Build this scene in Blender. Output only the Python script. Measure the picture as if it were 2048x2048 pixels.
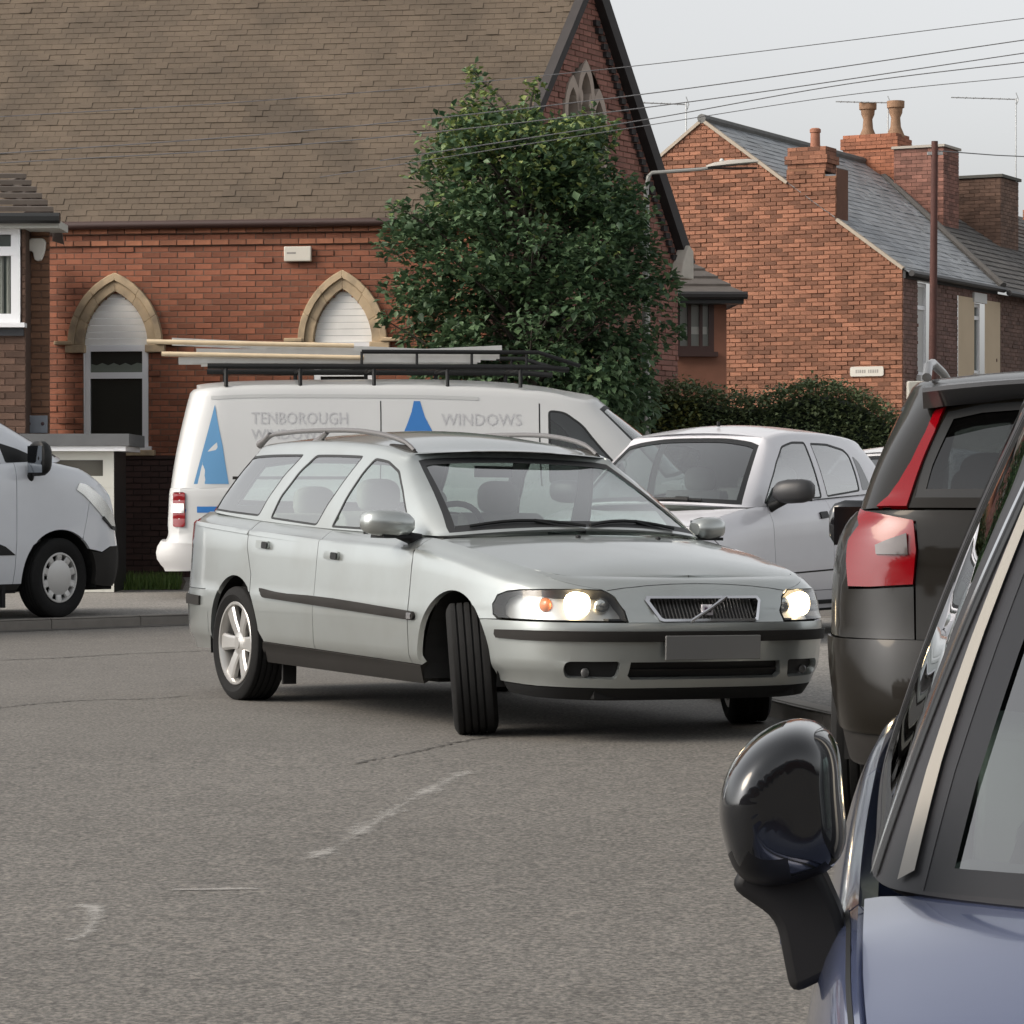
import bpy, bmesh, math, random
import numpy as np
from mathutils import Vector, Matrix
from mathutils.geometry import delaunay_2d_cdt

for _o in list(bpy.data.objects): bpy.data.objects.remove(_o, do_unlink=True)
SC = bpy.context.scene
COL = SC.collection
R = math.radians

# ------------------------------------------------------------------ camera, sky, sun, exposure
cam_data = bpy.data.cameras.new('camera'); cam = bpy.data.objects.new('camera', cam_data); COL.objects.link(cam)
cam_data.sensor_width = 36.0; cam_data.lens = 36.0 * 6000 / 2048; cam_data.clip_end = 2000; cam_data.clip_start = 0.1
cam.location = (0, 0, 1.1683); cam.rotation_euler = (math.pi / 2 - 0.00675, 0, 0)
SC.camera = cam

SUN_AZ, SUN_EL = R(250), R(34)         # compass-style: 0 = +Y (view direction), clockwise; a hazy sun stands to the left, a little behind the camera
wd = bpy.data.worlds.new('World'); SC.world = wd; wd.use_nodes = True
wn = wd.node_tree.nodes; wl = wd.node_tree.links
sky = wn.new('ShaderNodeTexSky'); sky.sky_type = 'NISHITA'; sky.sun_disc = False
sky.sun_elevation = SUN_EL; sky.sun_rotation = SUN_AZ
sky.air_density = 1.0; sky.dust_density = 4.0; sky.ozone_density = 1.0; sky.altitude = 60
hs = wn.new('ShaderNodeHueSaturation'); hs.inputs['Saturation'].default_value = 0.10; hs.inputs['Value'].default_value = 1.0
wl.new(sky.outputs[0], hs.inputs['Color'])
bg = wn['Background']; wl.new(hs.outputs[0], bg.inputs['Color']); bg.inputs['Strength'].default_value = 0.12

sun_l = bpy.data.lights.new('sun', 'SUN'); sun = bpy.data.objects.new('sun', sun_l); COL.objects.link(sun)
sun_l.energy = 0.85; sun_l.angle = R(30); sun_l.color = (1.0, 0.78, 0.54)
_d = Vector((math.sin(SUN_AZ) * math.cos(SUN_EL), math.cos(SUN_AZ) * math.cos(SUN_EL), math.sin(SUN_EL)))
sun.rotation_euler = _d.to_track_quat('Z', 'Y').to_euler()

SC.view_settings.view_transform = 'Standard'; SC.view_settings.look = 'None'
SC.view_settings.exposure = 0.92; SC.view_settings.gamma = 1.0
SC.render.engine = 'CYCLES'

# ------------------------------------------------------------------ materials
def sock(n, *names):
    for k in names:
        if k in n.inputs: return n.inputs[k]
MATS = {}
def mat(name, col, rough=0.6, metal=0.0, coat=0.0, var=0.0, vscale=6.0, bump=0.0, bscale=60.0, emit=None, estr=0.0,
        spec=None, dirt=None, dirt_amt=0.0, dirt_scale=3.0, attr=0.0, objrnd=0.0, stretch=None):
    if name in MATS: return MATS[name]
    m = bpy.data.materials.new(name); m.use_nodes = True; MATS[name] = m
    nt = m.node_tree; N = nt.nodes; L = nt.links; b = N['Principled BSDF']
    b.inputs['Roughness'].default_value = rough; b.inputs['Metallic'].default_value = metal
    if coat: b.inputs['Coat Weight'].default_value = coat; b.inputs['Coat Roughness'].default_value = 0.06
    if spec is not None: b.inputs['Specular IOR Level'].default_value = spec
    c = (*col, 1) if len(col) == 3 else col
    b.inputs['Base Color'].default_value = c
    m.diffuse_color = c
    tc = None
    def coord():
        nonlocal tc
        if tc is None:
            t = N.new('ShaderNodeTexCoord'); tc = t.outputs['Object']
            if stretch:
                mp = N.new('ShaderNodeMapping'); mp.inputs['Scale'].default_value = stretch; L.new(tc, mp.inputs['Vector']); tc = mp.outputs[0]
        return tc
    cur = None
    def value_mul(cur, fac_socket, amt):
        # colour * (1-amt .. 1+amt)
        mr = N.new('ShaderNodeMapRange'); mr.inputs['To Min'].default_value = 1 - amt; mr.inputs['To Max'].default_value = 1 + amt
        L.new(fac_socket, mr.inputs['Value'])
        h = N.new('ShaderNodeHueSaturation')
        if cur is None: h.inputs['Color'].default_value = c
        else: L.new(cur, h.inputs['Color'])
        L.new(mr.outputs[0], h.inputs['Value']); return h.outputs[0]
    if var:
        n = N.new('ShaderNodeTexNoise'); n.inputs['Scale'].default_value = vscale; n.inputs['Detail'].default_value = 6
        L.new(coord(), n.inputs['Vector']); cur = value_mul(cur, n.outputs['Fac'], var * 2)
    if attr:
        a = N.new('ShaderNodeAttribute'); a.attribute_name = 'rnd'; cur = value_mul(cur, a.outputs['Fac'], attr)
    if objrnd:
        a = N.new('ShaderNodeObjectInfo'); cur = value_mul(cur, a.outputs['Random'], objrnd)
    if dirt is not None:
        n = N.new('ShaderNodeTexNoise'); n.inputs['Scale'].default_value = dirt_scale; n.inputs['Detail'].default_value = 8
        L.new(coord(), n.inputs['Vector'])
        mr = N.new('ShaderNodeMapRange'); mr.inputs['From Min'].default_value = 0.45; mr.inputs['From Max'].default_value = 0.7
        mr.inputs['To Max'].default_value = dirt_amt; L.new(n.outputs['Fac'], mr.inputs['Value'])
        mx = N.new('ShaderNodeMix'); mx.data_type = 'RGBA'; L.new(mr.outputs[0], mx.inputs[0])
        if cur is None: mx.inputs[6].default_value = c
        else: L.new(cur, mx.inputs[6])
        mx.inputs[7].default_value = (*dirt, 1); cur = mx.outputs[2]
    if cur is not None: L.new(cur, b.inputs['Base Color'])
    if bump:
        n = N.new('ShaderNodeTexNoise'); n.inputs['Scale'].default_value = bscale; n.inputs['Detail'].default_value = 5
        L.new(coord(), n.inputs['Vector'])
        bp = N.new('ShaderNodeBump'); bp.inputs['Strength'].default_value = bump; bp.inputs['Distance'].default_value = 0.02
        L.new(n.outputs['Fac'], bp.inputs['Height']); L.new(bp.outputs[0], b.inputs['Normal'])
    if emit is not None:
        b.inputs['Emission Color'].default_value = (*emit, 1); b.inputs['Emission Strength'].default_value = estr
    return m

def glass_mat(name, tint, refl=1.0, rough=0.01, ior=1.5):
    if name in MATS: return MATS[name]
    m = bpy.data.materials.new(name); m.use_nodes = True; MATS[name] = m
    nt = m.node_tree; N = nt.nodes; L = nt.links
    for n in list(N): N.remove(n)
    out = N.new('ShaderNodeOutputMaterial'); mx = N.new('ShaderNodeMixShader')
    tr = N.new('ShaderNodeBsdfTransparent'); tr.inputs[0].default_value = (*tint, 1)
    gl = N.new('ShaderNodeBsdfGlossy'); gl.inputs['Roughness'].default_value = rough; gl.inputs[0].default_value = (1, 1, 1, 1)
    lw = N.new('ShaderNodeLayerWeight'); pw = N.new('ShaderNodeMath'); pw.operation = 'POWER'; pw.inputs[1].default_value = 4.0   # Schlick, same from both sides of the pane
    L.new(lw.outputs['Facing'], pw.inputs[0]); ma = N.new('ShaderNodeMath'); ma.operation = 'MULTIPLY_ADD'; ma.use_clamp = True; ma.inputs[1].default_value = 0.92; ma.inputs[2].default_value = 0.055 * refl
    L.new(pw.outputs[0], ma.inputs[0]); L.new(ma.outputs[0], mx.inputs[0]); L.new(tr.outputs[0], mx.inputs[1]); L.new(gl.outputs[0], mx.inputs[2])
    L.new(mx.outputs[0], out.inputs[0]); m.diffuse_color = (*tint, 0.4)
    return m

# ------------------------------------------------------------------ object helpers
def tag(o, label=None, cat=None, group=None, kind=None):
    if label: o['label'] = label
    if cat: o['category'] = cat
    if group: o['group'] = group
    if kind: o['kind'] = kind
    return o
def empty(name, loc=(0, 0, 0), rz=0.0, **k):
    o = bpy.data.objects.new(name, None); COL.objects.link(o); o.location = loc; o.rotation_euler = (0, 0, rz)
    o.empty_display_size = 0.2
    return tag(o, **k)
def mesh_obj(name, V, F, m, parent=None, smooth=True, angle=35, rnd=None, link=True):
    me = bpy.data.meshes.new(name)
    me.from_pydata([tuple(map(float, v)) for v in V], [], [tuple(map(int, f)) for f in F]); me.validate(verbose=False); me.update()
    if isinstance(m, (list, tuple)):
        for q in m: me.materials.append(q)
    elif m: me.materials.append(m)
    if smooth:
        me.polygons.foreach_set('use_smooth', [True] * len(me.polygons))
        if angle: me.set_sharp_from_angle(angle=R(angle))
    if rnd is not None:
        a = me.attributes.new('rnd', 'FLOAT', 'FACE'); a.data.foreach_set('value', np.asarray(rnd, dtype=np.float32))
    o = bpy.data.objects.new(name, me)
    if link: COL.objects.link(o)
    if parent: o.parent = parent
    return o
class MB:
    """collects verts and faces"""
    def __init__(s): s.V = []; s.F = []; s.r = []
    def add(s, V, F, r=0.5):
        b = len(s.V); s.V += [tuple(v) for v in V]; s.F += [tuple(i + b for i in f) for f in F]; s.r += [r] * len(F); return s
    def box(s, lo, hi, M=None, r=0.5):
        x0, y0, z0 = lo; x1, y1, z1 = hi
        V = [(x0, y0, z0), (x1, y0, z0), (x1, y1, z0), (x0, y1, z0), (x0, y0, z1), (x1, y0, z1), (x1, y1, z1), (x0, y1, z1)]
        if M is not None: V = [tuple(M @ Vector(v)) for v in V]
        return s.add(V, [(0, 3, 2, 1), (4, 5, 6, 7), (0, 1, 5, 4), (1, 2, 6, 5), (2, 3, 7, 6), (3, 0, 4, 7)], r)
    def tube(s, pts, rad, n=8, cap=True):
        pts = [Vector(p) for p in pts]; rings = []; k = len(pts)
        rs = rad if isinstance(rad, (list, tuple)) else [rad] * k
        ref = Vector((0.13, 0.27, 0.95))
        V = []; F = []
        for i, p in enumerate(pts):
            t = (pts[min(i + 1, k - 1)] - pts[max(i - 1, 0)]).normalized()
            a = t.cross(ref)
            if a.length < 1e-3: a = t.cross(Vector((1, 0, 0)))
            a.normalize(); b = t.cross(a)
            for j in range(n):
                q = 2 * math.pi * j / n; V.append(p + (a * math.cos(q) + b * math.sin(q)) * rs[i])
        for i in range(k - 1):
            for j in range(n):
                F.append((i * n + j, i * n + (j + 1) % n, (i + 1) * n + (j + 1) % n, (i + 1) * n + j))
        if cap: F += [tuple(range(n - 1, -1, -1)), tuple((k - 1) * n + j for j in range(n))]
        return s.add(V, F)
    def prism(s, poly, fn, d0, d1, r=0.5):
        """poly: 2-D ccw outline; fn(a,b,d)->3-D"""
        n = len(poly); V = [fn(a, b, d0) for a, b in poly] + [fn(a, b, d1) for a, b in poly]
        F = [tuple(range(n - 1, -1, -1)), tuple(range(n, 2 * n))] + [(i, (i + 1) % n, n + (i + 1) % n, n + i) for i in range(n)]
        return s.add(V, F, r)
    def ring(s, outer, inner, fn, d0, d1):
        n = len(outer); V = [fn(a, b, d0) for a, b in outer] + [fn(a, b, d0) for a, b in inner] + [fn(a, b, d1) for a, b in outer] + [fn(a, b, d1) for a, b in inner]
        F = []
        for i in range(n):
            j = (i + 1) % n
            F += [(i, n + i, n + j, j), (2 * n + i, 2 * n + j, 3 * n + j, 3 * n + i), (i, j, 2 * n + j, 2 * n + i), (n + i, 3 * n + i, 3 * n + j, n + j)]
        return s.add(V, F)
    def lathe(s, prof, n=32, axis='y'):
        """prof: (radius, axial) list; lathe about the given axis"""
        V = []; F = []; k = len(prof)
        for j in range(n):
            q = 2 * math.pi * j / n; c_, s_ = math.cos(q), math.sin(q)
            for r_, a in prof:
                V.append((r_ * c_, a, r_ * s_) if axis == 'y' else (r_ * c_, r_ * s_, a))
        for j in range(n):
            for i in range(k - 1):
                a, b = j * k + i, ((j + 1) % n) * k + i
                F.append((a, a + 1, b + 1, b))
        return s.add(V, F)
    def build(s, name, m, parent=None, smooth=False, angle=35, rnd=False, fix=True):
        o = mesh_obj(name, s.V, s.F, m, parent, smooth, angle, s.r if rnd else None)
        if fix:
            bm = bmesh.new(); bm.from_mesh(o.data); bmesh.ops.recalc_face_normals(bm, faces=bm.faces); bm.to_mesh(o.data); bm.free()
        return o
def bevel(o, w=0.01, seg=2):
    md = o.modifiers.new('bevel', 'BEVEL'); md.width = w; md.segments = seg; md.limit_method = 'ANGLE'; md.angle_limit = R(40)
    return o

# ------------------------------------------------------------------ smooth body surfaces (dense grids) and panels cut out of them
def catmull(P, n, ghost0=None, ghost1=None, arclen=True, uniform=False):
    P = np.asarray(P, float)
    g0 = np.asarray(ghost0, float) if ghost0 is not None else 2 * P[0] - P[1]
    g1 = np.asarray(ghost1, float) if ghost1 is not None else 2 * P[-1] - P[-2]
    Q = np.vstack([g0, P, g1]); k = len(P)
    d = np.maximum(np.linalg.norm(np.diff(Q[:, :2] if Q.shape[1] > 2 and arclen == 'xy' else Q, axis=0), axis=1), 1e-6) ** 0.5
    if uniform: d = np.ones(len(d))
    T = np.concatenate([[0], np.cumsum(d)])
    out = []; m = 24
    for i in range(k - 1):
        t0, t1, t2, t3 = T[i:i + 4]; t = np.linspace(t1, t2, m, endpoint=False)[:, None] if i < k - 2 else np.linspace(t1, t2, m)[:, None]
        p0, p1, p2, p3 = Q[i:i + 4]
        A1 = (t1 - t) / (t1 - t0) * p0 + (t - t0) / (t1 - t0) * p1; A2 = (t2 - t) / (t2 - t1) * p1 + (t - t1) / (t2 - t1) * p2
        A3 = (t3 - t) / (t3 - t2) * p2 + (t - t2) / (t3 - t2) * p3
        B1 = (t2 - t) / (t2 - t0) * A1 + (t - t0) / (t2 - t0) * A2; B2 = (t3 - t) / (t3 - t1) * A2 + (t - t1) / (t3 - t1) * A3
        out.append((t2 - t) / (t2 - t1) * B1 + (t - t1) / (t2 - t1) * B2)
    S = np.vstack(out)
    if n is None: return S
    if arclen:
        L = np.concatenate([[0], np.cumsum(np.linalg.norm(np.diff(S, axis=0), axis=1))])
        q = np.linspace(0, L[-1], n); return np.stack([np.interp(q, L, S[:, c]) for c in range(S.shape[1])], 1)
    i = np.linspace(0, len(S) - 1, n); return np.stack([np.interp(i, np.arange(len(S)), S[:, c]) for c in range(S.shape[1])], 1)

class Patch:
    def __init__(s, G): s.G = np.asarray(G, float); s.nu, s.nv = s.G.shape[:2]
    def ev(s, u, v):
        u = np.clip(np.asarray(u, float), 0, s.nu - 1); v = np.clip(np.asarray(v, float), 0, s.nv - 1)
        i = np.minimum(u.astype(int), s.nu - 2); j = np.minimum(v.astype(int), s.nv - 2); a = (u - i)[..., None]; b = (v - j)[..., None]; G = s.G
        return G[i, j] * (1 - a) * (1 - b) + G[i + 1, j] * a * (1 - b) + G[i, j + 1] * (1 - a) * b + G[i + 1, j + 1] * a * b
    def nrm(s, u, v):
        e = 0.6; du = s.ev(np.asarray(u) + e, v) - s.ev(np.asarray(u) - e, v); dv = s.ev(u, np.asarray(v) + e) - s.ev(u, np.asarray(v) - e)
        n = np.cross(dv, du); l = np.linalg.norm(n, axis=-1, keepdims=True); return n / np.maximum(l, 1e-12)
    def inv(s, ax, t, ur=None):
        """(u,v) where coordinates ax of the surface equal t; ur limits the search to u0..u1"""
        G = s.G; u0, u1 = (0, s.nu - 1) if ur is None else ur
        u0, u1 = int(max(0, u0)), int(min(s.nu - 1, u1))
        D = (G[u0:u1 + 1, :, ax[0]] - t[0]) ** 2 + (G[u0:u1 + 1, :, ax[1]] - t[1]) ** 2
        k = np.unravel_index(np.argmin(D), D.shape); uv = np.array([k[0] + u0, k[1]], float); t = np.asarray(t, float)
        for _ in range(8):
            p = s.ev(*uv)[list(ax)]; e = 0.4
            J = np.stack([(s.ev(uv[0] + e, uv[1]) - s.ev(uv[0] - e, uv[1]))[list(ax)], (s.ev(uv[0], uv[1] + e) - s.ev(uv[0], uv[1] - e))[list(ax)]], 1) / (2 * e)
            st = np.linalg.lstsq(J.T @ J + 1e-9 * np.eye(2), J.T @ (t - p), rcond=None)[0]
            uv = uv + np.clip(st, -3, 3); uv[0] = min(max(uv[0], u0), u1); uv[1] = min(max(uv[1], 0), s.nv - 1)
        return tuple(uv)

def _inside(pts, poly):
    x, y = pts[:, 0], pts[:, 1]; r = np.zeros(len(pts), bool); n = len(poly)
    for i in range(n):
        x0, y0 = poly[i]; x1, y1 = poly[(i + 1) % n]
        if y0 == y1: continue
        c = ((y0 > y) != (y1 > y)) & (x < (x1 - x0) * (y - y0) / (y1 - y0) + x0); r ^= c
    return r
def _subdiv(poly, step=1.0):
    out = []
    for i in range(len(poly)):
        a = np.asarray(poly[i], float); b = np.asarray(poly[(i + 1) % len(poly)], float)
        k = max(1, int(math.ceil(np.linalg.norm(b - a) / step)))
        for j in range(k): out.append(a + (b - a) * j / k)
    return np.array(out)
def _dist_edge(pts, loop):
    best = np.full(len(pts), 1e9)
    for i in range(len(loop)):
        a = loop[i]; b = loop[(i + 1) % len(loop)]; ab = b - a; l2 = (ab ** 2).sum()
        if l2 < 1e-14: continue
        t = np.clip(((pts - a) @ ab) / l2, 0, 1)[:, None]; best = np.minimum(best, np.linalg.norm(pts - (a + t * ab), axis=1))
    return best
def tri_uv(poly, holes, su, sv):
    """triangulate a (u,v) polygon with holes; interior grid spacing su,sv"""
    sc = np.array([1 / su, 1 / sv]); P = _subdiv(np.asarray(poly) * sc); H = [_subdiv(np.asarray(h) * sc) for h in holes]
    lo = np.floor(P.min(0)); hi = np.ceil(P.max(0))
    g = np.stack(np.meshgrid(np.arange(lo[0], hi[0] + 1), np.arange(lo[1], hi[1] + 1)), -1).reshape(-1, 2)
    k = _inside(g, P)
    for h in H: k &= ~_inside(g, h)
    g = g[k]
    for l in [P] + H:
        if len(g): g = g[_dist_edge(g, l) > 0.35]
    pts = [P] + H; E = []; b = 0
    for l in pts:
        n = len(l); E += [(b + i, b + (i + 1) % n) for i in range(n)]; b += n
    A = np.vstack(pts + [g]) if len(g) else np.vstack(pts)
    vv, _, ff, *_ = delaunay_2d_cdt([Vector(p) for p in A], E, [], 0, 1e-6)
    V = np.array([tuple(v) for v in vv]); F = np.array([f for f in ff if len(f) == 3])
    c = V[F].mean(1); k = _inside(c, P)
    for h in H: k &= ~_inside(c, h)
    F = F[k]; a = V[F]; ar = (a[:, 1, 0] - a[:, 0, 0]) * (a[:, 2, 1] - a[:, 0, 1]) - (a[:, 2, 0] - a[:, 0, 0]) * (a[:, 1, 1] - a[:, 0, 1])
    F[ar < 0] = F[ar < 0][:, ::-1]; F = F[np.abs(ar) > 1e-7]
    return V / sc, F
def panel(name, patch, poly, m, parent, holes=(), off=0.0, th=0.02, su=5.0, sv=3.0, mirror='join', flip=1, angle=40, crown=0.0, post=None):
    """a piece of the body skin: outer face, inner face and rim. mirror: None, 'join' (both halves one mesh) or 'two' (second object on the other side)"""
    UV, F = tri_uv(poly, holes, su, sv)
    P = patch.ev(UV[:, 0], UV[:, 1]); N = patch.nrm(UV[:, 0], UV[:, 1]) * flip
    if flip > 0: F = F[:, ::-1]
    # boundary
    cnt = {}
    for f in F:
        for i in range(3):
            a, b = int(f[i]), int(f[(i + 1) % 3]); cnt[(a, b)] = 1
    bd = [(a, b) for (a, b) in cnt if (b, a) not in cnt]
    o_ = off
    if crown:
        sc = np.array([1 / su, 1 / sv]); bl = np.array(sorted({a for e in bd for a in e})); d = np.linalg.norm((UV[:, None] - UV[bl][None]) * sc, axis=2).min(1)
        o_ = off + crown * np.clip(d / 2.0, 0, 1)[:, None] ** 0.7
    V = P + N * o_; F = [tuple(f) for f in F]
    if th:
        n = len(V); V = np.vstack([V, P + N * (off - th)]); F2 = [tuple(n + i for i in f[::-1]) for f in F]
        rim = [(b, a, n + a, n + b) for a, b in bd if not (abs(P[a][1]) < 2e-4 and abs(P[b][1]) < 2e-4)]
        F = F + F2 + rim
    V = np.array(V)
    if post is not None: V = post(V)
    def mk(V, F, nm): 
        return mesh_obj(nm, V, F, m, parent, True, angle)
    if mirror is None: return mk(V, F, name)
    W = V * np.array([1, -1, 1]); FW = [f[::-1] for f in F]
    if mirror == 'two': return mk(V, F, name), mk(W, FW, name)
    n = len(V); o = mk(np.vstack([V, W]), F + [tuple(i + n for i in f) for f in FW], name)
    bm = bmesh.new(); bm.from_mesh(o.data); bmesh.ops.remove_doubles(bm, verts=[v for v in bm.verts if abs(v.co.y) < 3e-4], dist=4e-4); bm.to_mesh(o.data); bm.free()
    o.data.set_sharp_from_angle(angle=R(angle))
    return o

def prof(ctrl, nv):
    """ctrl rows (a, b, d): height z = a + b*T, inset d"""
    return catmull(np.asarray(ctrl, float), nv, arclen=False, uniform=True)
def body_wrap(outline, Tf, pf, ps, pr, nu=280, nv=64):
    o = np.asarray(outline, float); O = catmull(o, nu, (o[1][0], -o[1][1]), (o[-2][0], -o[-2][1]))
    t = np.gradient(O, axis=0); t /= np.linalg.norm(t, axis=1, keepdims=True); n = np.stack([t[:, 1], -t[:, 0]], 1)
    n[0] = (1, 0); n[-1] = (-1, 0); O[0, 1] = 0; O[-1, 1] = 0
    A, B, C = prof(pf, nv), prof(ps, nv), prof(pr, nv)
    wf = np.clip(n[:, 0], 0, 1) ** 2; wr = np.clip(-n[:, 0], 0, 1) ** 2; ws = 1 - wf - wr
    Q = wf[:, None, None] * A + ws[:, None, None] * B + wr[:, None, None] * C
    T = np.interp(O[:, 0], *zip(*sorted(Tf))) if not callable(Tf) else Tf(O)
    z = Q[..., 0] + Q[..., 1] * T[:, None]; d = Q[..., 2]
    x = O[:, None, 0] - n[:, None, 0] * d; y = -(O[:, None, 1] - n[:, None, 1] * d)
    y[0] = 0; y[-1] = 0
    return Patch(np.stack([x, np.minimum(y, 0), z], -1))
def top_patch(edge, zc, nt=40, pw=2.2, xbow=0.0):
    """surface spanning from an edge curve (right side) to the centre line; zc(x) gives the centre height"""
    E = np.asarray(edge); t = np.linspace(0, 1, nt)
    xs, zs = zip(*sorted(zc)); S = catmull(np.array(list(zip(xs, zs))), 400); 
    zcen = np.interp(E[:, 0], S[:, 0], S[:, 1])
    k = 1 - np.abs(1 - t) ** pw
    x = E[:, None, 0] + xbow * k[None]; y = E[:, None, 1] * (1 - t)[None]; z = E[:, None, 2] + (zcen - E[:, 2])[:, None] * k[None]
    return Patch(np.stack([x, y, z], -1))
def greenhouse(B, T, nu=260, nv=48, bow=0.02, roll=0.05, tr=0.9):
    B = np.asarray(B, float); T = np.asarray(T, float)
    m = np.array([1, -1, 1]); gb0, gb1 = B[1] * m, B[-2] * m; gt0, gt1 = T[1] * m, T[-2] * m
    b = catmull(np.hstack([B, T]), nu, np.concatenate([gb0, gt0]), np.concatenate([gb1, gt1])); Bs, Ts = b[:, :3], b[:, 3:]
    t = np.gradient((Bs + Ts)[:, :2], axis=0); t /= np.linalg.norm(t, axis=1, keepdims=True) + 1e-9; n = np.stack([t[:, 1], -t[:, 0]], 1); n[0] = (1, 0); n[-1] = (-1, 0)
    tau = np.linspace(0, 1, nv); a = np.minimum(tau / tr, 1); ph = np.clip((tau - tr) / (1 - tr), 0, 1) * math.pi / 2 * 0.85
    P = Bs[:, None] * (1 - a)[None, :, None] + Ts[:, None] * a[None, :, None]
    out = bow * 4 * a * (1 - a); ins = roll * (1 - np.cos(ph)); up = roll * np.sin(ph) * (ph > 0)
    P[..., 0] += n[:, None, 0] * (out - ins)[None]; P[..., 1] += n[:, None, 1] * (out - ins)[None]; P[..., 2] += up[None] * 0.6
    P[0, :, 1] = 0; P[-1, :, 1] = 0; P[..., 1] = -np.maximum(P[..., 1], 0)
    return Patch(P)
def arc(cx, cz, r, a0, a1, n=26, rz=None):
    rz = rz or r
    return [(cx + r * math.cos(R(a0 + (a1 - a0) * i / (n - 1))), cz + rz * math.sin(R(a0 + (a1 - a0) * i / (n - 1)))) for i in range(n)]
def round_poly(P, r, k=4):
    """round the corners of a 2-D polygon"""
    P = [np.asarray(p, float) for p in P]; out = []
    for i in range(len(P)):
        a, b, c = P[i - 1], P[i], P[(i + 1) % len(P)]
        r_ = r[i] if isinstance(r, (list, tuple)) else r
        d1 = min(r_, np.linalg.norm(a - b) * 0.45); d2 = min(r_, np.linalg.norm(c - b) * 0.45)
        p = b + (a - b) / np.linalg.norm(a - b) * d1; q = b + (c - b) / np.linalg.norm(c - b) * d2
        for j in range(k + 1):
            t = j / k; out.append(tuple((1 - t) ** 2 * p + 2 * t * (1 - t) * b + t * t * q))
    return out
def inset_poly(P, d):
    """move the outline inwards by d (positive shrinks), polygon in metres, either winding"""
    P = np.asarray(P, float); n = len(P); ar = 0.5 * np.sum(P[:, 0] * np.roll(P[:, 1], -1) - np.roll(P[:, 0], -1) * P[:, 1]); sgn = 1 if ar > 0 else -1
    out = []
    for i in range(n):
        a, b, c = P[i - 1], P[i], P[(i + 1) % n]; e1 = b - a; e2 = c - b
        n1 = np.array([-e1[1], e1[0]]) / (np.linalg.norm(e1) + 1e-9) * sgn; n2 = np.array([-e2[1], e2[0]]) / (np.linalg.norm(e2) + 1e-9) * sgn
        m = n1 + n2; l = np.linalg.norm(m); m = m / l if l > 1e-6 else n1; out.append(tuple(b + m * d / max(0.5, m @ n1)))
    return out

# ------------------------------------------------------------------ ground
CAMZ, FPX, HOR = 1.1683, 6000.0, 983.5
def ground_z(y):
    t = min(1, max(0, (14.2 - y) / 10.5)); return -.25 * t * t * (3 - 2 * t)
def at(px, py, Y): return Vector(((px - 1024) / FPX * Y, Y, CAMZ + (HOR - py) / FPX * Y))   # a point of the place that is Y metres ahead

def asphalt(name, base, warm):
    m = bpy.data.materials.new(name); m.use_nodes = True; nt = m.node_tree; N = nt.nodes; L = nt.links; b = N['Principled BSDF']
    b.inputs['Roughness'].default_value = .85; b.inputs['Specular IOR Level'].default_value = .3
    tc = N.new('ShaderNodeTexCoord'); co = tc.outputs['Object']
    n1 = N.new('ShaderNodeTexNoise'); n1.inputs['Scale'].default_value = 55; n1.inputs['Detail'].default_value = 4; n1.inputs['Roughness'].default_value = .7
    v = N.new('ShaderNodeTexVoronoi'); v.inputs['Scale'].default_value = 60
    n2 = N.new('ShaderNodeTexNoise'); n2.inputs['Scale'].default_value = .55; n2.inputs['Detail'].default_value = 6
    n3 = N.new('ShaderNodeTexNoise'); n3.inputs['Scale'].default_value = 7; n3.inputs['Detail'].default_value = 6
    for n in (n1, v, n2, n3): L.new(co, n.inputs['Vector'])
    r = N.new('ShaderNodeValToRGB'); e = r.color_ramp.elements; e[0].position = .37; e[0].color = (*[c * .56 for c in base], 1); e[1].position = .65; e[1].color = (*[c * 1.5 for c in warm], 1)
    k = r.color_ramp.elements.new(.5); k.color = (*base, 1); L.new(n1.outputs['Fac'], r.inputs[0])
    # stones of the aggregate vary one by one
    hs = N.new('ShaderNodeHueSaturation'); L.new(r.outputs[0], hs.inputs['Color'])
    mr = N.new('ShaderNodeMapRange'); mr.inputs['To Min'].default_value = .84; mr.inputs['To Max'].default_value = 1.16
    sx = N.new('ShaderNodeSeparateColor'); L.new(v.outputs['Color'], sx.inputs[0]); L.new(sx.outputs[0], mr.inputs['Value']); L.new(mr.outputs[0], hs.inputs['Value'])
    h2 = N.new('ShaderNodeHueSaturation'); L.new(hs.outputs[0], h2.inputs['Color'])
    ad = N.new('ShaderNodeMath'); ad.operation = 'ADD'; L.new(n2.outputs['Fac'], ad.inputs[0]); L.new(n3.outputs['Fac'], ad.inputs[1])
    m2 = N.new('ShaderNodeMapRange'); m2.inputs['From Min'].default_value = .7; m2.inputs['From Max'].default_value = 1.3; m2.inputs['To Min'].default_value = .86; m2.inputs['To Max'].default_value = 1.12
    L.new(ad.outputs[0], m2.inputs['Value']); L.new(m2.outputs[0], h2.inputs['Value']); L.new(h2.outputs[0], b.inputs['Base Color'])
    bp = N.new('ShaderNodeBump'); bp.inputs['Strength'].default_value = .35; bp.inputs['Distance'].default_value = .008
    L.new(n1.outputs['Fac'], bp.inputs['Height']); L.new(bp.outputs[0], b.inputs['Normal']); MATS[name] = m
    return m
M_ROAD = asphalt('asphalt', (.134, .128, .119), (.146, .135, .119)); M_PAVE = asphalt('pavement_asphalt', (.20, .192, .18), (.212, .20, .18))
def grid_sheet(name, xs, ys, zf, m):
    V = [(x, y, zf(x, y)) for y in ys for x in xs]; n = len(xs); F = [(j * n + i, j * n + i + 1, (j + 1) * n + i + 1, (j + 1) * n + i) for j in range(len(ys) - 1) for i in range(n - 1)]
    return tag(mesh_obj(name, V, F, m, None, True, None), kind='structure')
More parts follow.
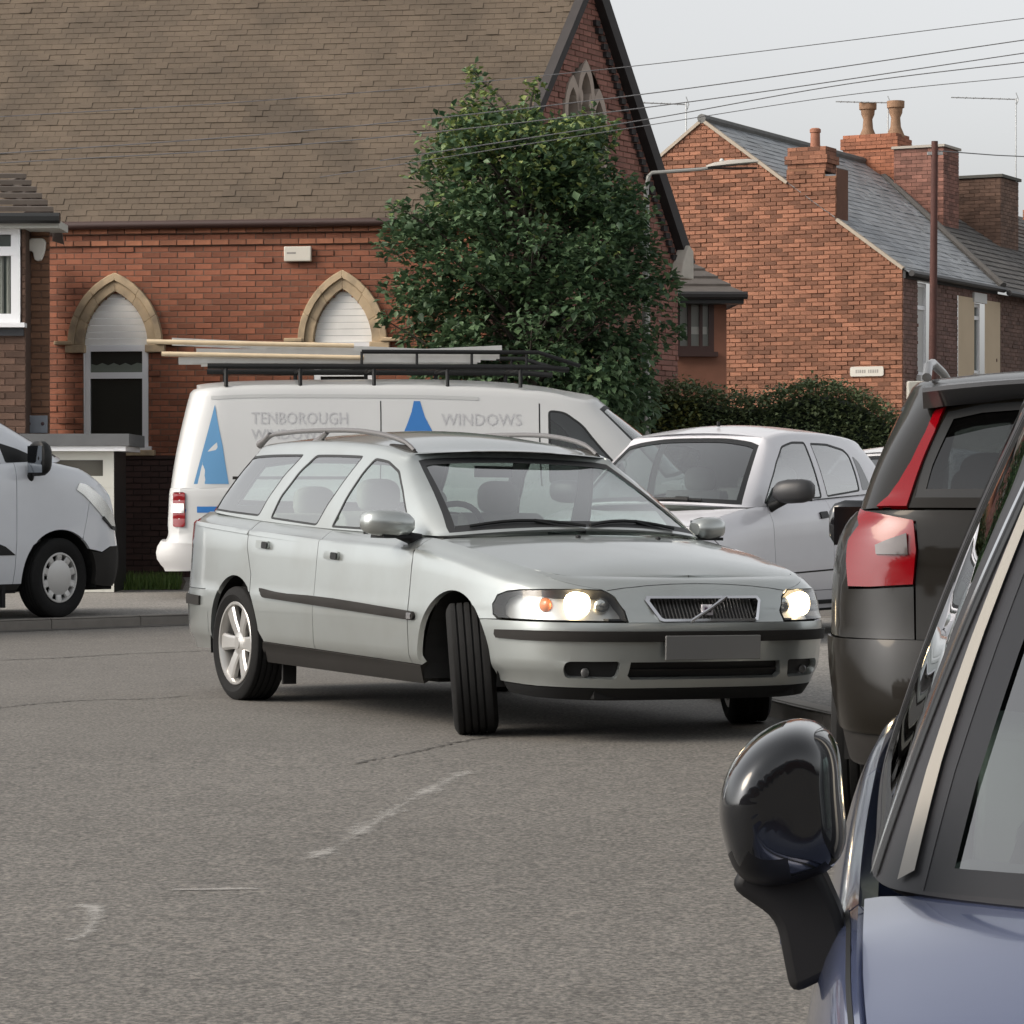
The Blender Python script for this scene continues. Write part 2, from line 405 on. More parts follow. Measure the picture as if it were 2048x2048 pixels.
road = grid_sheet('road', [-400, -60, -20, -8, -4, 0, 4, 8, 20, 60, 400], list(np.linspace(-10, 2, 4)) + list(np.linspace(3, 16, 27)) + [20, 30, 60, 120, 400, 900], lambda x, y: ground_z(y), M_ROAD)

KL = [(-26.3, 5.0), (-12, 18.1), (-4.29, 25.16), (-2.82, 26.5), (-2.2, 27.1), (-.5, 28.4), (2, 29.4), (6, 30.0), (30, 31)]
KR = [(30, 11.4), (9, 12.2), (2.7, 13.2), (1.85, 13.85), (1.56, 14.6), (1.36, 15.5), (1.0, 17.4), (.2, 18.7), (-.7, 20.2), (-.95, 22), (-.4, 24.2), (1, 25.5), (6, 26.3), (30, 27)]
PZ = .085
def pavement(name, line, close):
    d = catmull(np.array(line, float), 160); P = [tuple(p) for p in d] + close
    UV, F = tri_uv(P, [], 3.0, 3.0)
    return tag(mesh_obj(name, [(u, v, PZ) for u, v in UV], F, M_PAVE, None, False), kind='structure'), d
def kerb(name, d, side, parent_z=PZ, step=.92, rng=None, label=None):
    """a row of kerb stones along the line d; side +1: stones lie to the left of the line"""
    root = empty(name, (0, 0, 0), 0, kind='structure'); seg = np.linalg.norm(np.diff(d, axis=0), axis=1); L = np.concatenate([[0], np.cumsum(seg)])
    ms = mat('kerb_concrete', (.20, .185, .165), .85, var=.12, vscale=8, objrnd=.12, bump=.2, bscale=90)
    n = int(L[-1] / step); 
    for i in range(n):
        a, b = i * step, (i + 1) * step - .008; p = np.array([np.interp(a, L, d[:, c]) for c in (0, 1)]); q = np.array([np.interp(b, L, d[:, c]) for c in (0, 1)])
        if rng and not rng(p): continue
        t = (q - p) / np.linalg.norm(q - p); nn = np.array([-t[1], t[0]]) * side; z0 = -.12; w = .125; r = .02; h = PZ + .006
        prof_ = [(0, z0), (0, h - r), (r, h), (w, h), (w, z0)]
        V = [(*(p + nn * a_), z_) for a_, z_ in prof_] + [(*(q + nn * a_), z_) for a_, z_ in prof_]
        F = [(0, 1, 2, 3, 4), (9, 8, 7, 6, 5)] + [(k, (k + 1) % 5, 5 + (k + 1) % 5, 5 + k) for k in range(5)]
        MB().add(V, F).build('kerb_stone', ms, root)
    return root
pvL, dL = pavement('pavement', KL, [(30, 60), (-60, 60), (-60, 5)])
kerb('kerb', dL, 1, rng=lambda p: -9 < p[0] < 8)
pvR, dR = pavement('pavement', KR, [(30.01, 20)])
kerb('kerb', dR, -1, rng=lambda p: p[0] < 8)
# drain channel of darker asphalt along the near kerb
def strip_along(name, d, o0, o1, z, m, rng, side):
    V = []; t = np.gradient(d, axis=0); t /= np.linalg.norm(t, axis=1, keepdims=True); n = np.stack([-t[:, 1], t[:, 0]], 1) * side
    k = [i for i in range(len(d)) if rng(d[i])]
    for i in k: V += [(*(d[i] + n[i] * o0), z), (*(d[i] + n[i] * o1), z)]
    return tag(mesh_obj(name, V, [(2 * j, 2 * j + 1, 2 * j + 3, 2 * j + 2) for j in range(len(k) - 1)], m, None, False), kind='structure')
strip_along('gutter_channel', dL, -.22, -.01, .004, mat('gutter_dirt', (.075, .07, .062), .9, var=.2, vscale=5), lambda p: -9 < p[0] < -1, 1)

# worn paint on the road: flecks that are left of the old lines
def worn_mat():
    m = bpy.data.materials.new('worn_paint'); m.use_nodes = True; N = m.node_tree.nodes; L = m.node_tree.links; b = N['Principled BSDF']; b.inputs['Base Color'].default_value = (.36, .35, .33, 1); b.inputs['Roughness'].default_value = .85
    tc = N.new('ShaderNodeTexCoord'); n = N.new('ShaderNodeTexNoise'); n.inputs['Scale'].default_value = 26; n.inputs['Detail'].default_value = 9; n.inputs['Roughness'].default_value = .75; L.new(tc.outputs['Object'], n.inputs['Vector'])
    n2 = N.new('ShaderNodeTexNoise'); n2.inputs['Scale'].default_value = 2.2; L.new(tc.outputs['Object'], n2.inputs['Vector'])
    at_ = N.new('ShaderNodeAttribute'); at_.attribute_name = 'edge'
    s1 = N.new('ShaderNodeMath'); s1.operation = 'ADD'; L.new(n.outputs['Fac'], s1.inputs[0]); L.new(n2.outputs['Fac'], s1.inputs[1])
    s2 = N.new('ShaderNodeMath'); s2.operation = 'ADD'; L.new(s1.outputs[0], s2.inputs[0]); L.new(at_.outputs['Fac'], s2.inputs[1])
    mr = N.new('ShaderNodeMapRange'); mr.inputs['From Min'].default_value = 1.18; mr.inputs['From Max'].default_value = 1.50; mr.inputs['To Max'].default_value = .75; L.new(s2.outputs[0], mr.inputs['Value'])
    t = N.new('ShaderNodeBsdfTransparent'); mx = N.new('ShaderNodeMixShader'); L.new(mr.outputs[0], mx.inputs[0]); L.new(t.outputs[0], mx.inputs[1]); L.new(b.outputs[0], mx.inputs[2]); L.new(mx.outputs[0], N['Material Output'].inputs[0]); return m
M_WORN = worn_mat()
def worn(name, path, w, lb):
    """a thin sheet of road paint, worn away except for what the noise leaves"""
    d = catmull(np.array(path, float), 60); t = np.gradient(d, axis=0); t /= np.linalg.norm(t, axis=1, keepdims=True) + 1e-9; n = np.stack([-t[:, 1], t[:, 0]], 1); V = []; e = []
    ks = (-1, -.5, 0, .5, 1)
    for i in range(60):
        for k in ks: p = d[i] + n[i] * w * k; V.append((p[0], p[1], ground_z(p[1]) + .004)); e.append(.42 * (1 - abs(k)) * min(1, i / 5, (59 - i) / 5))
    F = [(i * 5 + j, (i + 1) * 5 + j, (i + 1) * 5 + j + 1, i * 5 + j + 1) for i in range(59) for j in range(4)]
    o = mesh_obj(name, V, F, M_WORN, None, False); a = o.data.attributes.new('edge', 'FLOAT', 'POINT'); a.data.foreach_set('value', e)
    bm = bmesh.new(); bm.from_mesh(o.data)
    for f in bm.faces:
        if f.normal.z < 0: f.normal_flip()
    bm.to_mesh(o.data); bm.free()
    return tag(o, kind='structure')
def gnd(px, py):
    Y = 12.0
    for _ in range(20): Y = FPX * (CAMZ - ground_z(Y)) / (py - HOR)
    return ((px - 1024) / FPX * Y, Y)
worn('road_marking', [gnd(595, 1730), gnd(690, 1685), gnd(790, 1620), gnd(900, 1560), gnd(965, 1535)], .10, '')
worn('road_marking', [gnd(330, 1782), gnd(430, 1781), gnd(530, 1780)], .035, '')
worn('road_marking', [gnd(150, 1812), gnd(187, 1818), gnd(185, 1850), gnd(150, 1880), gnd(100, 1886)], .06, '')

def tar_seam(path, w, seed):
    rs = random.Random(seed); d = catmull(np.array(path, float), 90); t = np.gradient(d, axis=0); t /= np.linalg.norm(t, axis=1, keepdims=True) + 1e-9; n = np.stack([-t[:, 1], t[:, 0]], 1); V = []
    for i in range(90):
        o = rs.gauss(0, .012); ww = w * rs.uniform(.35, 1.2)
        for k in (-1, 1): p = d[i] + n[i] * (o + ww * k); V.append((p[0], p[1], ground_z(p[1]) + .003))
    o = mesh_obj('tar_seam', V, [(2 * i, 2 * i + 2, 2 * i + 3, 2 * i + 1) for i in range(89)], mat('tar', (.070, .066, .06), .75, var=.2, vscale=20), None, False)
    bm = bmesh.new(); bm.from_mesh(o.data)
    for f in bm.faces:
        if f.normal.z < 0: f.normal_flip()
    bm.to_mesh(o.data); bm.free(); tag(o, kind='structure')
tar_seam([gnd(1160, 1462), gnd(960, 1478), gnd(850, 1500), gnd(700, 1530)], .010, 1)
tar_seam([gnd(380, 1392), gnd(300, 1398), gnd(150, 1402), gnd(-40, 1420)], .012, 2)
tar_seam([gnd(-40, 1322), gnd(120, 1316), gnd(260, 1308), gnd(420, 1302)], .016, 3)

# ------------------------------------------------------------------ masonry
def scan(poly, holes, z):
    """x intervals of polygon minus holes at height z"""
    def cross(P):
        xs = []
        for i in range(len(P)):
            (a, b), (c_, d) = P[i], P[(i + 1) % len(P)]
            if (b > z) != (d > z): xs.append(a + (z - b) * (c_ - a) / (d - b))
        xs.sort(); return [(xs[i], xs[i + 1]) for i in range(0, len(xs) - 1, 2)]
    iv = cross(poly)
    for h in holes:
        for (h0, h1) in cross(h):
            new = []
            for a, b in iv:
                if h1 <= a or h0 >= b: new.append((a, b)); continue
                if h0 > a: new.append((a, h0))
                if h1 < b: new.append((h1, b))
            iv = new
    return iv
class Plane:
    """upright plane through P (x,y) along the unit direction t; outward normal to the right of t unless flipped"""
    def __init__(s, P, t, out=None):
        t = np.asarray(t, float); t /= np.linalg.norm(t); s.P = np.asarray(P, float); s.t = t; s.n = np.array([t[1], -t[0]]) if out is None else np.asarray(out, float)
    def __call__(s, a, z, d=0.0): return (s.P[0] + s.t[0] * a + s.n[0] * d, s.P[1] + s.t[1] * a + s.n[1] * d, z)
    def hit(s, px, py):
        dx, dy = (px - 1024) / FPX, 1.0; A = np.array([[dx, -s.t[0]], [dy, -s.t[1]]]); Y, a = np.linalg.solve(A, s.P); return a, CAMZ + (HOR - py) / FPX * Y
def brick_wall(parent, pl, poly, holes, mb_, mort, seed=1, bl=.225, bh=.075, joint=.009, n_single=300, proud=.012, rough=.004, cen=None, back=.10, backing=True, part='brick'):
    """bricks in stretcher bond on a mortar backing; the n_single bricks nearest to cen are objects of their own"""
    rs = random.Random(seed); z0 = min(p[1] for p in poly); z1 = max(p[1] for p in poly); items = []; zc = z0; row = 0
    while zc < z1 - .01:
        h = min(bh, z1 - zc)
        for a, b in scan(poly, holes, zc + h / 2):
            x = a - ((row % 2) * bl / 2) % bl; 
            x = math.floor((a) / bl) * bl + (bl / 2 if row % 2 else 0) - (bl if row % 2 else 0)
            while x < b:
                l, r = max(x, a), min(x + bl, b)
                if r - l > .03: items.append((l + joint / 2, r - joint / 2, zc + joint / 2, zc + h - joint / 2, r - l > bl - .002 and h > bh - .001, rs.random(), rs.uniform(-rough, rough) + (rs.uniform(.004, .016) if rs.random() < .06 else 0)))
                x += bl
        zc += bh; row += 1
    if backing:
        q = MB(); 
        UV, F = tri_uv(poly, holes, 1.0, 1.0); V = [pl(u, v, 0) for u, v in UV]
        o = mesh_obj('mortar_bed', V, F, mort, parent, False)
    cen = cen or (sum(p[0] for p in poly) / len(poly), sum(p[1] for p in poly) / len(poly))
    full = [i for i in range(len(items)) if items[i][4]]; full.sort(key=lambda i: (items[i][0] - cen[0]) ** 2 + (items[i][2] - cen[1]) ** 2); single = set(full[:n_single])
    j = MB()
    ang = math.atan2(pl.t[1], pl.t[0])
    side = 1 if (pl.n @ np.array([pl.t[1], -pl.t[0]])) > 0 else -1
    w = bl - joint; hh = bh - joint; var = []
    for k in range(12):
        me = bpy.data.meshes.new(part); e = .004
        y0, y1 = -side * proud, side * .0
        V = [(0, 0, 0), (w, 0, 0), (w, 0, hh), (0, 0, hh), (e, -side * proud, e), (w - e, -side * proud, e), (w - e, -side * proud, hh - e), (e, -side * proud, hh - e)]
        F = [(4, 5, 6, 7), (0, 1, 5, 4), (1, 2, 6, 5), (2, 3, 7, 6), (3, 0, 4, 7)]
        if side < 0: F = [f[::-1] for f in F]
        me.from_pydata(V, [], F); me.materials.append(mb_); a_ = me.attributes.new('rnd', 'FLOAT', 'FACE'); a_.data.foreach_set('value', [(k + .5) / 12] * 5); var.append(me)
    for i, (l, r, a, b, fl, rn, dd) in enumerate(items):
        if i in single:
            o = bpy.data.objects.new(part, var[int(rn * 12) % 12]); COL.objects.link(o); o.parent = parent; o.location = pl(l, a, dd - .002); o.rotation_euler = (0, 0, ang)
        else:
            p = proud + dd; e = .004
            V = [pl(l, a, 0), pl(r, a, 0), pl(r, b, 0), pl(l, b, 0), pl(l + e, a + e, p), pl(r - e, a + e, p), pl(r - e, b - e, p), pl(l + e, b - e, p)]
            F = [(4, 5, 6, 7), (0, 1, 5, 4), (1, 2, 6, 5), (2, 3, 7, 6), (3, 0, 4, 7)]
            if side < 0: F = [f[::-1] for f in F]
            j.add(V, F, rn)
    if j.V: tag(j.build(part + 's_far', mb_, parent, rnd=True, fix=False), kind='stuff')
def tile_roof(parent, O, e, u, poly, m, tw, gauge, th, seed=1, n_single=300, part='tile', cen=None, sag=.004, under=None):
    """overlapping tiles on a sloping plane: O origin, e unit along the eaves, u unit up the slope; poly in (along, up)"""
    rs = random.Random(seed); O, e, u = Vector(O), Vector(e).normalized(), Vector(u).normalized(); n = e.cross(u).normalized()
    if n.z < 0: n = -n
    v1 = max(p[1] for p in poly); v0 = min(p[1] for p in poly); it = []; row = 0; v = v0
    while v < v1:
        for a, b in scan(poly, [], min(v + gauge * .5, v1 - .001)):
            x = math.floor(a / tw) * tw - (tw / 2 if row % 2 else 0)
            while x < b:
                l, r = max(x, a), min(x + tw, b)
                if r - l > .02: it.append((l + .002, r - .002, v, r - l > tw - .002, rs.random(), rs.gauss(0, sag)))
                x += tw
        v += gauge; row += 1
    U = [O + e * a + u * b for a, b in poly]; mesh_obj('roof_deck', U, [tuple(range(len(U)))], under or M_VOID, parent, False)
    cen = cen or (sum(p[0] for p in poly) / len(poly), sum(p[1] for p in poly) / len(poly)); full = [i for i in range(len(it)) if it[i][3]]
    full.sort(key=lambda i: (it[i][0] - cen[0]) ** 2 + (it[i][2] - cen[1]) ** 2); single = set(full[:n_single])
    R3 = Matrix((e, u, n)).transposed(); rot = R3.to_euler(); L = gauge * 1.25
    def tv(l, r, v, lift):
        pts = []
        for (a, b, h) in ((l, v, th + .002 + lift), (r, v, th + .002 + lift), (r, v + L, .001), (l, v + L, .001), (l, v, .001), (r, v, .001)): pts.append((a, b, h))
        return pts
    TF = [(0, 1, 2, 3), (4, 5, 1, 0), (1, 5, 2), (0, 3, 4)]
    var = []
    for k in range(12):
        me = bpy.data.meshes.new(part); me.from_pydata(tv(0, tw - .004, 0, (k % 4) * .0015), [], TF); me.materials.append(m); a_ = me.attributes.new('rnd', 'FLOAT', 'FACE'); a_.data.foreach_set('value', [(k + .5) / 12] * len(TF)); var.append(me)
    j = MB()
    for i, (l, r, v, fl, rn, dd) in enumerate(it):
        if i in single:
            o = bpy.data.objects.new(part, var[int(rn * 12) % 12]); COL.objects.link(o); o.parent = parent; o.location = O + e * l + u * v + n * abs(dd) * .5; o.rotation_euler = rot
        else: j.add([tuple(O + e * a + u * b + n * (h + abs(dd))) for a, b, h in tv(l, r, v, 0)], TF, rn)
    if j.V: tag(j.build(part + 's_far', m, parent, rnd=True, fix=False), kind='stuff')
M_MORT = mat('mortar', (.155, .098, .072), .95, var=.1, vscale=20)
M_UPVC = mat('white_upvc', (.82, .83, .85), .35)
M_PANE = mat('window_pane_dark', (.030, .032, .028), .06, spec=.6)
M_STONE = mat('buff_stone', (.50, .385, .25), .85, var=.12, vscale=6, dirt=(.16, .13, .10), dirt_amt=.7, dirt_scale=4)

# ------------------------------------------------------------------ chapel
def lancet(cx, z0, zs, w, rise, n=10):
    """pointed arch outline (a,z): sill z0, springing z0->zs, half width w, apex zs+rise; counter-clockwise from bottom left"""
    r = (rise * rise + w * w) / (2 * w); P = [(cx + w, z0), (cx + w, zs)]
    a1 = math.atan2(rise, r - w) if r > w else math.pi / 2
    for i in range(1, n + 1): q = a1 * i / n; P.append((cx + w - r + r * math.cos(q), zs + r * math.sin(q)))
    Q = [(2 * cx - a, b) for a, b in P[:-1]][::-1]
    return P + Q     # bottom right -> apex -> bottom left
def build_chapel():
    root = empty('chapel', (-1.57, 37.73, 0), 0, label='red brick chapel with steep brown tiled roof and pointed arch windows', cat='building')
    M0 = Matrix.Translation(root.location).inverted()
    def fixparent():
        for o in root.children: 
            o.matrix_parent_inverse = M0
    BR = mat('chapel_brick', (.245, .088, .048), .85, var=.16, vscale=9, attr=.28, dirt=(.10, .05, .035), dirt_amt=.35, dirt_scale=1.2, bump=.25, bscale=90)
    W = Plane((-1.57, 37.73), (.9905, -.138)); eav = 4.56
    aC = W.hit(975, 700)[0]; aL = -8.5
    # window openings in wall coordinates
    wins = []
    for (x0, x1, xa) in ((168, 297, 230), (628, 745, 688)):
        a0 = W.hit(x0, 700)[0]; a1 = W.hit(x1, 700)[0]; z0 = W.hit(230, 893)[1]; zs = W.hit(230, 690)[1]; za = W.hit(230, 583)[1]
        if x0 > 400: zs = W.hit(688, 684)[1]; za = W.hit(688, 578)[1]
        wins.append(((a0 + a1) / 2, (a1 - a0) / 2, z0, zs, za - zs))
    holes = [lancet(c_, z0, zs, w, rise) for c_, w, z0, zs, rise in wins]
    zp = W.hit(280, 918)[1]
    brick_wall(root, W, [(aL, zp), (aC, zp), (aC, eav - .05), (aL, eav - .05)], holes, BR, M_MORT, 4, cen=(-2.5, 3.2), proud=.007, rough=.003)
    PL = mat('plinth_brown', (.050, .026, .022), .8, var=.15, vscale=10, attr=.2, bump=.2)
    brick_wall(root, Plane(W(0, 0, .05)[:2], W.t), [(aL, 0), (aC, 0), (aC, zp), (aL, zp)], [], PL, mat('plinth_mortar', (.03, .02, .018), .9), 5, n_single=120, cen=(-3.5, .8))
    m = MB(); m.prism([(aL, zp - .001), (aC, zp - .001), (aC, zp + .045), (aL, zp + .045)], W, 0, .075); m.build('plinth_cap', PL, root)
    # courses stepped out under the eaves
    CB = mat('corbel_brick', (.30, .12, .065), .85, var=.2, vscale=9, attr=.3)
    brick_wall(root, Plane(W(0, 0, .03)[:2], W.t), [(aL, eav - .27), (aC, eav - .27), (aC, eav - .195), (aL, eav - .195)], [], CB, M_MORT, 6, n_single=20)
    brick_wall(root, Plane(W(0, 0, .05)[:2], W.t), [(aL, eav - .12), (aC, eav - .12), (aC, eav - .045), (aL, eav - .045)], [], CB, M_MORT, 7, n_single=20)
    # gutter
    GB = mat('gutter_brown', (.045, .022, .018), .5)
    MB().tube([W(aL, eav - .01, .13), W(aC + .05, eav - .01, .13)], .055, 8).build('gutter', GB, root, True, 50)
    m = MB(); m.prism([(aL, eav - .05), (aC, eav - .05), (aC, eav + .05), (aL, eav + .05)], W, 0, .07); m.build('fascia', GB, root)
    # windows: stone hood, boarded arch head, white frame with dark panes
    for k, (c_, w, z0, zs, rise) in enumerate(wins):
        wr = empty('arch_window', (0, 0, 0)); wr.parent = root
        inn = lancet(c_, zs, zs, w, rise, 12); out = lancet(c_, zs, zs, w + .195, rise + .235, 12); mid = lancet(c_, zs, zs, w + .11, rise + .135, 12)
        nseg = len(inn)
        cut = [0, 4, 9, 13, 17, 22, nseg - 1]; cut = [1, 5, 9, 13, 17, 21, nseg - 2] if nseg > 24 else cut
        idx = list(range(nseg))
        for a, b in zip(cut[:-1], cut[1:]):
            sl = list(range(a, b + 1))
            for (o_, i_, d1) in ((mid, inn, .05), (out, mid, .085)):
                V = []; n = len(sl)
                def sh(P, q): return P
                for P in (o_, i_):
                    for d in (-.12, d1):
                        for q in sl: V.append(W(P[q][0], P[q][1], d))
                # order: outer-back, outer-front, inner-back, inner-front
                F = []
                for q in range(n - 1): F += [(n + q, n + q + 1, 3 * n + q + 1, 3 * n + q), (q, q + 1, n + q + 1, n + q), (2 * n + q, 3 * n + q, 3 * n + q + 1, 2 * n + q + 1)]
                F += [(0, n, 3 * n, 2 * n), (n - 1, 3 * n - 1, 4 * n - 1, 2 * n - 1)]
                o = MB().add(V, F).build('arch_stone', M_STONE, wr, True, 30); bevel(o, .006, 1)
        for s_ in (-1, 1):
            x = c_ + s_ * (w + .10)
            o = MB(); o.prism([(x - .13, zs - .10), (x + .13, zs - .10), (x + .13, zs), (x - .13, zs)], W, -.1, .075); bevel(o.build('impost_stone', M_STONE, wr), .012)
            x = c_ + s_ * (w + .25); o = MB(); o.prism([(x - .12, zs + .0), (x + .12, zs + .0), (x + .12, zs + .05), (x - .12, zs + .05)], W, 0, .10); bevel(o.build('label_stop', M_STONE, wr), .012)
        # boards in the arch head
        nb = 8
        for i in range(nb):
            za, zb = zs + rise * i / nb + .002, zs + rise * (i + 1) / nb - .004; iv = scan(inn, [], (za + zb) / 2) or [(c_ - .02, c_ + .02)]
            i0 = (scan(inn, [], za + .002) or iv)[0]; i1 = (scan(inn, [], zb - .002) or iv)[0]
            o = MB(); o.prism([(i0[0] + .004, za), (i0[1] - .004, za), (i1[1] - .004, zb), (i1[0] + .004, zb)], W, -.09, -.035); o.build('board', mat('boarding_white', (.82, .81, .78), .5, var=.05), wr)
        a0, a1 = c_ - w + .004, c_ + w - .004; f = .078
        o = MB(); zt = zs - .004; zm = z0 + (zs - z0) * .70
        for (p, q, r, s2) in ((a0, a1, z0, z0 + f), (a0, a1, zt - f, zt), (a0, a1, zm - .04, zm + .04), (a0, a0 + f, z0, zt), (a1 - f, a1, z0, zt)): 
            dd = .001 if (q - p) > .2 else 0
            o.prism([(p, r), (q, r), (q, s2), (p, s2)], W, -.09, -.004 + dd)
        fo = o.build('window_frame', M_UPVC, wr)
        for r, s2 in ((z0 + f, zm - .04), (zm + .04, zt - f)):
            o = MB(); o.prism([(a0 + f, r), (a1 - f, r), (a1 - f, s2), (a0 + f, s2)], W, -.07, -.035); o.build('pane', M_PANE, wr)
        o = MB(); rs = random.Random(k)
        o.prism([(a0 + f, zm + .045), (a1 - f, zm + .045), (a1 - f, zm + .15)] + [(a1 - f - (a1 - a0 - 2 * f) * i / 9, zm + .13 + .03 * (i % 2)) for i in range(1, 9)] + [(a0 + f, zm + .15)], W, -.034, -.032); o.build('lace_curtain', mat('lace', (.16, .18, .15), .9), wr)
        o = MB(); o.prism([(a0 - .05, z0 - .045), (a1 + .05, z0 - .045), (a1 + .05, z0), (a0 - .05, z0)], W, -.1, .06); o.build('window_sill', M_UPVC, wr)
        o = MB(); o.prism([(a0 - .10, z0 - .12), (a1 + .10, z0 - .12), (a1 + .10, z0 - .047), (a0 - .10, z0 - .047)], W, -.05, .10); bevel(o.build('stone_sill', M_STONE, wr), .01)
    # gable end on its skewed plane
    C = np.array(W(aC, 0)[:2]); D = np.array([2.32, 42.09]); g = D - C; Lg = np.linalg.norm(g); G = Plane(C, g)
    apex = 8.0
    GBK = mat('gable_brick', (.24, .108, .084), .85, var=.16, vscale=9, attr=.22, bump=.2, bscale=90)
    tr = [(2.16, .16, 6.60), (2.52, .18, 6.86), (2.90, .16, 6.50)]
    th = [lancet(2.52, 5.0, 6.0, .62, .86)]
    brick_wall(root, G, [(0, 0), (Lg, 0), (Lg, eav), (Lg / 2, apex), (0, eav)], th, GBK, M_MORT, 8, cen=(2.4, 7.2))
    o = MB(); o.prism(lancet(2.52, 5.0, 6.0, .62, .86), G, -.15, -.14); o.build('window_recess', M_VOID, root)
    trc = empty('tracery_window', (0, 0, 0)); trc.parent = root
    for (cx, w, zt) in ((2.16, .17, 6.60), (2.52, .17, 6.84), (2.88, .17, 6.50)):
        P = lancet(cx, 5.0, zt - .42, w + .05, .46, 10); Q = lancet(cx, 5.05, zt - .42, w - .035, .30, 10)
        MB().ring(P, Q, G, -.12, .035).build('stone_light', mat('tracery_stone', (.40, .33, .28), .85, var=.1), trc, False)
    for (cx, zt, r) in ((2.34, 6.38, .10), (2.70, 6.34, .10)):
        P = [(cx + r * math.cos(2 * math.pi * i / 20), zt + r * 1.3 * math.sin(2 * math.pi * i / 20)) for i in range(20)]; Q = [(cx + (p[0] - cx) * .5, zt + (p[1] - zt) * .5) for p in P]
        MB().ring(P, Q, G, -.12, .03).build('stone_ring', mat('tracery_stone', (.40, .33, .28), .85), trc)
    # verges
    VD = mat('verge_dark', (.022, .018, .018), .7, var=.2)
    for (a0, z0, a1, z1, wd) in ((-.12, eav - .12, Lg / 2, apex + .02, .10), (Lg + .20, eav - .22, Lg / 2, apex + .02, .17)):
        t = np.array([a1 - a0, z1 - z0]); t /= np.linalg.norm(t); n = np.array([-t[1], t[0]]) * (1 if t[0] > 0 else -1)
        q = [(a0 - n[0] * wd * .5, z0 - n[1] * wd * .5), (a1 - n[0] * wd * .5, z1 - n[1] * wd * .5), (a1 + n[0] * wd * .6, z1 + n[1] * wd * .6), (a0 + n[0] * wd * .6, z0 + n[1] * wd * .6)]
        MB().prism(q, G, .0, .14).build('verge', VD, root)
    # dentil bricks beneath the far verge
    for i in range(34):
        f = .05 + i / 36; a = Lg + .05 - (Lg / 2) * f; z = eav - .05 + (apex - eav) * f - .28
        if z < apex - .6: MB().prism([(a - .16, z), (a - .04, z), (a - .04, z + .075), (a - .16, z + .075)], G, .0, .06).build('dentil', VD, root)  # pale strip: sky reflected in the pillar, put into the colour
    o = MB(); o.prism([(Lg - .28, eav - .42), (Lg + .12, eav - .42), (Lg + .12, eav - .02), (Lg - .02, eav + .06), (Lg - .20, eav - .20)], G, .02, .20); bevel(o.build('kneeler_stone', mat('pale_stone', (.50, .46, .40), .8, var=.1), root), .02)
    # main roof
    e = Vector((*W.t, 0)); ridge_off = (np.array(G(Lg / 2, 0)[:2]) - C) @ np.array([.138, .9905]); up = Vector((.138 * ridge_off, .9905 * ridge_off, apex - eav)); sl = up.length; up.normalize()
    eo = np.array(W(0, 0, .13)[:2]); O = Vector((eo[0], eo[1], eav - .13 * (apex - eav) / ridge_off * .0 + .02)) - up * 0
    # apex position along e
    ap = np.array(G(Lg / 2, 0)[:2]); aA = (ap - np.array(W.P)) @ W.t
    RT = mat('plain_tile_brown', (.108, .082, .058), .9, var=.20, vscale=1.3, attr=.08, dirt=(.058, .046, .034), dirt_amt=.6, dirt_scale=1.1, bump=.3, bscale=60)
    O = Vector((*W(0, 0, .14)[:2], eav + .03)); tgt = Vector((*G(Lg / 2, 0)[:2], apex)); u_full = (tgt - O) - e * (tgt - O).dot(e); sl = u_full.length
    tile_roof(root, O, e, u_full, [(aL, 0), (aC + .02, 0), (aA, sl), (aL, sl)], RT, .165, .10, .0065, 11, cen=(-3.2, 1.2))
    # far slope, ridge
    far = Vector((*G(Lg, 0)[:2], eav)); mesh_obj('far_roof', [tuple(tgt), tuple(tgt - e * 12), tuple(far - e * 12), tuple(far)], [(0, 1, 2, 3)], RT, root, False)
    MB().tube([tgt - e * 12, tgt + e * .05], .09, 8).build('ridge_tiles', RT, root, True)
    # replaced and lichened tiles
    fixparent(); return root, W, G, Lg

def rebase(root):
    M0 = Matrix.Translation(root.location).inverted()
    for o in root.children: o.matrix_parent_inverse = M0
def quad_prism(pl, a0, a1, z0, z1, d0, d1): return MB().prism([(a0, z0), (a1, z0), (a1, z1), (a0, z1)], pl, d0, d1)

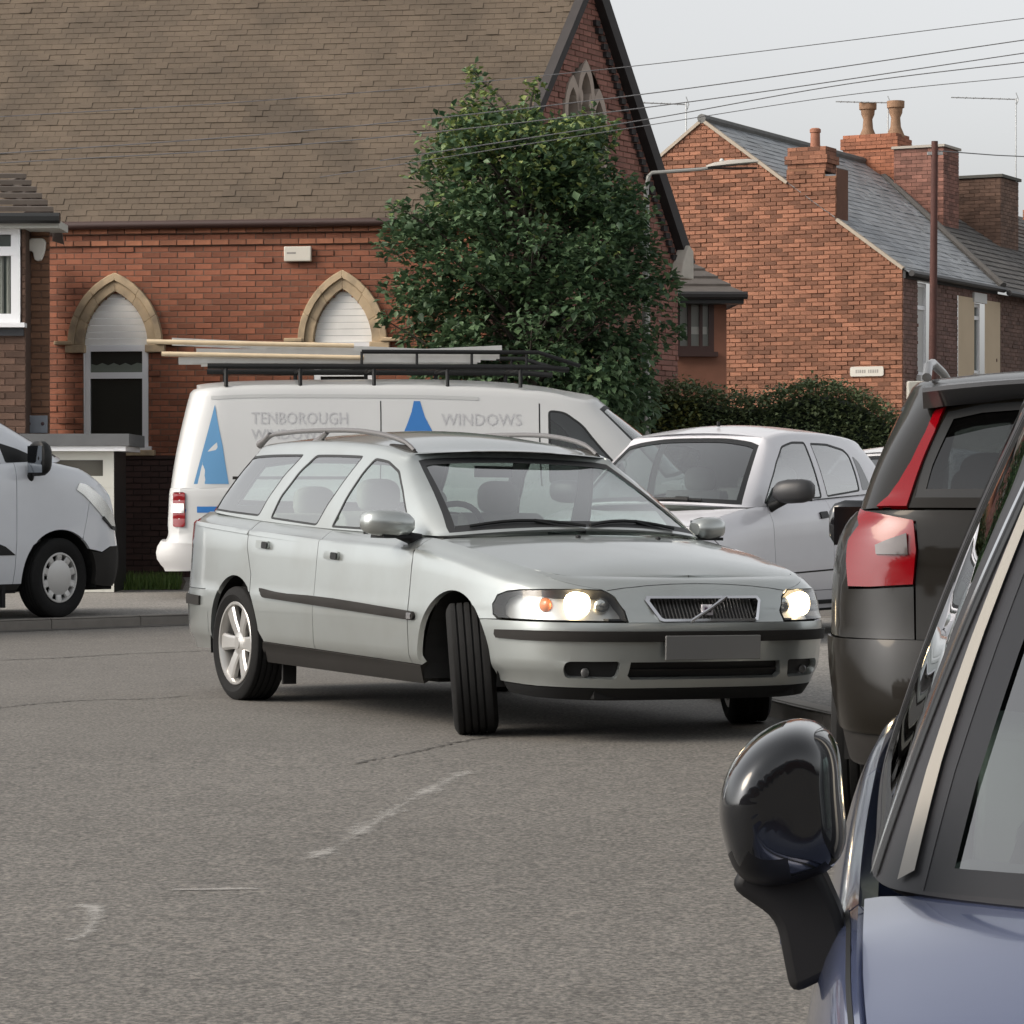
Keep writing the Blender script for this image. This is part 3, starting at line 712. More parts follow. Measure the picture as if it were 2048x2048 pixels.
# ------------------------------------------------------------------ small hipped building behind the chapel
def build_annexe():
    root = empty('annexe', (2.6, 45, 0), 0, label='low rendered building with brown window and hipped slab tiled roof right of the chapel', cat='building')
    Y = 45.0; P = Plane((0, Y), (1, .06)); x = lambda px: P.hit(px, 600)[0]; z = lambda py: CAMZ + (HOR - py) / FPX * Y
    x0, x1 = x(1285), x(1453); ze = z(588); WALL = mat('pink_render', (.235, .105, .068), .9, var=.12, vscale=4)
    quad = MB(); wx0, wx1, wz0, wz1 = x(1352), x(1428), z(703), z(596)
    UV, F = tri_uv([(x0, 0), (x1, 0), (x1, ze), (x0, ze)], [[(wx0, wz0), (wx1, wz0), (wx1, wz1), (wx0, wz1)]], 1, 1)
    mesh_obj('wall', [P(a, b, 0) for a, b in UV], F, WALL, root, False)
    mesh_obj('side_wall', [P(x1, 0, 0), P(x1, 0, -4), P(x1, ze, -4), P(x1, ze, 0)], [(0, 1, 2, 3)], WALL, root, False)
    BW = mat('brown_window_frame', (.050, .022, .018), .5)
    wn_ = empty('window'); wn_.parent = root
    fr = MB()
    for a, b, c_, d in ((wx0, wx1, wz0, wz0 + .09), (wx0, wx1, wz1 - .06, wz1), (wx0, wx0 + .06, wz0, wz1), (wx1 - .08, wx1, wz0, wz1)): fr.prism([(a, c_), (b, c_), (b, d), (a, d)], P, -.08, .0 if (b - a) > .3 else -.003)
    for px in (1379, 1402): a = x(px); fr.prism([(a - .025, wz0), (a + .025, wz0), (a + .025, wz1), (a - .025, wz1)], P, -.08, -.005)
    fr.build('window_frame', BW, wn_)
    quad_prism(P, wx0 + .06, wx1 - .08, wz0 + .09, wz1 - .06, -.07, -.06).build('pane', mat('pane_pale', (.28, .29, .26), .08, spec=.8), wn_)
    quad_prism(P, wx0 + .1, wx1 - .1, z(667), z(652), -.058, -.055).build('blind_bottom', mat('blind_white', (.55, .55, .50), .7), wn_)
    quad_prism(P, wx0 - .05, wx1 + .05, wz0 - .07, wz0, -.02, .08).build('window_sill', BW, wn_)
    # roof: overlapping slab courses, hip on the right
    TM = mat('slab_tile', (.085, .075, .068), .9, var=.2, vscale=6); n = 6; ov = .30
    ez0, ez1 = ze - .02, z(478); er = x1 + .22; rise = ez1 - ez0; run = 2.0
    for i in range(n):
        f0, f1 = i / n, (i + 1.25) / n
        xr0, xr1 = er - (er - x(1362)) * f0, er - (er - x(1362)) * f1
        za, zb = ez0 + rise * f0 + .045, ez0 + rise * f1; da, db = ov - run * f0, ov - run * f1
        V = [P(x0 - .3, za, da), P(xr0, za, da), P(xr1, zb, db), P(x0 - .3, zb, db), P(x0 - .3, za - .06, da), P(xr0, za - .06, da), P(xr0 + .0, za, da - .02), P(xr0, za, -4), P(xr1, zb, -4)]
        MB().add(V, [(0, 1, 2, 3), (4, 5, 1, 0), (1, 7, 8, 2)]).build('tile_course', TM, root, fix=False)
    GB = mat('gutter_dark', (.018, .017, .018), .5)
    MB().tube([P(x0 - .3, ze - .03, ov + .03), P(er + .05, ze - .03, ov + .03)], .06, 8).build('gutter', GB, root, True)
    quad_prism(P, x0 - .3, er, ze - .15, ze - .0, .0, ov).build('soffit', GB, root)
    mesh_obj('hip_edge', [P(er, ze - .13, ov), P(er, ze + .02, ov), P(er, ze + .02, -4), P(er, ze - .13, -4)], [(0, 1, 2, 3)], GB, root, False)
    rebase(root)

# ------------------------------------------------------------------ terrace with brick gable on the right
TK = np.array([6.77, 52.0]); TF_ = np.array([.469, .883]); TG = np.array([-.883, .469])
def terrace_pt(t, d, z): p = TK + TF_ * t + TG * d; return Vector((p[0], p[1], z))
EAV, RID, HALF = 5.01, 7.79, 3.80
def pot(root, P, h, m, r=.12, fancy=True):
    pr = [(r * 1.15, 0), (r * 1.2, .05), (r * .72, .22), (r * .62, h * .55), (r * .9, h * .68), (r * .95, h * .80), (r * 1.18, h * .82), (r * 1.2, h), (r * .8, h), (r * .75, h * .7)] if fancy else [(r * 1.0, 0), (r * .92, h * .8), (r * 1.1, h * .82), (r * 1.1, h * .95), (r * .8, h), (r * .7, h * .5)]
    b = MB().lathe(pr, 16, 'z'); o = b.build('chimney_pot', m, root, True, 40); o.location = P; return o
def stack(root, t, d, wt, wd, z0, z1, m, name='chimney_stack', cap=True):
    """brick chimney built in courses, projecting cap courses"""
    rs = random.Random(int(t * 10 + d * 100)); mb = MB(); P0 = terrace_pt(t, d, 0); ang = math.atan2(TF_[1], TF_[0]); z = z0
    ch = empty(name); ch.parent = root
    co = mb
    bl = .225
    while z < z1 - .01:
        top = z > z1 - .30; g = .04 if (cap and z1 - .30 < z < z1 - .10) else 0.0; row = int(round((z - z0) / .075))
        for ax, (w, e) in enumerate(((wt, wd), (wd, wt))):
            for s_ in (-1, 1):
                x = -w / 2 - g - (bl / 2 if row % 2 else 0)
                while x < w / 2 + g:
                    l, r_ = max(x, -w / 2 - g), min(x + bl, w / 2 + g)
                    if r_ - l > .03:
                        a, b = (l + .004, r_ - .004), s_ * (e / 2 + g); q = sorted((b, b - s_ * .05))
                        lo, hi = ((a[0], q[0], z + .004), (a[1], q[1], z + .071)) if ax == 0 else ((q[0], a[0], z + .004), (q[1], a[1], z + .071))
                        co.box(lo, hi, r=rs.random())
                    x += bl
        z += .075
    o = co.build('bricks', m, ch, rnd=True); o.location = P0; o.rotation_euler.z = ang; tag(o, kind='stuff')
    c_ = MB().box((-wt / 2 + .012, -wd / 2 + .012, z0), (wt / 2 - .012, wd / 2 - .012, z1 - .01)).build('mortar_core', M_MORT, ch); c_.location = P0; c_.rotation_euler.z = ang
    return ch
def aerial(root, P, h, L, ang, flip=1):
    m = MB(); P = Vector(P); m.tube([P, P + Vector((0, 0, h))], .016, 6); d = Vector((math.cos(ang), math.sin(ang), 0.03)); T = P + Vector((0, 0, h - .03)); m.tube([T, T + d * L], .012, 6)
    s_ = Vector((-d.y, d.x, 0)).normalized()
    for i in range(7): q = T + d * (L * (.12 + .13 * i)); m.tube([q - s_ * .12, q + s_ * .12], .007, 5)
    m.tube([T + Vector((0, 0, .14)), T - d * .05, T - Vector((0, 0, .14))], .010, 5)
    return m.build('aerial', mat('aerial_metal', (.45, .46, .46), .4, metal=.6), root)
def build_terrace():
    root = empty('end_terrace_house', tuple(terrace_pt(0, 0, 0)), 0, label='orange brick end of terrace house with slate roof and broad gable wall', cat='house')
    G = Plane(TK, TG, out=-TF_); F_ = Plane(TK, TF_, out=-TG)
    GB = mat('gable_orange_brick', (.235, .104, .062), .88, var=.20, vscale=5, attr=.42, dirt=(.14, .062, .034), dirt_amt=.55, dirt_scale=1.0, bump=.35, bscale=60)
    # gable wall with raised shoulder and chimney breast
    ad = lambda px: G.hit(px, 500)[0]; zz = lambda px, py: G.hit(px, py)[1]
    c0, c1 = ad(1672), ad(1573)
    poly = [(0, 0), (2 * HALF, 0), (2 * HALF, EAV), (HALF, RID), (c1, RID - (HALF - c1) * (RID - EAV) / HALF), (c1, zz(1600, 338)), (ad(1650), zz(1640, 338)), (ad(1650), zz(1660, 352)), (c0, zz(1668, 352)), (c0, EAV + c0 * (RID - EAV) / HALF), (0, EAV)]
    brick_wall(root, G, poly, [], GB, mat('lime_mortar', (.20, .098, .055), .95, var=.15, vscale=12), 21, proud=.016, rough=.008, cen=(2.4, 5.2))
    ret = MB()
    for a in (c0, c1): ret.prism([(a - .005, EAV), (a + .005, EAV), (a + .005, zz(1600, 340)), (a - .005, zz(1600, 340))], G, -.55, .0)
    ret.build('breast_side', GB, root)
    quad_prism(G, c0, c1, zz(1640, 352) - .06, zz(1640, 352) - .01, -.55, -.01).build('breast_top', M_MORT, root)
    st = stack(root, .28, (ad(1650) + c1) / 2, .50, abs(ad(1650) - c1), zz(1610, 345), zz(1610, 300), GB)
    pot(st, terrace_pt(.28, (ad(1618)), zz(1610, 302)), .42, mat('pot_red', (.30, .13, .08), .8, var=.15), .09, False)
    # verge boards
    VB = mat('verge_mortar', (.36, .31, .25), .9, var=.1)
    def verge(a0, z0, a1, z1): 
        n = np.array([-(z1 - z0), a1 - a0]); n = n / np.linalg.norm(n); n = n if n[1] > 0 else -n
        MB().prism([(a0, z0), (a1, z1), (a1 + n[0] * .055, z1 + n[1] * .055), (a0 + n[0] * .055, z0 + n[1] * .055)], G, -.05, .05).build('verge', VB, root)
    verge(0, EAV, c0, EAV + c0 * (RID - EAV) / HALF); verge(c1, RID - (HALF - c1) * (RID - EAV) / HALF, HALF, RID); verge(HALF, RID, 2 * HALF, EAV)
    # front wall
    FB = mat('front_brick', (.135, .078, .066), .88, var=.15, vscale=7, attr=.25, bump=.2)
    ft = lambda px: F_.hit(px, 600)[0]; fz = lambda px, py: F_.hit(px, py)[1]
    T1 = 4.9; w1 = (ft(1834), ft(1860)); wz = (fz(1845, 752), fz(1845, 565)); w2 = (ft(1946), ft(1967)); wz2 = (fz(1955, 748), fz(1955, 606))
    cr0, cr1 = ft(1914), ft(1998)
    hol = [[(w1[0], wz[0]), (w1[1], wz[0]), (w1[1], wz[1]), (w1[0], wz[1])]]
    brick_wall(root, F_, [(0, 0), (cr0, 0), (cr0, EAV), (0, EAV)], hol, FB, M_MORT, 22, n_single=100, cen=(1.0, 4))
    h2 = [(w2[0], wz2[0]), (w2[1], wz2[0]), (w2[1], wz2[1]), (w2[0], wz2[1])]
    UV, F = tri_uv([(cr0, 0), (cr1, 0), (cr1, EAV - .28), (cr0, EAV - .28)], [h2], 1, 1); mesh_obj('cream_render', [F_(a, b, .02) for a, b in UV], F, mat('cream_render', (.50, .40, .28), .85, var=.05, vscale=2), root, False)
    brick_wall(root, F_, [(cr0, EAV - .28), (T1, EAV - .28), (T1, EAV), (cr0, EAV)], [], FB, M_MORT, 23, n_single=20)
    for (a, b), (c_, d), two in ((w1, wz, True), (w2, wz2, False)):
        w = empty('sash_window'); w.parent = root
        quad_prism(F_, a, b, c_, d, -.14, -.12).build('pane', mat('pane_grey', (.10, .11, .10), .08), w)
        fr = MB()
        for p, q, r, s_ in ((a, a + .06, c_, d), (b - .06, b, c_, d), (a, b, d - .07, d), (a, b, c_, c_ + .07), (a, b, (c_ + d) / 2 + .35, (c_ + d) / 2 + .42)): fr.prism([(p, r), (q, r), (q, s_), (p, s_)], F_, -.12, -.08 + (.002 if q - p > .2 else 0))
        fr.build('window_frame', M_UPVC, w)
        quad_prism(F_, a - .06, b + .06, d, d + .18, -.02, .045).build('lintel', mat('white_lintel', (.55, .55, .54), .7), w)
        quad_prism(F_, a - .06, b + .06, c_ - .10, c_, -.02, .09).build('window_sill', mat('white_lintel', (.55, .55, .54), .7), w)
        if two: quad_prism(F_, a + .07, b - .07, c_ + .07, d - .07, -.119, -.112).build('net_curtain', mat('net_curtain', (.50, .50, .49), .9), w)
    # slate roof, its far edge runs back along the next roof
    SL = mat('slate', (.235, .25, .265), .5, var=.18, vscale=3, attr=.22, dirt=(.15, .155, .15), dirt_amt=.4, dirt_scale=1.5)
    e = Vector((*TF_, 0)); O = terrace_pt(0, -.12, EAV - .05); up = terrace_pt(0, HALF, RID + .03) - O; sl = up.length
    tile_roof(root, O, e, up, [(-.03, 0), (T1, 0), (8.3, sl), (-.03, sl)], SL, .25, .19, .008, 31, part='slate', cen=(1.8, 2.0), under=SL)
    back = terrace_pt(0, 2 * HALF, EAV); mesh_obj('rear_roof', [terrace_pt(-.03, HALF, RID + .03), terrace_pt(8.3, HALF, RID + .03), terrace_pt(8.3, 2 * HALF, EAV), terrace_pt(-.03, 2 * HALF, EAV)], [(0, 1, 2, 3)], SL, root, False)
    MB().tube([terrace_pt(-.05, HALF, RID + .06), terrace_pt(8.3, HALF, RID + .06)], .085, 8).build('ridge_tiles', mat('ridge_grey', (.12, .12, .115), .8, var=.2), root, True)
    DG = mat('gutter_dark', (.018, .017, .018), .5)
    MB().tube([terrace_pt(-.02, -.17, EAV - .06), terrace_pt(T1, -.17, EAV - .06)], .055, 8).build('gutter', DG, root, True)
    quad_prism(F_, 0, T1, EAV - .14, EAV + .02, 0.001, .05).build('fascia', DG, root)
    # paired pots on the stack at the party wall
    bs = mat('stack_brick', (.27, .105, .058), .88, var=.2, vscale=7, attr=.3)
    s2 = stack(root, 8.2, HALF - .15, .75, 1.15, RID - .6, 8.35, bs)
    for d in (-.42, .18): pot(s2, terrace_pt(8.2, HALF - .15 + d, 8.33), .74, mat('pot_buff', (.25, .145, .085), .8, var=.25, vscale=5), .15)
    s3 = stack(root, 8.0, HALF - 1.30, .9, 1.05, EAV + .9, 8.02, mat('stack_brick_dark', (.20, .095, .072), .88, var=.25, vscale=6, attr=.35), cap=False)
    q = MB().box((-.50, -.56, 8.02), (.50, .56, 8.07)).build('stone_cap', mat('cap_stone', (.35, .32, .28), .9), s3); q.location = terrace_pt(8.0, HALF - 1.30, 0); q.rotation_euler.z = math.atan2(TF_[1], TF_[0])
    aerial(root, terrace_pt(.6, HALF + .6, RID - .6), 1.05, 1.2, math.pi * 1.02); aerial(root, terrace_pt(8.2, HALF - .4, 8.3), .78, 1.05, math.pi * .98)
    # next houses of the row
    rebase(root)
    r2 = empty('mid_terrace_house', tuple(terrace_pt(T1, 0, 0)), 0, label='brick mid terrace house with dark tiled roof beyond the cream painted front', cat='house')
    DK = mat('dark_tile', (.10, .095, .09), .85, var=.2, vscale=5, attr=.25)
    F2 = Plane(TK, TF_, out=-TG)
    brick_wall(r2, F2, [(T1, 0), (14, 0), (14, EAV - .12), (T1, EAV - .12)], [[(7.0, 2.2), (7.9, 2.2), (7.9, 4.5), (7.0, 4.5)]], mat('front_brick_brown', (.12, .072, .058), .88, var=.15, attr=.25), M_MORT, 24, n_single=60, cen=(5.5, 3.5))
    w = empty('sash_window'); w.parent = r2; quad_prism(F2, 7.0, 7.9, 2.2, 4.5, -.14, -.12).build('pane', M_PANE, w); fr = MB()
    for p, q, r, s_ in ((7.0, 7.08, 2.2, 4.5), (7.82, 7.9, 2.2, 4.5), (7.0, 7.9, 4.42, 4.5), (7.0, 7.9, 2.2, 2.28), (7.0, 7.9, 3.4, 3.48)): fr.prism([(p, r), (q, r), (q, s_), (p, s_)], F2, -.12, -.08 + (.002 if q - p > .2 else 0))
    fr.build('window_frame', M_UPVC, w); quad_prism(F2, 6.9, 8.0, 4.5, 4.7, -.02, .05).build('lintel', mat('white_lintel', (.55, .55, .54), .7), w)
    O = terrace_pt(0, -.20, EAV - .10); up = terrace_pt(0, HALF, RID - .10) - O; sl2 = up.length
    tile_roof(r2, O, e, up, [(T1 + .04, 0), (16, 0), (16, sl2), (8.2, sl2)], DK, .28, .22, .02, 33, n_single=150, part='roof_tile', cen=(6.5, 1.5), under=DK)
    MB().tube([terrace_pt(T1, -.27, EAV - .12), terrace_pt(14, -.27, EAV - .12)], .055, 8).build('gutter', DG, r2, True)
    # raised verge between the two roofs
    MB().tube([terrace_pt(T1 + .02, -.15, EAV + .02), terrace_pt(8.25, HALF, RID + .06)], .07, 6).build('verge', DK, r2, True)
    tb = mat('stack_brown', (.14, .085, .062), .9, var=.25, vscale=5, attr=.3)
    s4 = stack(r2, 10.5, HALF - 1.65, 1.15, 1.1, EAV + .8, 7.62, tb, cap=False); q = MB().box((-.62, -.60, 7.62), (.62, .60, 7.68)).build('stone_cap', mat('cap_dark', (.10, .10, .09), .9), s4); q.location = terrace_pt(10.5, HALF - 1.65, 0); q.rotation_euler.z = math.atan2(TF_[1], TF_[0])
    aerial(r2, terrace_pt(10.9, HALF - 2.2, 7.6), 1.75, 1.35, math.pi * 1.0)
    rebase(r2)
    r3 = empty('far_terrace_house', tuple(terrace_pt(14, 0, 0)), 0, label='far brick terrace house with two low stacks at the right edge', cat='house')
    s5 = stack(r3, 14.6, HALF - 1.7, .9, .75, EAV + .6, 7.38, bs); pot(s5, terrace_pt(14.6, HALF - 1.7, 7.36), .28, mat('pot_grey', (.10, .10, .09), .8), .12, False); blob('ball_finial', mat('white_ball', (.6, .6, .6), .5), s5, tuple(terrace_pt(14.1, HALF - 2.15, 6.75)), .13)
    s6 = stack(r3, 15.5, HALF - 2.6, 1.2, 1.5, EAV + .2, 7.0, tb, cap=False)
    brick_wall(r3, F2, [(14.02, 0), (20, 0), (20, EAV - .2), (14.02, EAV - .2)], [], tb, M_MORT, 25, n_single=20)
    O = terrace_pt(0, -.2, EAV - .12); up = terrace_pt(0, HALF, RID - .25) - O
    mesh_obj('roof', [O + e * 14.0, O + e * 20, O + e * 20 + up, O + e * 16.2 + up], [(0, 1, 2, 3)], DK, r3, False); rebase(r3)
    # street name plate on the gable
    a, z = G.hit(1735, 743); t = empty('street_name_plate', G(a, z, .03), 0, label='small white street name plate low on the orange brick gable', cat='sign')
    MB().prism(round_poly([(a - .31, z - .085), (a + .31, z - .085), (a + .31, z + .085), (a - .31, z + .085)], .04), G, .02, .045).build('plate', mat('sign_white', (.52, .50, .45), .5), t)
    ink = MB(); rs = random.Random(4)
    x = a + .24
    while x > a - .24:
        w_ = rs.uniform(.018, .032)
        if rs.random() > .12: ink.prism([(x - w_, z - .028), (x, z - .028), (x, z + .03), (x - w_, z + .03)], G, .0455, .0465)
        x -= w_ + .014
    ink.build('worn_lettering', mat('sign_ink', (.26, .25, .23), .6), t); rebase(t)
    # white boxes and bay on the front
    for i, (px0, px1, py0, py1, lb) in enumerate(((1816, 1856, 762, 801, 'upper white utility box on the terrace corner left of the pole'), (1823, 1856, 803, 828, 'lower white utility box with a black slot under the other box'))):
        Yb = 49.3; p0, p1 = at(px0, py1, Yb), at(px1, py0, Yb)
        o = MB().box((0, 0, 0), (p1.x - p0.x, .22, p1.z - p0.z)).build('utility_box', mat('box_white', (.52, .52, .47), .6, var=.05), None); o.location = p0; bevel(o, .02); tag(o, lb, 'utility box')
        if i: MB().box((.19, -.004, .10), (.24, 0, .13)).build('slot', M_DARK, o)
    Yb = 51.2; p0, p1 = at(1872, 812, Yb), at(1950, 768, Yb); bay = MB().box((0, 0, -2.4), (p1.x - p0.x + .6, .9, p1.z - p0.z)).build('bay_window', mat('box_white', (.52, .52, .47), .6), None); bay.location = p0; tag(bay, 'white flat topped bay on the terrace front right of the pole', 'bay window')
    MB().box((-.08, -.08, p1.z - p0.z), (p1.x - p0.x + .7, .9, p1.z - p0.z + .06)).build('bay_roof', mat('bay_top', (.60, .60, .56), .6), bay)

# ------------------------------------------------------------------ house at the left edge, white porch
def build_left():
    Y = 33.0; P = Plane((0, Y), (1, 0)); X = lambda px: (px - 1024) / FPX * Y; Z = lambda py: CAMZ + (HOR - py) / FPX * Y
    root = empty('left_house', (X(20), Y, 0), 0, label='brown brick house with hipped dark tiled roof at the left edge', cat='house')
    BB = mat('brown_brick', (.105, .062, .044), .9, var=.2, vscale=8, attr=.3, bump=.2); RB = mat('brown_brick_warm', (.17, .088, .052), .9, var=.18, vscale=6, attr=.18, bump=.2)
    xr = X(100); xm = X(58); ze = Z(452)
    wx1, wz0, wz1 = X(38), Z(650), Z(462)
    brick_wall(root, P, [(xm, 0), (xr, 0), (xr, ze), (xm, ze)], [], RB, M_MORT, 41, n_single=120, cen=(X(80), 3.3))
    P2 = Plane((0, Y - .35), (1, 0)); k = (Y - .35) / Y
    brick_wall(root, P2, [(X(-160), 0), (X(52) * k, 0), (X(52) * k, ze), (X(-160), ze)], [[(X(-140), wz0), (wx1 * k + .03, wz0), (wx1 * k + .03, wz1), (X(-140), wz1)]], BB, M_MORT, 42, n_single=120, cen=(X(10), 1.9))
    mesh_obj('bay_side', [P2(X(52) * k, 0), (X(52) * k, Y, 0), (X(52) * k, Y, ze), P2(X(52) * k, ze)], [(0, 1, 2, 3)], BB, root, False)
    mesh_obj('side_wall', [(xr, Y, 0), (xr * 38.2 / Y, 38.2, 0), (xr * 38.2 / Y, 38.2, ze), (xr, Y, ze)], [(0, 1, 2, 3)], RB, root, False)
    w = empty('bay_window'); w.parent = root; fr = MB(); a0, a1 = X(-138), wx1 * k + .02; zm = Z(508)
    for p, q, r, s_ in ((a0, a1, wz0, wz0 + .10), (a0, a1, wz1 - .07, wz1), (a1 - .10, a1, wz0, wz1), (a0, a1, zm - .05, zm + .05), (a0, a0 + .1, wz0, wz1), (X(-60), X(-60) + .1, wz0, wz1)): fr.prism([(p, r), (q, r), (q, s_), (p, s_)], P2, -.08, .03 + (.002 if q - p > .2 else 0))
    fr.build('window_frame', M_UPVC, w); quad_prism(P2, a0, a1, wz0, wz1, -.06, -.05).build('pane', mat('pane_green', (.05, .062, .055), .08), w)
    for i in range(8): MB().tube([P2(a1 - .14 - i * .07, wz0 + .1, -.045), P2(a1 - .14 - i * .07, zm - .05, -.045)], .022, 6).build('curtain_fold', mat('curtain_grey', (.17, .18, .16), .9), w)
    quad_prism(P2, a0, a1 + .06, wz0 - .05, wz0, -.05, .12).build('window_sill', M_UPVC, w); quad_prism(P2, a0, a1 + .04, wz0 - .14, wz0 - .052, -.02, .05).build('lead_flashing', mat('lead_grey', (.035, .037, .042), .6), w)
    # hipped roof in stepped courses
    TM = mat('slab_tile_brown', (.080, .066, .056), .9, var=.2, vscale=6); n = 7; ov = .55; er = X(134); z1 = Z(318); xt = X(-6)
    for i in range(n):
        f0, f1 = i / n, (i + 1.2) / n; za, zb = ze + .04 + (z1 - ze) * f0 + .04, ze + (z1 - ze) * f1; xa, xb = er + (xt - er) * f0, er + (xt - er) * f1; da, db = ov - 2.2 * f0, ov - 2.2 * f1
        V = [P(X(-300), za, da), P(xa, za, da), P(xb, zb, db), P(X(-300), zb, db), P(X(-300), za - .05, da), P(xa, za - .05, da), P(xa * 1.112, za, -3.5), P(xb * 1.112, zb, -3.5), P(xa * 1.112, za - .05, -3.5)]
        MB().add(V, [(0, 1, 2, 3), (4, 5, 1, 0), (1, 6, 7, 2), (5, 8, 6, 1)]).build('tile_course', TM, root, fix=False)
    BG = mat('black_gutter', (.012, .013, .013), .4)
    MB().tube([P(X(-300), ze + .03, ov + .06), P(X(137), ze + .03, ov + .06)], .062, 8).build('gutter', BG, root, True); quad_prism(P, X(-300), er, ze - .07, ze + .01, -.1, ov).build('soffit', mat('soffit_white', (.5, .5, .46), .6), root)
    rebase(root)
    # alarm boxes
    o = MB().prism(round_poly([(-.10, .08), (-.07, .12), (.07, .12), (.095, .08), (.085, -.02), (.05, -.12), (0, -.13), (-.03, -.11), (-.045, -.03), (-.10, -.01)], .02), lambda a, b, d: (a, -d, b), 0, .07)
    o = o.build('alarm_box', mat('alarm_white', (.62, .60, .55), .5), None); o.location = P(X(77), Z(500), .03); bevel(o, .012); tag(o, 'white shield shaped alarm box under the eaves of the left house', 'alarm box')
    W = Plane((-1.57, 37.73), (.9905, -.138)); a, z = W.hit(598, 509)
    o = MB().box((-.175, -.07, -.095), (.175, 0, .095)).build('alarm_box', mat('alarm_cream', (.60, .57, .50), .5), None); o.location = W(a, z, .02); o.rotation_euler.z = math.atan2(-.138, .9905); bevel(o, .012); tag(o, 'cream rectangular alarm box high on the chapel wall', 'alarm box')
    MB().box((-.135, -.0715, .0), (-.02, -.0705, .022)).build('printed_name', mat('sign_ink', (.26, .25, .23), .6), o)
    # grey plate on the wall
    o = MB().box((0, 0, 0), (.27, .05, .19)).build('wall_plate', mat('plate_bluegrey', (.20, .22, .25), .5, var=.1), None); o.location = (X(48), Y - .09, Z(866)); tag(o, 'blue grey metal plate on the brick wall above the parked van', 'plate')
    for x in (.07, .22): blob('screw_dot', mat('dot_dark', (.06, .03, .035), .5), o, (x, -.002, .10), .02, 1, .3, 1)
    # white porch with flat grey roof
    Yp = 32.2; kx = lambda px: (px - 1024) / FPX * Yp; kz = lambda py: CAMZ + (HOR - py) / FPX * Yp; Q = Plane((0, Yp), (1, 0))
    po = empty('porch', (kx(150), Yp, .085), 0, label='low white framed porch with flat grey roof behind the parked van', cat='porch')
    x0, x1, zt = kx(-60), kx(228), kz(893)
    quad_prism(Q, x0 - .1, kx(262), zt + .005, kz(868), -1.2, .18).build('flat_roof', mat('felt_grey', (.115, .12, .125), .8, var=.1), po)
    quad_prism(Q, x0 - .1, kx(255), zt - .05, zt + .003, -1.1, .15).build('fascia', M_UPVC, po)
    fr = MB(); zs = [kz(912), kz(962)]
    cream = mat('porch_cream', (.58, .58, .53), .5)
    for p, q, r, s_ in ((x0, x1, kz(920), zt - .052), (x0, x1, kz(975), kz(952)), (kx(206), x1, .09, zt - .052), (x0, kx(206), .09, kz(1040)), (x0, x0 + .1, .09, zt - .052)): fr.prism([(p, r), (q, r), (q, s_), (p, s_)], Q, -.08, (.003 if q - p > .5 else 0))
    fr.build('frame', cream, po)
    for za, zb in ((kz(952), kz(920)), (kz(1040), kz(975))): quad_prism(Q, x0 + .1, kx(206), za, zb, -.06, -.05).build('pane', mat('porch_pane', (.075, .07, .055), .1), po)
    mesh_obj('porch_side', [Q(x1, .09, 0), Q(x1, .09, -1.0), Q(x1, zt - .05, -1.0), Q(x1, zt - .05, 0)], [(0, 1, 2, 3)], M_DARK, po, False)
    rebase(po)

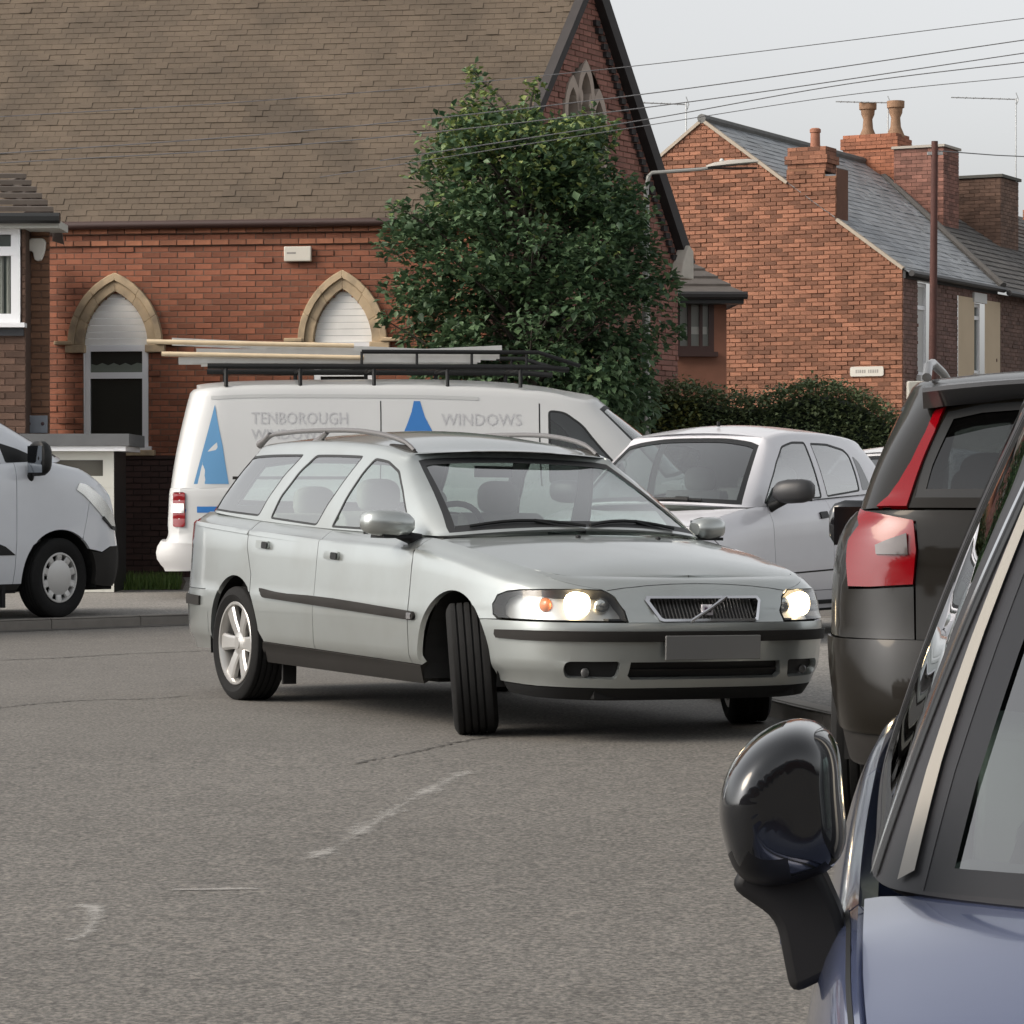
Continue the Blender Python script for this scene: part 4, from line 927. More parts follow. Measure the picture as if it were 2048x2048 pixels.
# ------------------------------------------------------------------ street furniture
def build_street():
    Y = 36.6; px = 1292; B = at(px, 600, Y)
    r = empty('street_lamp', (B.x, Y, .085), 0, label='grey street lamp with a long arm reaching right from beside the tree', cat='street lamp')
    gm = mat('lamp_grey', (.36, .36, .34), .5, metal=.4); z = lambda py: CAMZ + (HOR - py) / FPX * Y - .085; x = lambda p: (p - px) / FPX * Y
    MB().tube([(0, 0, 0), (0, 0, 1.6), (0, 0, z(470)), (0, 0, z(400))], [.075, .06, .045, .04], 10).build('post', gm, r, True)
    MB().tube([(0, 0, z(402)), (.005, 0, z(375)), (.03, 0, z(354)), (.07, 0, z(346)), (x(1400), 0, z(339)), (x(1440), 0, z(334))], [.035, .03, .028, .024, .022, .022], 8).build('arm', gm, r, True)
    c0, c1 = x(1412), x(1516); V = []; n = 10; L = []
    for t, w, h in ((0, .02, .02), (.15, .06, .045), (.45, .085, .06), (.8, .075, .05), (1, .03, .02)):
        for j in range(n): q = 2 * math.pi * j / n; V.append((c0 + (c1 - c0) * t, w * math.cos(q), z(336) + (z(326) - z(336)) * t + h * math.sin(q) * (1 if math.sin(q) > 0 else .35) + .01))
    F = [(i * n + j, i * n + (j + 1) % n, (i + 1) * n + (j + 1) % n, (i + 1) * n + j) for i in range(4) for j in range(n)] + [tuple(range(n)), tuple(4 * n + j for j in range(n))]
    l = MB().add(V, F).build('lantern', mat('lantern_shell', (.42, .40, .36), .4), r, True, 50)
    MB().box((c0 + .02, -.07, z(338)), (c1 - .02, .07, z(336)), None).build('lantern_bowl', M_DARK, l)
    blob('photocell', mat('cell_white', (.6, .6, .58), .5), l, (x(1443), 0, z(322)), .028)
    # telegraph pole
    Y = 49.0; B = at(1865, 700, Y); pm = mat('pole_brown', (.075, .030, .024), .8, var=.2, vscale=4)
    pl = MB().tube([(0, 0, 0), (0, 0, 3), (.03, 0, at(0, 283, Y).z - .085)], [.075, .068, .055], 12).build('telegraph_pole', pm, None, True); pl.location = (B.x, Y, .085)
    tag(pl, 'dark brown telegraph pole in front of the terrace', 'pole')
    MB().box((-.09, -.03, at(0, 300, Y).z - .17), (.16, .03, at(0, 300, Y).z - .12)).build('cable_bracket', mat('bracket_grey', (.3, .3, .3), .5), pl)
    wm = mat('wire_grey', (.12, .12, .125), .6)
    runs = [('uppermost', 27, [(-60, 238), (590, 197), (1250, 135), (2110, 30)], .004), ('second', 26.5, [(-60, 312), (590, 264), (1280, 190), (2110, 72)], .005), ('third', 26, [(-60, 330), (600, 290), (1290, 216), (2110, 98)], .0048),
            ('fourth', 27.5, [(760, 322), (1290, 240), (1700, 168), (2110, 118)], .005), ('lowest', 28, [(640, 355), (1290, 252), (1700, 190), (2110, 148)], .004)]
    for nm, Yw, pts, rad in runs:
        d = catmull(np.array([tuple(at(a, b, Yw)) for a, b in pts]), 40); o = MB().tube([tuple(p) for p in d], rad, 5).build('overhead_wire', wm, None, True); tag(o, nm + ' of the overhead telephone wires crossing the sky', 'wire', 'overhead wires')
    p0 = at(1872, 302, 49); o = MB().tube([tuple(p0), tuple(at(1990, 311, 54)), tuple(at(2100, 316, 60))], .010, 5).build('overhead_wire', wm, None, True); tag(o, 'short wire leading right from the top of the telegraph pole', 'wire', 'overhead wires')

# ------------------------------------------------------------------ vegetation
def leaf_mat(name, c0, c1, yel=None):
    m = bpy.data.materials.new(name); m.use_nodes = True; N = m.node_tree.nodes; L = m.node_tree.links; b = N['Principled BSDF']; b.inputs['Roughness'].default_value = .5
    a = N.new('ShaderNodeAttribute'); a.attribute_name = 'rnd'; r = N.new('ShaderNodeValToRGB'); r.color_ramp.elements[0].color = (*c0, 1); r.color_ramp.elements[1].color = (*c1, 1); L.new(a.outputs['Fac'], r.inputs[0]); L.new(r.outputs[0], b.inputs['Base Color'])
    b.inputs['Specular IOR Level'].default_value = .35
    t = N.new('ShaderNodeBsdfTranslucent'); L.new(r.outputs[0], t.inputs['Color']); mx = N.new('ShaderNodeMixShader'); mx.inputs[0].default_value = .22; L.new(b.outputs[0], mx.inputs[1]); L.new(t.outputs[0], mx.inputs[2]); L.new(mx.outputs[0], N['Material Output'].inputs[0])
    return m
def leaves(name, m, parent, pts, size, seed, droop=.35, outc=None):
    """one mesh of folded leaf blades at pts (position, rnd)"""
    rs = np.random.RandomState(seed); n = len(pts); P = np.array([p[:3] for p in pts]); rn = np.array([p[3] for p in pts])
    a = rs.uniform(0, 2 * math.pi, n); el = rs.normal(-droop, .45, n); d = np.stack([np.cos(a) * np.cos(el), np.sin(a) * np.cos(el), np.sin(el)], 1)
    if outc is not None:
        o = P - np.asarray(outc); o /= np.linalg.norm(o, axis=1, keepdims=True) + 1e-9; d = d * .75 + o * .6; d /= np.linalg.norm(d, axis=1, keepdims=True)
    s_ = np.cross(d, rs.normal(0, .35, (n, 3)) + np.array([0, 0, 1.0])); s_ /= np.linalg.norm(s_, axis=1, keepdims=True) + 1e-9; nn = np.cross(s_, d)
    L = (size * rs.uniform(.65, 1.25, n))[:, None]; w = L * rs.uniform(.26, .40, (n, 1)); c = L * .12
    V = np.stack([P, P + d * L * .5 + s_ * w + nn * c, P + d * L - nn * c, P + d * L * .5 - s_ * w + nn * c], 1).reshape(-1, 3)
    i = np.arange(n)[:, None] * 4; F = np.concatenate([i + [0, 1, 2], i + [0, 2, 3]], 1).reshape(-1, 3)
    me = bpy.data.meshes.new(name); me.vertices.add(len(V)); me.vertices.foreach_set('co', V.ravel()); me.loops.add(F.size); me.loops.foreach_set('vertex_index', F.ravel()); me.polygons.add(len(F)); me.polygons.foreach_set('loop_start', np.arange(0, F.size, 3)); me.polygons.foreach_set('loop_total', np.full(len(F), 3)); me.update(); me.validate()
    at_ = me.attributes.new('rnd', 'FLOAT', 'FACE'); at_.data.foreach_set('value', np.repeat(rn, 2).astype(np.float32)); me.materials.append(m)
    o = bpy.data.objects.new(name, me); COL.objects.link(o); o.parent = parent; return o
def build_tree():
    Y = 35.4; X0 = (1055 - 1024) / FPX * Y; rs = random.Random(7)
    root = empty('street_tree', (X0, Y, .085), 0, label='dense green leafy tree in front of the chapel gable', cat='tree')
    z = lambda py: CAMZ + (HOR - py) / FPX * Y - .085; xx = lambda px: (px - 1055) / FPX * Y
    prof_ = [(870, 900, 1290), (800, 855, 1330), (720, 835, 1345), (640, 815, 1345), (560, 785, 1340), (480, 775, 1325), (420, 785, 1300), (350, 845, 1265), (300, 868, 1240), (250, 890, 1215)]
    zs = [z(p[0]) for p in prof_]; lf = [xx(p[1]) for p in prof_]; rg = [xx(p[2]) for p in prof_]
    bark = mat('bark', (.06, .05, .04), .9, var=.2, vscale=8); trunk = MB().tube([(0, 0, 0), (.02, 0, .8), (-.02, .02, 1.6), (0, 0, 2.4), (.03, 0, 3.6), (0, 0, 4.6)], [.13, .11, .10, .085, .06, .03], 10)
    clumps = []
    # boughs: each ends in a clump of leaves
    for i in range(300):
        zc = zs[0] + (zs[-1] - zs[0]) * (rs.random() ** .85); l, r_ = np.interp(zc, zs, lf), np.interp(zc, zs, rg); cx, hw = (l + r_) / 2, (r_ - l) / 2; a = rs.uniform(0, 2 * math.pi); q = (rs.random() ** .42) * .93
        clumps.append((cx + hw * q * math.cos(a), hw * .92 * q * math.sin(a), zc, rs.uniform(.22, .42)))
    for (px, py, k) in ((948, 140, 4), (955, 165, 6), (968, 195, 7), (935, 220, 7), (930, 250, 8), (975, 245, 7), (990, 275, 7), (1060, 190, 5), (1068, 170, 4), (1055, 215, 6), (1050, 245, 7), (1075, 255, 8), (1180, 240, 7), (1165, 258, 8), (1200, 262, 7), (1150, 280, 8), (1205, 290, 8), (905, 285, 6), (800, 420, 5), (775, 500, 5), (1335, 560, 6), (1350, 660, 5), (770, 640, 4)):
        clumps.append((xx(px), rs.uniform(-.25, .25), z(py), .05 + .02 * k))
    for i, (x, y, zc, r_) in enumerate(clumps):
        if i % 2 == 0: zb = max(1.3, zc - .5 - .35 * math.hypot(x, y)); trunk.tube([(0, 0, zb), (x * .5, y * .5, (zb + zc) / 2 + .05), (x, y, zc)], [.028, .018, .007], 5)
    trunk.build('trunk', bark, root, True, 50)
    dark = []; pale = []
    for x, y, zc, r_ in clumps:
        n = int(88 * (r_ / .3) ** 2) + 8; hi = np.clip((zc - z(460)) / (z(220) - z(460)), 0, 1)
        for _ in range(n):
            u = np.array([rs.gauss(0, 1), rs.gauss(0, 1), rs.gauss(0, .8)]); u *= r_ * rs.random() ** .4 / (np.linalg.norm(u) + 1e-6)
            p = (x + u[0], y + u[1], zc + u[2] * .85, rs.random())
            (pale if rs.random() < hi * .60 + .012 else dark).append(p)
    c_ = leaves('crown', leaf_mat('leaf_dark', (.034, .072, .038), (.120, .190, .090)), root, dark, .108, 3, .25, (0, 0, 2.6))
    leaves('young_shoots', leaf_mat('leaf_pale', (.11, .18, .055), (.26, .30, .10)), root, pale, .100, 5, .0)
def build_hedge():
    rs = random.Random(11); Y = 41.0; top = [(1255, 840), (1300, 790), (1350, 768), (1400, 780), (1450, 792), (1520, 800), (1570, 782), (1620, 768), (1680, 775), (1740, 800), (1790, 840), (1830, 890)]
    root = empty('hedge', ((1540 - 1024) / FPX * Y, Y, .085), 0, label='dark green clipped hedge in front of the orange brick gable', cat='hedge')
    X0 = root.location.x; zt = lambda x: np.interp(x, [(p[0] - 1024) / FPX * Y for p in top], [CAMZ + (HOR - p[1]) / FPX * Y - .085 for p in top]); x0, x1 = (1250 - 1024) / FPX * Y, (1832 - 1024) / FPX * Y
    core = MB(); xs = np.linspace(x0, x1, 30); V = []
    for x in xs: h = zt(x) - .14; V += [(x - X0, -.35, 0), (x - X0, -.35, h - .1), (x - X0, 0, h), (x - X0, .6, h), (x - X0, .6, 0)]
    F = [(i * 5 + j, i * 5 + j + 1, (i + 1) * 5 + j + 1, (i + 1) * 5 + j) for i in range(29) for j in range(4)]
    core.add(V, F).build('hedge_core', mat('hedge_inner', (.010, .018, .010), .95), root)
    D = []; Yl = []
    for _ in range(21000):
        x = rs.uniform(x0, x1); h = zt(x); f = rs.random(); zc = h * (1 - f ** 1.5) + rs.gauss(0, .05); y = -.38 + rs.gauss(0, .07) if zc < h - .1 or rs.random() < .5 else rs.uniform(-.4, .6)
        (Yl if (x < (1400 - 1024) / FPX * Y and zc < CAMZ + (HOR - 815) / FPX * Y and rs.random() < .45) else D).append((x - X0, y, zc, rs.random()))
    # stray shoots standing up from the clipped top
    for _ in range(260):
        x = rs.uniform(x0 + .1, x1 - .3); h = zt(x)
        for k in range(4): D.append((x - X0 + rs.gauss(0, .02), rs.uniform(-.3, .4), h + k * .05 * rs.random(), rs.random()))
    leaves('foliage', leaf_mat('hedge_leaf', (.058, .090, .046), (.19, .235, .11)), root, D, .066, 8, .1); leaves('yellow_foliage', leaf_mat('hedge_leaf_yellow', (.08, .10, .03), (.20, .20, .06)), root, Yl, .085, 9, .1)
def build_grass():
    rs = random.Random(3); V = []; F = []; r = []
    for _ in range(5200):
        px = rs.uniform(60, 360); Y = rs.uniform(32.9, 34.6) + (px - 150) * .001; x = (px - 1024) / FPX * Y
        if rs.random() < .35 * abs(math.sin(px * .05)): continue
        a = rs.uniform(0, 6.28); h = rs.uniform(.05, .20); w = rs.uniform(.006, .014); s = len(V); lx, ly = rs.gauss(0, .03), rs.gauss(0, .03)
        V += [(x - w * math.cos(a), Y - w * math.sin(a), PZ), (x + w * math.cos(a), Y + w * math.sin(a), PZ), (x + lx, Y + ly, PZ + h)]; F.append((s, s + 1, s + 2)); r.append(rs.random())
    o = mesh_obj('grass', V, F, leaf_mat('grass_blade', (.06, .12, .025), (.15, .22, .06)), None, False, None, r); tag(o, 'rough green grass and weeds along the foot of the chapel plinth', 'grass', kind='stuff')
    V = [((p - 1024) / FPX * y, y, PZ + .004) for p, y in ((-60, 32.9), (365, 33.1), (372, 36), (365, 38.3), (-60, 38.6))]; tag(mesh_obj('soil_verge', V, [tuple(range(5))], mat('soil', (.055, .048, .03), .95, var=.3, vscale=6), None, False), kind='structure')

def build_unseen_terrace():
    """plain brick row added unseen behind the camera to darken reflections and frontal fill"""
    root = empty('unseen_terrace', (0, -15, ground_z(-15)), 0, label='plain brick terrace row on the opposite side of the street, mirrored in the car paint', cat='building')
    zb = 0.0; bm_ = mat('unseen_brick', (.16, .075, .05), .9, var=.2, vscale=5); sl = mat('unseen_slate', (.09, .092, .098), .7, var=.2, vscale=3)
    w = MB(); w.box((-45, -8, zb), (45, 0, 5.4)); w.build('wall', bm_, root)
    r = MB(); r.add([(-45.3, .4, 5.2), (45.3, .4, 5.2), (45.3, -4, 8.2), (-45.3, -4, 8.2), (-45.3, -8.4, 5.2), (45.3, -8.4, 5.2)], [(0, 1, 2, 3), (3, 2, 5, 4)]); r.build('roof', sl, root)
    for i in range(-9, 9):
        x = i * 5 + 1.2
        for z0, z1 in ((.9, 2.3), (3.3, 4.7)):
            f = MB().box((x, -.02, zb + z0), (x + 1.1, .03, zb + z1)).build('window', M_UPVC, root); MB().box((x + .07, .03, zb + z0 + .07), (x + 1.03, .035, zb + z1 - .07)).build('pane', M_PANE, f)
        MB().box((x + 2.0, -.02, zb), (x + 2.9, .04, zb + 2.1)).build('door', M_TRIM2, root)
        MB().box((x + 2.9, -4.5, 7.6), (x + 3.7, -3.6, 9.2)).build('chimney_stack', bm_, root)
M_TRIM2 = mat('door_dark', (.04, .03, .03), .5)

# ------------------------------------------------------------------ vehicle helpers
M_TYRE = mat('tyre_rubber', (0.012, 0.012, 0.012), 0.85, spec=.2, var=0.15, vscale=30, bump=0.15, bscale=200)
M_DARK = mat('black_plastic', (0.009, 0.0095, 0.010), 0.5, spec=.3)
M_TRIM = mat('dark_grey_trim', (0.020, 0.0185, 0.017), 0.7, spec=.2, var=0.1)
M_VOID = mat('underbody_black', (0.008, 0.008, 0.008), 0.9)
M_GLOSSBLK = mat('gloss_black', (0.008, 0.009, 0.011), 0.08, coat=0.6)
M_CHROME = mat('chrome', (0.75, 0.75, 0.77), 0.12, metal=1.0)
M_SEAL = mat('window_rubber', (0.01, 0.011, 0.012), 0.55)
M_CABIN = mat('cabin_trim_grey', (0.09, 0.09, 0.085), 0.8, var=0.1)
M_SEAT = mat('seat_cloth', (0.26, 0.255, 0.235), 0.85, var=0.12, bump=0.1)
M_REFL = mat('lamp_reflector', (0.62, 0.62, 0.60), 0.18, metal=0.9)
M_AMBER = mat('amber_lens', (0.75, 0.20, 0.03), 0.2, coat=0.5)
M_RED = mat('red_lens', (0.17, 0.001, 0.004), 0.12, coat=0.5, spec=.2)
M_PLATE = mat('number_plate', (0.16, 0.16, 0.157), 0.4)
G_CAR = glass_mat('car_glass', (0.76, 0.87, 0.83), 4.8)
G_DARK = glass_mat('privacy_glass', (0.10, 0.11, 0.12), 1.6)
G_LENS = glass_mat('lamp_glass', (0.93, 0.95, 0.95), 0.8)
M_LIT = mat('headlamp_bulb', (1, 1, 1), 0.5, emit=(1.0, 0.74, 0.42), estr=6.0)

class Car:
    def __init__(s, name, loc, yaw, roll=0.0, label=None, cat='car', pitch=0.0):
        s.root = empty(name, loc, 0, label=label, cat=cat); s.root.rotation_euler = (roll, pitch, yaw - math.pi / 2)
    def ranges(s):
        for pt, nm in ((s.W, 'w'), (s.G, 'g')) if hasattr(s, 'G') else ((s.W, 'w'),):
            m = pt.G[:, pt.nv // 3]; t = np.gradient(m[:, :2], axis=0); t /= np.linalg.norm(t, axis=1, keepdims=True) + 1e-9
            nx = -t[:, 1]; ny = np.abs(t[:, 0]); half = pt.nu // 2
            f = [i for i in range(half) if nx[i] > 0.20]; r = [i for i in range(half, pt.nu) if -nx[i] > 0.20]; sd = [i for i in range(pt.nu) if ny[i] > 0.12]
            setattr(s, nm + 'f', (0, max(f) if f else 5)); setattr(s, nm + 'r', (min(r) if r else pt.nu - 5, pt.nu - 1)); setattr(s, nm + 's', (min(sd), max(sd)))
    def uv(s, pts, p='w'):
        pt = s.W if p == 'w' else s.G; out = []
        for q in pts:
            if q[0] == 's': out.append(pt.inv((0, 2), q[1:], getattr(s, p + 's')))
            elif q[0] == 'f': out.append(pt.inv((1, 2), (-abs(q[1]), q[2]), getattr(s, p + 'f')))
            elif q[0] == 'r': out.append(pt.inv((1, 2), (-abs(q[1]), q[2]), getattr(s, p + 'r')))
            elif q[0] == 'x': out.append(pt.inv((0, 1), (q[1], -abs(q[2]))))
            else: out.append((q[1], q[2]))
        for i, q in enumerate(pts):   # points on the centre line stay exactly on it
            if q[0] == 'f' and q[1] == 0: out[i] = (0.0, out[i][1])
            if q[0] == 'r' and q[1] == 0: out[i] = (pt.nu - 1.0, out[i][1])
        return out
    def P(s, name, pts, m, p='w', holes=(), **k):
        return panel(name, s.W if p == 'w' else s.G, s.uv(pts, p), m, s.root if 'parent' not in k else k.pop('parent'), [s.uv(h, p) for h in holes], **k)
def S(pts): return [('s', a, b) for a, b in pts]
def Fr(pts): return [('f', a, b) for a, b in pts]
def Rr(pts): return [('r', a, b) for a, b in pts]

def window(car, name, pts, gm, seal=0.012, holes_out=None, two=True, kind='s', off=-0.004, sealm=None):
    """glass pane with its rubber seal; pts in (x,z) or (y,z) metres on the greenhouse. returns the hole outline"""
    tg = {'s': S, 'f': Fr, 'r': Rr}[kind]; mir = 'two' if two else 'join'
    g = panel(name, car.G, car.uv(tg(pts), 'g'), gm, car.root, off=off, th=0, su=8, sv=5, mirror=mir)
    inn = inset_poly(pts, seal)
    if kind in 'fr' :   # the centre line edge of a half screen must not get a seal
        inn = [(0 if abs(p[0]) < 1e-6 else q[0], q[1]) for p, q in zip(pts, inn)]
    tgt = g if two else (g, None)
    if kind == 's':
        a = panel('window_seal', car.G, car.uv(tg(pts), 'g'), sealm or M_SEAL, None, [car.uv(tg(inn), 'g')], off=off + 0.003, th=0.004, su=8, sv=5, mirror=mir)
        for q, w in zip(a, g): q.parent = w
    else:
        inn[0] = (0, pts[0][1] + seal); inn[-1] = (0, pts[-1][1] - seal)
        panel('window_seal', car.G, car.uv(tg(list(pts) + inn[::-1]), 'g'), sealm or M_SEAL, g, off=off + 0.003, th=0.0, su=8, sv=5, mirror='join')
    return pts
def dense(pts, step=0.06):
    out = []
    for i in range(len(pts)):
        a = np.asarray(pts[i], float); b = np.asarray(pts[(i + 1) % len(pts)], float); k = max(1, int(np.linalg.norm(b - a) / step))
        for j in range(k): out.append(tuple(a + (b - a) * j / k))
    return out

def wheel(car, loc, Rt=0.318, Wt=0.215, rim=0.235, style='six', side=-1, steer=0.0, lean=0.0, rim_mat=None, rot=0.0, groove=4):
    """tyre (with tread grooves) > rim. side -1: outer face looks to -y"""
    mb = MB(); h = Wt / 2; pr = []
    sidew = [(rim - 0.008, -h * 0.72), (rim + 0.012, -h * 0.86), (rim + (Rt - rim) * 0.45, -h * 1.0), (Rt - 0.028, -h * 0.96), (Rt - 0.010, -h * 0.86)]
    tread = []
    n = groove; x0 = -h * 0.80; w = 1.6 * h / (n + 1)
    for i in range(n + 1):
        a = x0 + i * w; b = a + w - (0.009 if i < n else 0)
        tread += [(Rt - 0.002, a), (Rt, a + 0.004), (Rt, b - 0.001), (Rt - 0.001, b)]
        if i < n: tread += [(Rt - 0.009, b + 0.0015), (Rt - 0.009, b + 0.0075)]
    pr = sidew + tread + [(r_, -a) for r_, a in reversed(sidew)] + [(rim - 0.02, 0.0)]
    pr.append(pr[0])
    mb.lathe([(r_, a) for r_, a in pr], 56)
    t = mb.build('wheel', M_TYRE, car.root, smooth=True, angle=30)
    t.location = loc; t.rotation_euler = (lean, rot, steer)
    rm = rim_mat or mat('alloy_silver', (0.55, 0.54, 0.52), 0.32, metal=0.75, var=0.05)
    s_ = side; q = MB(); o = h * 0.86
    q.lathe([(rim, s_ * o * 0.96), (rim - 0.004, s_ * o), (rim - 0.016, s_ * o), (rim - 0.024, s_ * (o - 0.02)), (rim - 0.03, s_ * (o - 0.06)), (rim - 0.035, s_ * (-o)), (rim, s_ * (-o)), ], 48)
    q.lathe([(0.0, s_ * (o - 0.012)), (0.032, s_ * (o - 0.012)), (0.036, s_ * (o - 0.018)), (0.065, s_ * (o - 0.026)), (0.075, s_ * (o - 0.045))], 28)
    def spoke(a0, w0, w1, r0, r1, d0=0.030, d1=0.012, th=0.03):
        c_, sn = math.cos(a0), math.sin(a0); V = []
        for r_, w_, d in ((r0, w0, d0), ((r0 + r1) / 2, (w0 + w1) / 2 * 0.92, (d0 + d1) / 2 - 0.004), (r1, w1, d1)):
            for k, dd in ((-1, 0.008), (-0.7, 0), (0.7, 0), (1, 0.008), (1, th), (-1, th)):
                p = (r_ * c_ - k * w_ * sn, s_ * (o - d - dd), r_ * sn + k * w_ * c_); V.append(p)
        F = []
        for i in range(2):
            for k in range(6): F.append((i * 6 + k, i * 6 + (k + 1) % 6, (i + 1) * 6 + (k + 1) % 6, (i + 1) * 6 + k))
        q.add(V, F)
    if style == 'six':
        for i in range(6): spoke(rot + i * math.pi / 3, 0.034, 0.052, 0.03, rim - 0.014)
    elif style == 'five':
        for i in range(5): spoke(rot + i * 2 * math.pi / 5, 0.03, 0.045, 0.03, rim - 0.014)
    elif style == 'cover':      # steel wheel with a plastic cover: disc with ten slots near its edge
        q.lathe([(0.0, s_ * (o + 0.002)), (0.05, s_ * (o + 0.002)), (0.12, s_ * (o - 0.004)), (rim * 0.70, s_ * (o - 0.012))], 40)
        for i in range(10): spoke(i * math.pi / 5 + 0.3, 0.034, 0.036, rim * 0.66, rim - 0.012, 0.012, 0.006, 0.02)
    r = q.build('rim', rm, t, smooth=True, angle=30)
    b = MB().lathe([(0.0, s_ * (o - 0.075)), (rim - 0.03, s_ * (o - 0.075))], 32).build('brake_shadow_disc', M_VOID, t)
    b.name = 'wheel_shade_disc'  # black disc added behind the spokes as shade inside the wheel
    return t
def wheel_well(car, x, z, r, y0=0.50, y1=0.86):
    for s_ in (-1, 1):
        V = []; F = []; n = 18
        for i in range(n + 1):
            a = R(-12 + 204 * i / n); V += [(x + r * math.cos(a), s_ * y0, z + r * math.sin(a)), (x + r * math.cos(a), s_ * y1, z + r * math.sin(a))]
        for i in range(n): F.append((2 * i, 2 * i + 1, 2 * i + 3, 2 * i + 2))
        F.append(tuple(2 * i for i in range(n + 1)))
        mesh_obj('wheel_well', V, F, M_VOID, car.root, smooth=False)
def blob(name, m, parent, P, r, sx=1, sy=1, sz=1, n=20, k=12, pw=1.0):
    V = []; F = []
    for i in range(k + 1):
        a = math.pi * i / k
        for j in range(n):
            b = 2 * math.pi * j / n
            f = lambda c: math.copysign(abs(c) ** pw, c)
            V.append((P[0] + r * sx * f(math.sin(a)) * f(math.cos(b)), P[1] + r * sy * f(math.sin(a)) * f(math.sin(b)), P[2] + r * sz * f(math.cos(a))))
    for i in range(k):
        for j in range(n): F.append((i * n + j, (i + 1) * n + j, (i + 1) * n + (j + 1) % n, i * n + (j + 1) % n))
    o = mesh_obj(name, V, F, m, parent, True, 60); 
    bm = bmesh.new(); bm.from_mesh(o.data); bmesh.ops.remove_doubles(bm, verts=bm.verts, dist=1e-5); bmesh.ops.recalc_face_normals(bm, faces=bm.faces); bm.to_mesh(o.data); bm.free()
    return o
def seat(car, x, y, z0=0.42, w=0.25, h=0.62, m=None, head=True):
    m = m or M_SEAT; mb = MB()
    pr = [(0.0, 0.0), (0.10, 0.02), (0.13, 0.10), (0.05, 0.30), (-0.06, 0.55), (-0.10, h), (-0.17, h + 0.02), (-0.20, h - 0.03), (-0.14, 0.30), (-0.12, 0.02)]
    ys = [(-w, 0.85), (-w * 0.93, 0.97), (-w * 0.5, 1.0), (0, 0.98), (w * 0.5, 1.0), (w * 0.93, 0.97), (w, 0.85)]
    n = len(pr); V = []; F = []
    for yy, k in ys:
        for a, b in pr: V.append((x + a * k - 0.02 * (1 - k), y + yy, z0 + b * (0.97 + 0.03 * k)))
    for i in range(len(ys) - 1):
        for j in range(n): F.append((i * n + j, i * n + (j + 1) % n, (i + 1) * n + (j + 1) % n, (i + 1) * n + j))
    F += [tuple(range(n)), tuple((len(ys) - 1) * n + j for j in range(n - 1, -1, -1))]
    mb.add(V, F); mb.box((x - 0.1, y - w, z0 - 0.14), (x + 0.42, y + w, z0 + 0.03))
    o = mb.build('seat', m, car.root, True, 50); bevel(o, 0.02)
    if head: blob('headrest', m, o, (x - 0.16, y, z0 + h + 0.10), 0.1, 0.55, 1.25, 0.95, pw=0.7)
    return o
def steering_wheel(car, x, y, z, r=0.19, tilt=25):
    mb = MB(); c_, s_ = math.cos(R(tilt)), math.sin(R(tilt)); pts = []
    for i in range(29):
        a = 2 * math.pi * i / 28; v = r * math.sin(a); pts.append((x + v * s_, y + r * math.cos(a), z + v * c_))
    mb.tube(pts, 0.016, 8, False)
    for a in (0, math.pi, -math.pi / 2):
        v = r * math.sin(a); mb.tube([(x + 0.02, y, z), (x + v * s_, y + r * math.cos(a), z + v * c_)], 0.014, 6)
    o = mb.build('steering_wheel', M_DARK, car.root, True, 50); blob('airbag_cover', M_DARK, o, (x + 0.01, y, z), 0.07, 0.5, 1, 0.9); return o
def cabin(car, x0, x1, yw, zf, zt):
    mb = MB()
    mb.box((x0, -yw, zf - 0.03), (x1, yw, zf)); mb.box((x0, -yw, zf), (x1, -yw + 0.02, zt)); mb.box((x0, yw - 0.02, zf), (x1, yw, zt))
    mb.box((x0 - 0.02, -yw, zf), (x0, yw, zt)); mb.box((x1, -yw, zf), (x1 + 0.02, yw, zt))
    return mb.build('cabin_lining', M_CABIN, car.root)
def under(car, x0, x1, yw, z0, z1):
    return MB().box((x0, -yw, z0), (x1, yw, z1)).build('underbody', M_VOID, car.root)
def door_mirror(car, x, y, z, s_=-1, L=0.20, H=0.125, D=0.10, m=None, arm=True, mbase=None, name='door_mirror'):
    """housing swept outwards from the door corner; s_=-1 right side"""
    V = []; F = []; n = 14; secs = [(0.0, 0.55, 0.75), (0.10, 0.85, 0.92), (0.35, 1.0, 1.0), (0.7, 0.98, 0.96), (0.9, 0.82, 0.8), (1.0, 0.5, 0.5)]
    for t, kh, kd in secs:
        for j in range(n):
            a = 2 * math.pi * j / n; cx = math.cos(a); sz = math.sin(a)
            px = math.copysign(abs(cx) ** 0.6, cx); pz = math.copysign(abs(sz) ** 0.75, sz)
            px = px * (1.0 if px > 0 else 0.35)
            V.append((x + px * D * kd * 0.6 - 0.02 * t, y + s_ * (t * L), z + pz * H / 2 * kh + 0.01 * t))
    for i in range(len(secs) - 1):
        for j in range(n): F.append((i * n + j, i * n + (j + 1) % n, (i + 1) * n + (j + 1) % n, (i + 1) * n + j))
    F += [tuple(range(n)), tuple((len(secs) - 1) * n + j for j in range(n))]
    mb = MB().add(V, F); o = mb.build(name, m or M_DARK, car.root, True, 60)
    g = MB().box((x - D * 0.21 - 0.012, y + s_ * L * 0.1 if s_ > 0 else y - L * 0.9, z - H * 0.38), (x - D * 0.21 - 0.008, y + s_ * L * 0.9 if s_ > 0 else y - L * 0.1, z + H * 0.38)).build('mirror_glass', mat('mirror_glass', (.30, .32, .34), .05, metal=1.0), o)
    if arm:
        a = MB().tube([(x - 0.02, y + s_ * 0.05, z - H * 0.32), (x + 0.01, y - s_ * 0.01, z - H * 0.52), (x + 0.02, y - s_ * 0.05, z - H * 0.62)], [0.03, 0.032, 0.04], 10).build('mirror_arm', mbase or M_DARK, o, True, 50)
    return o
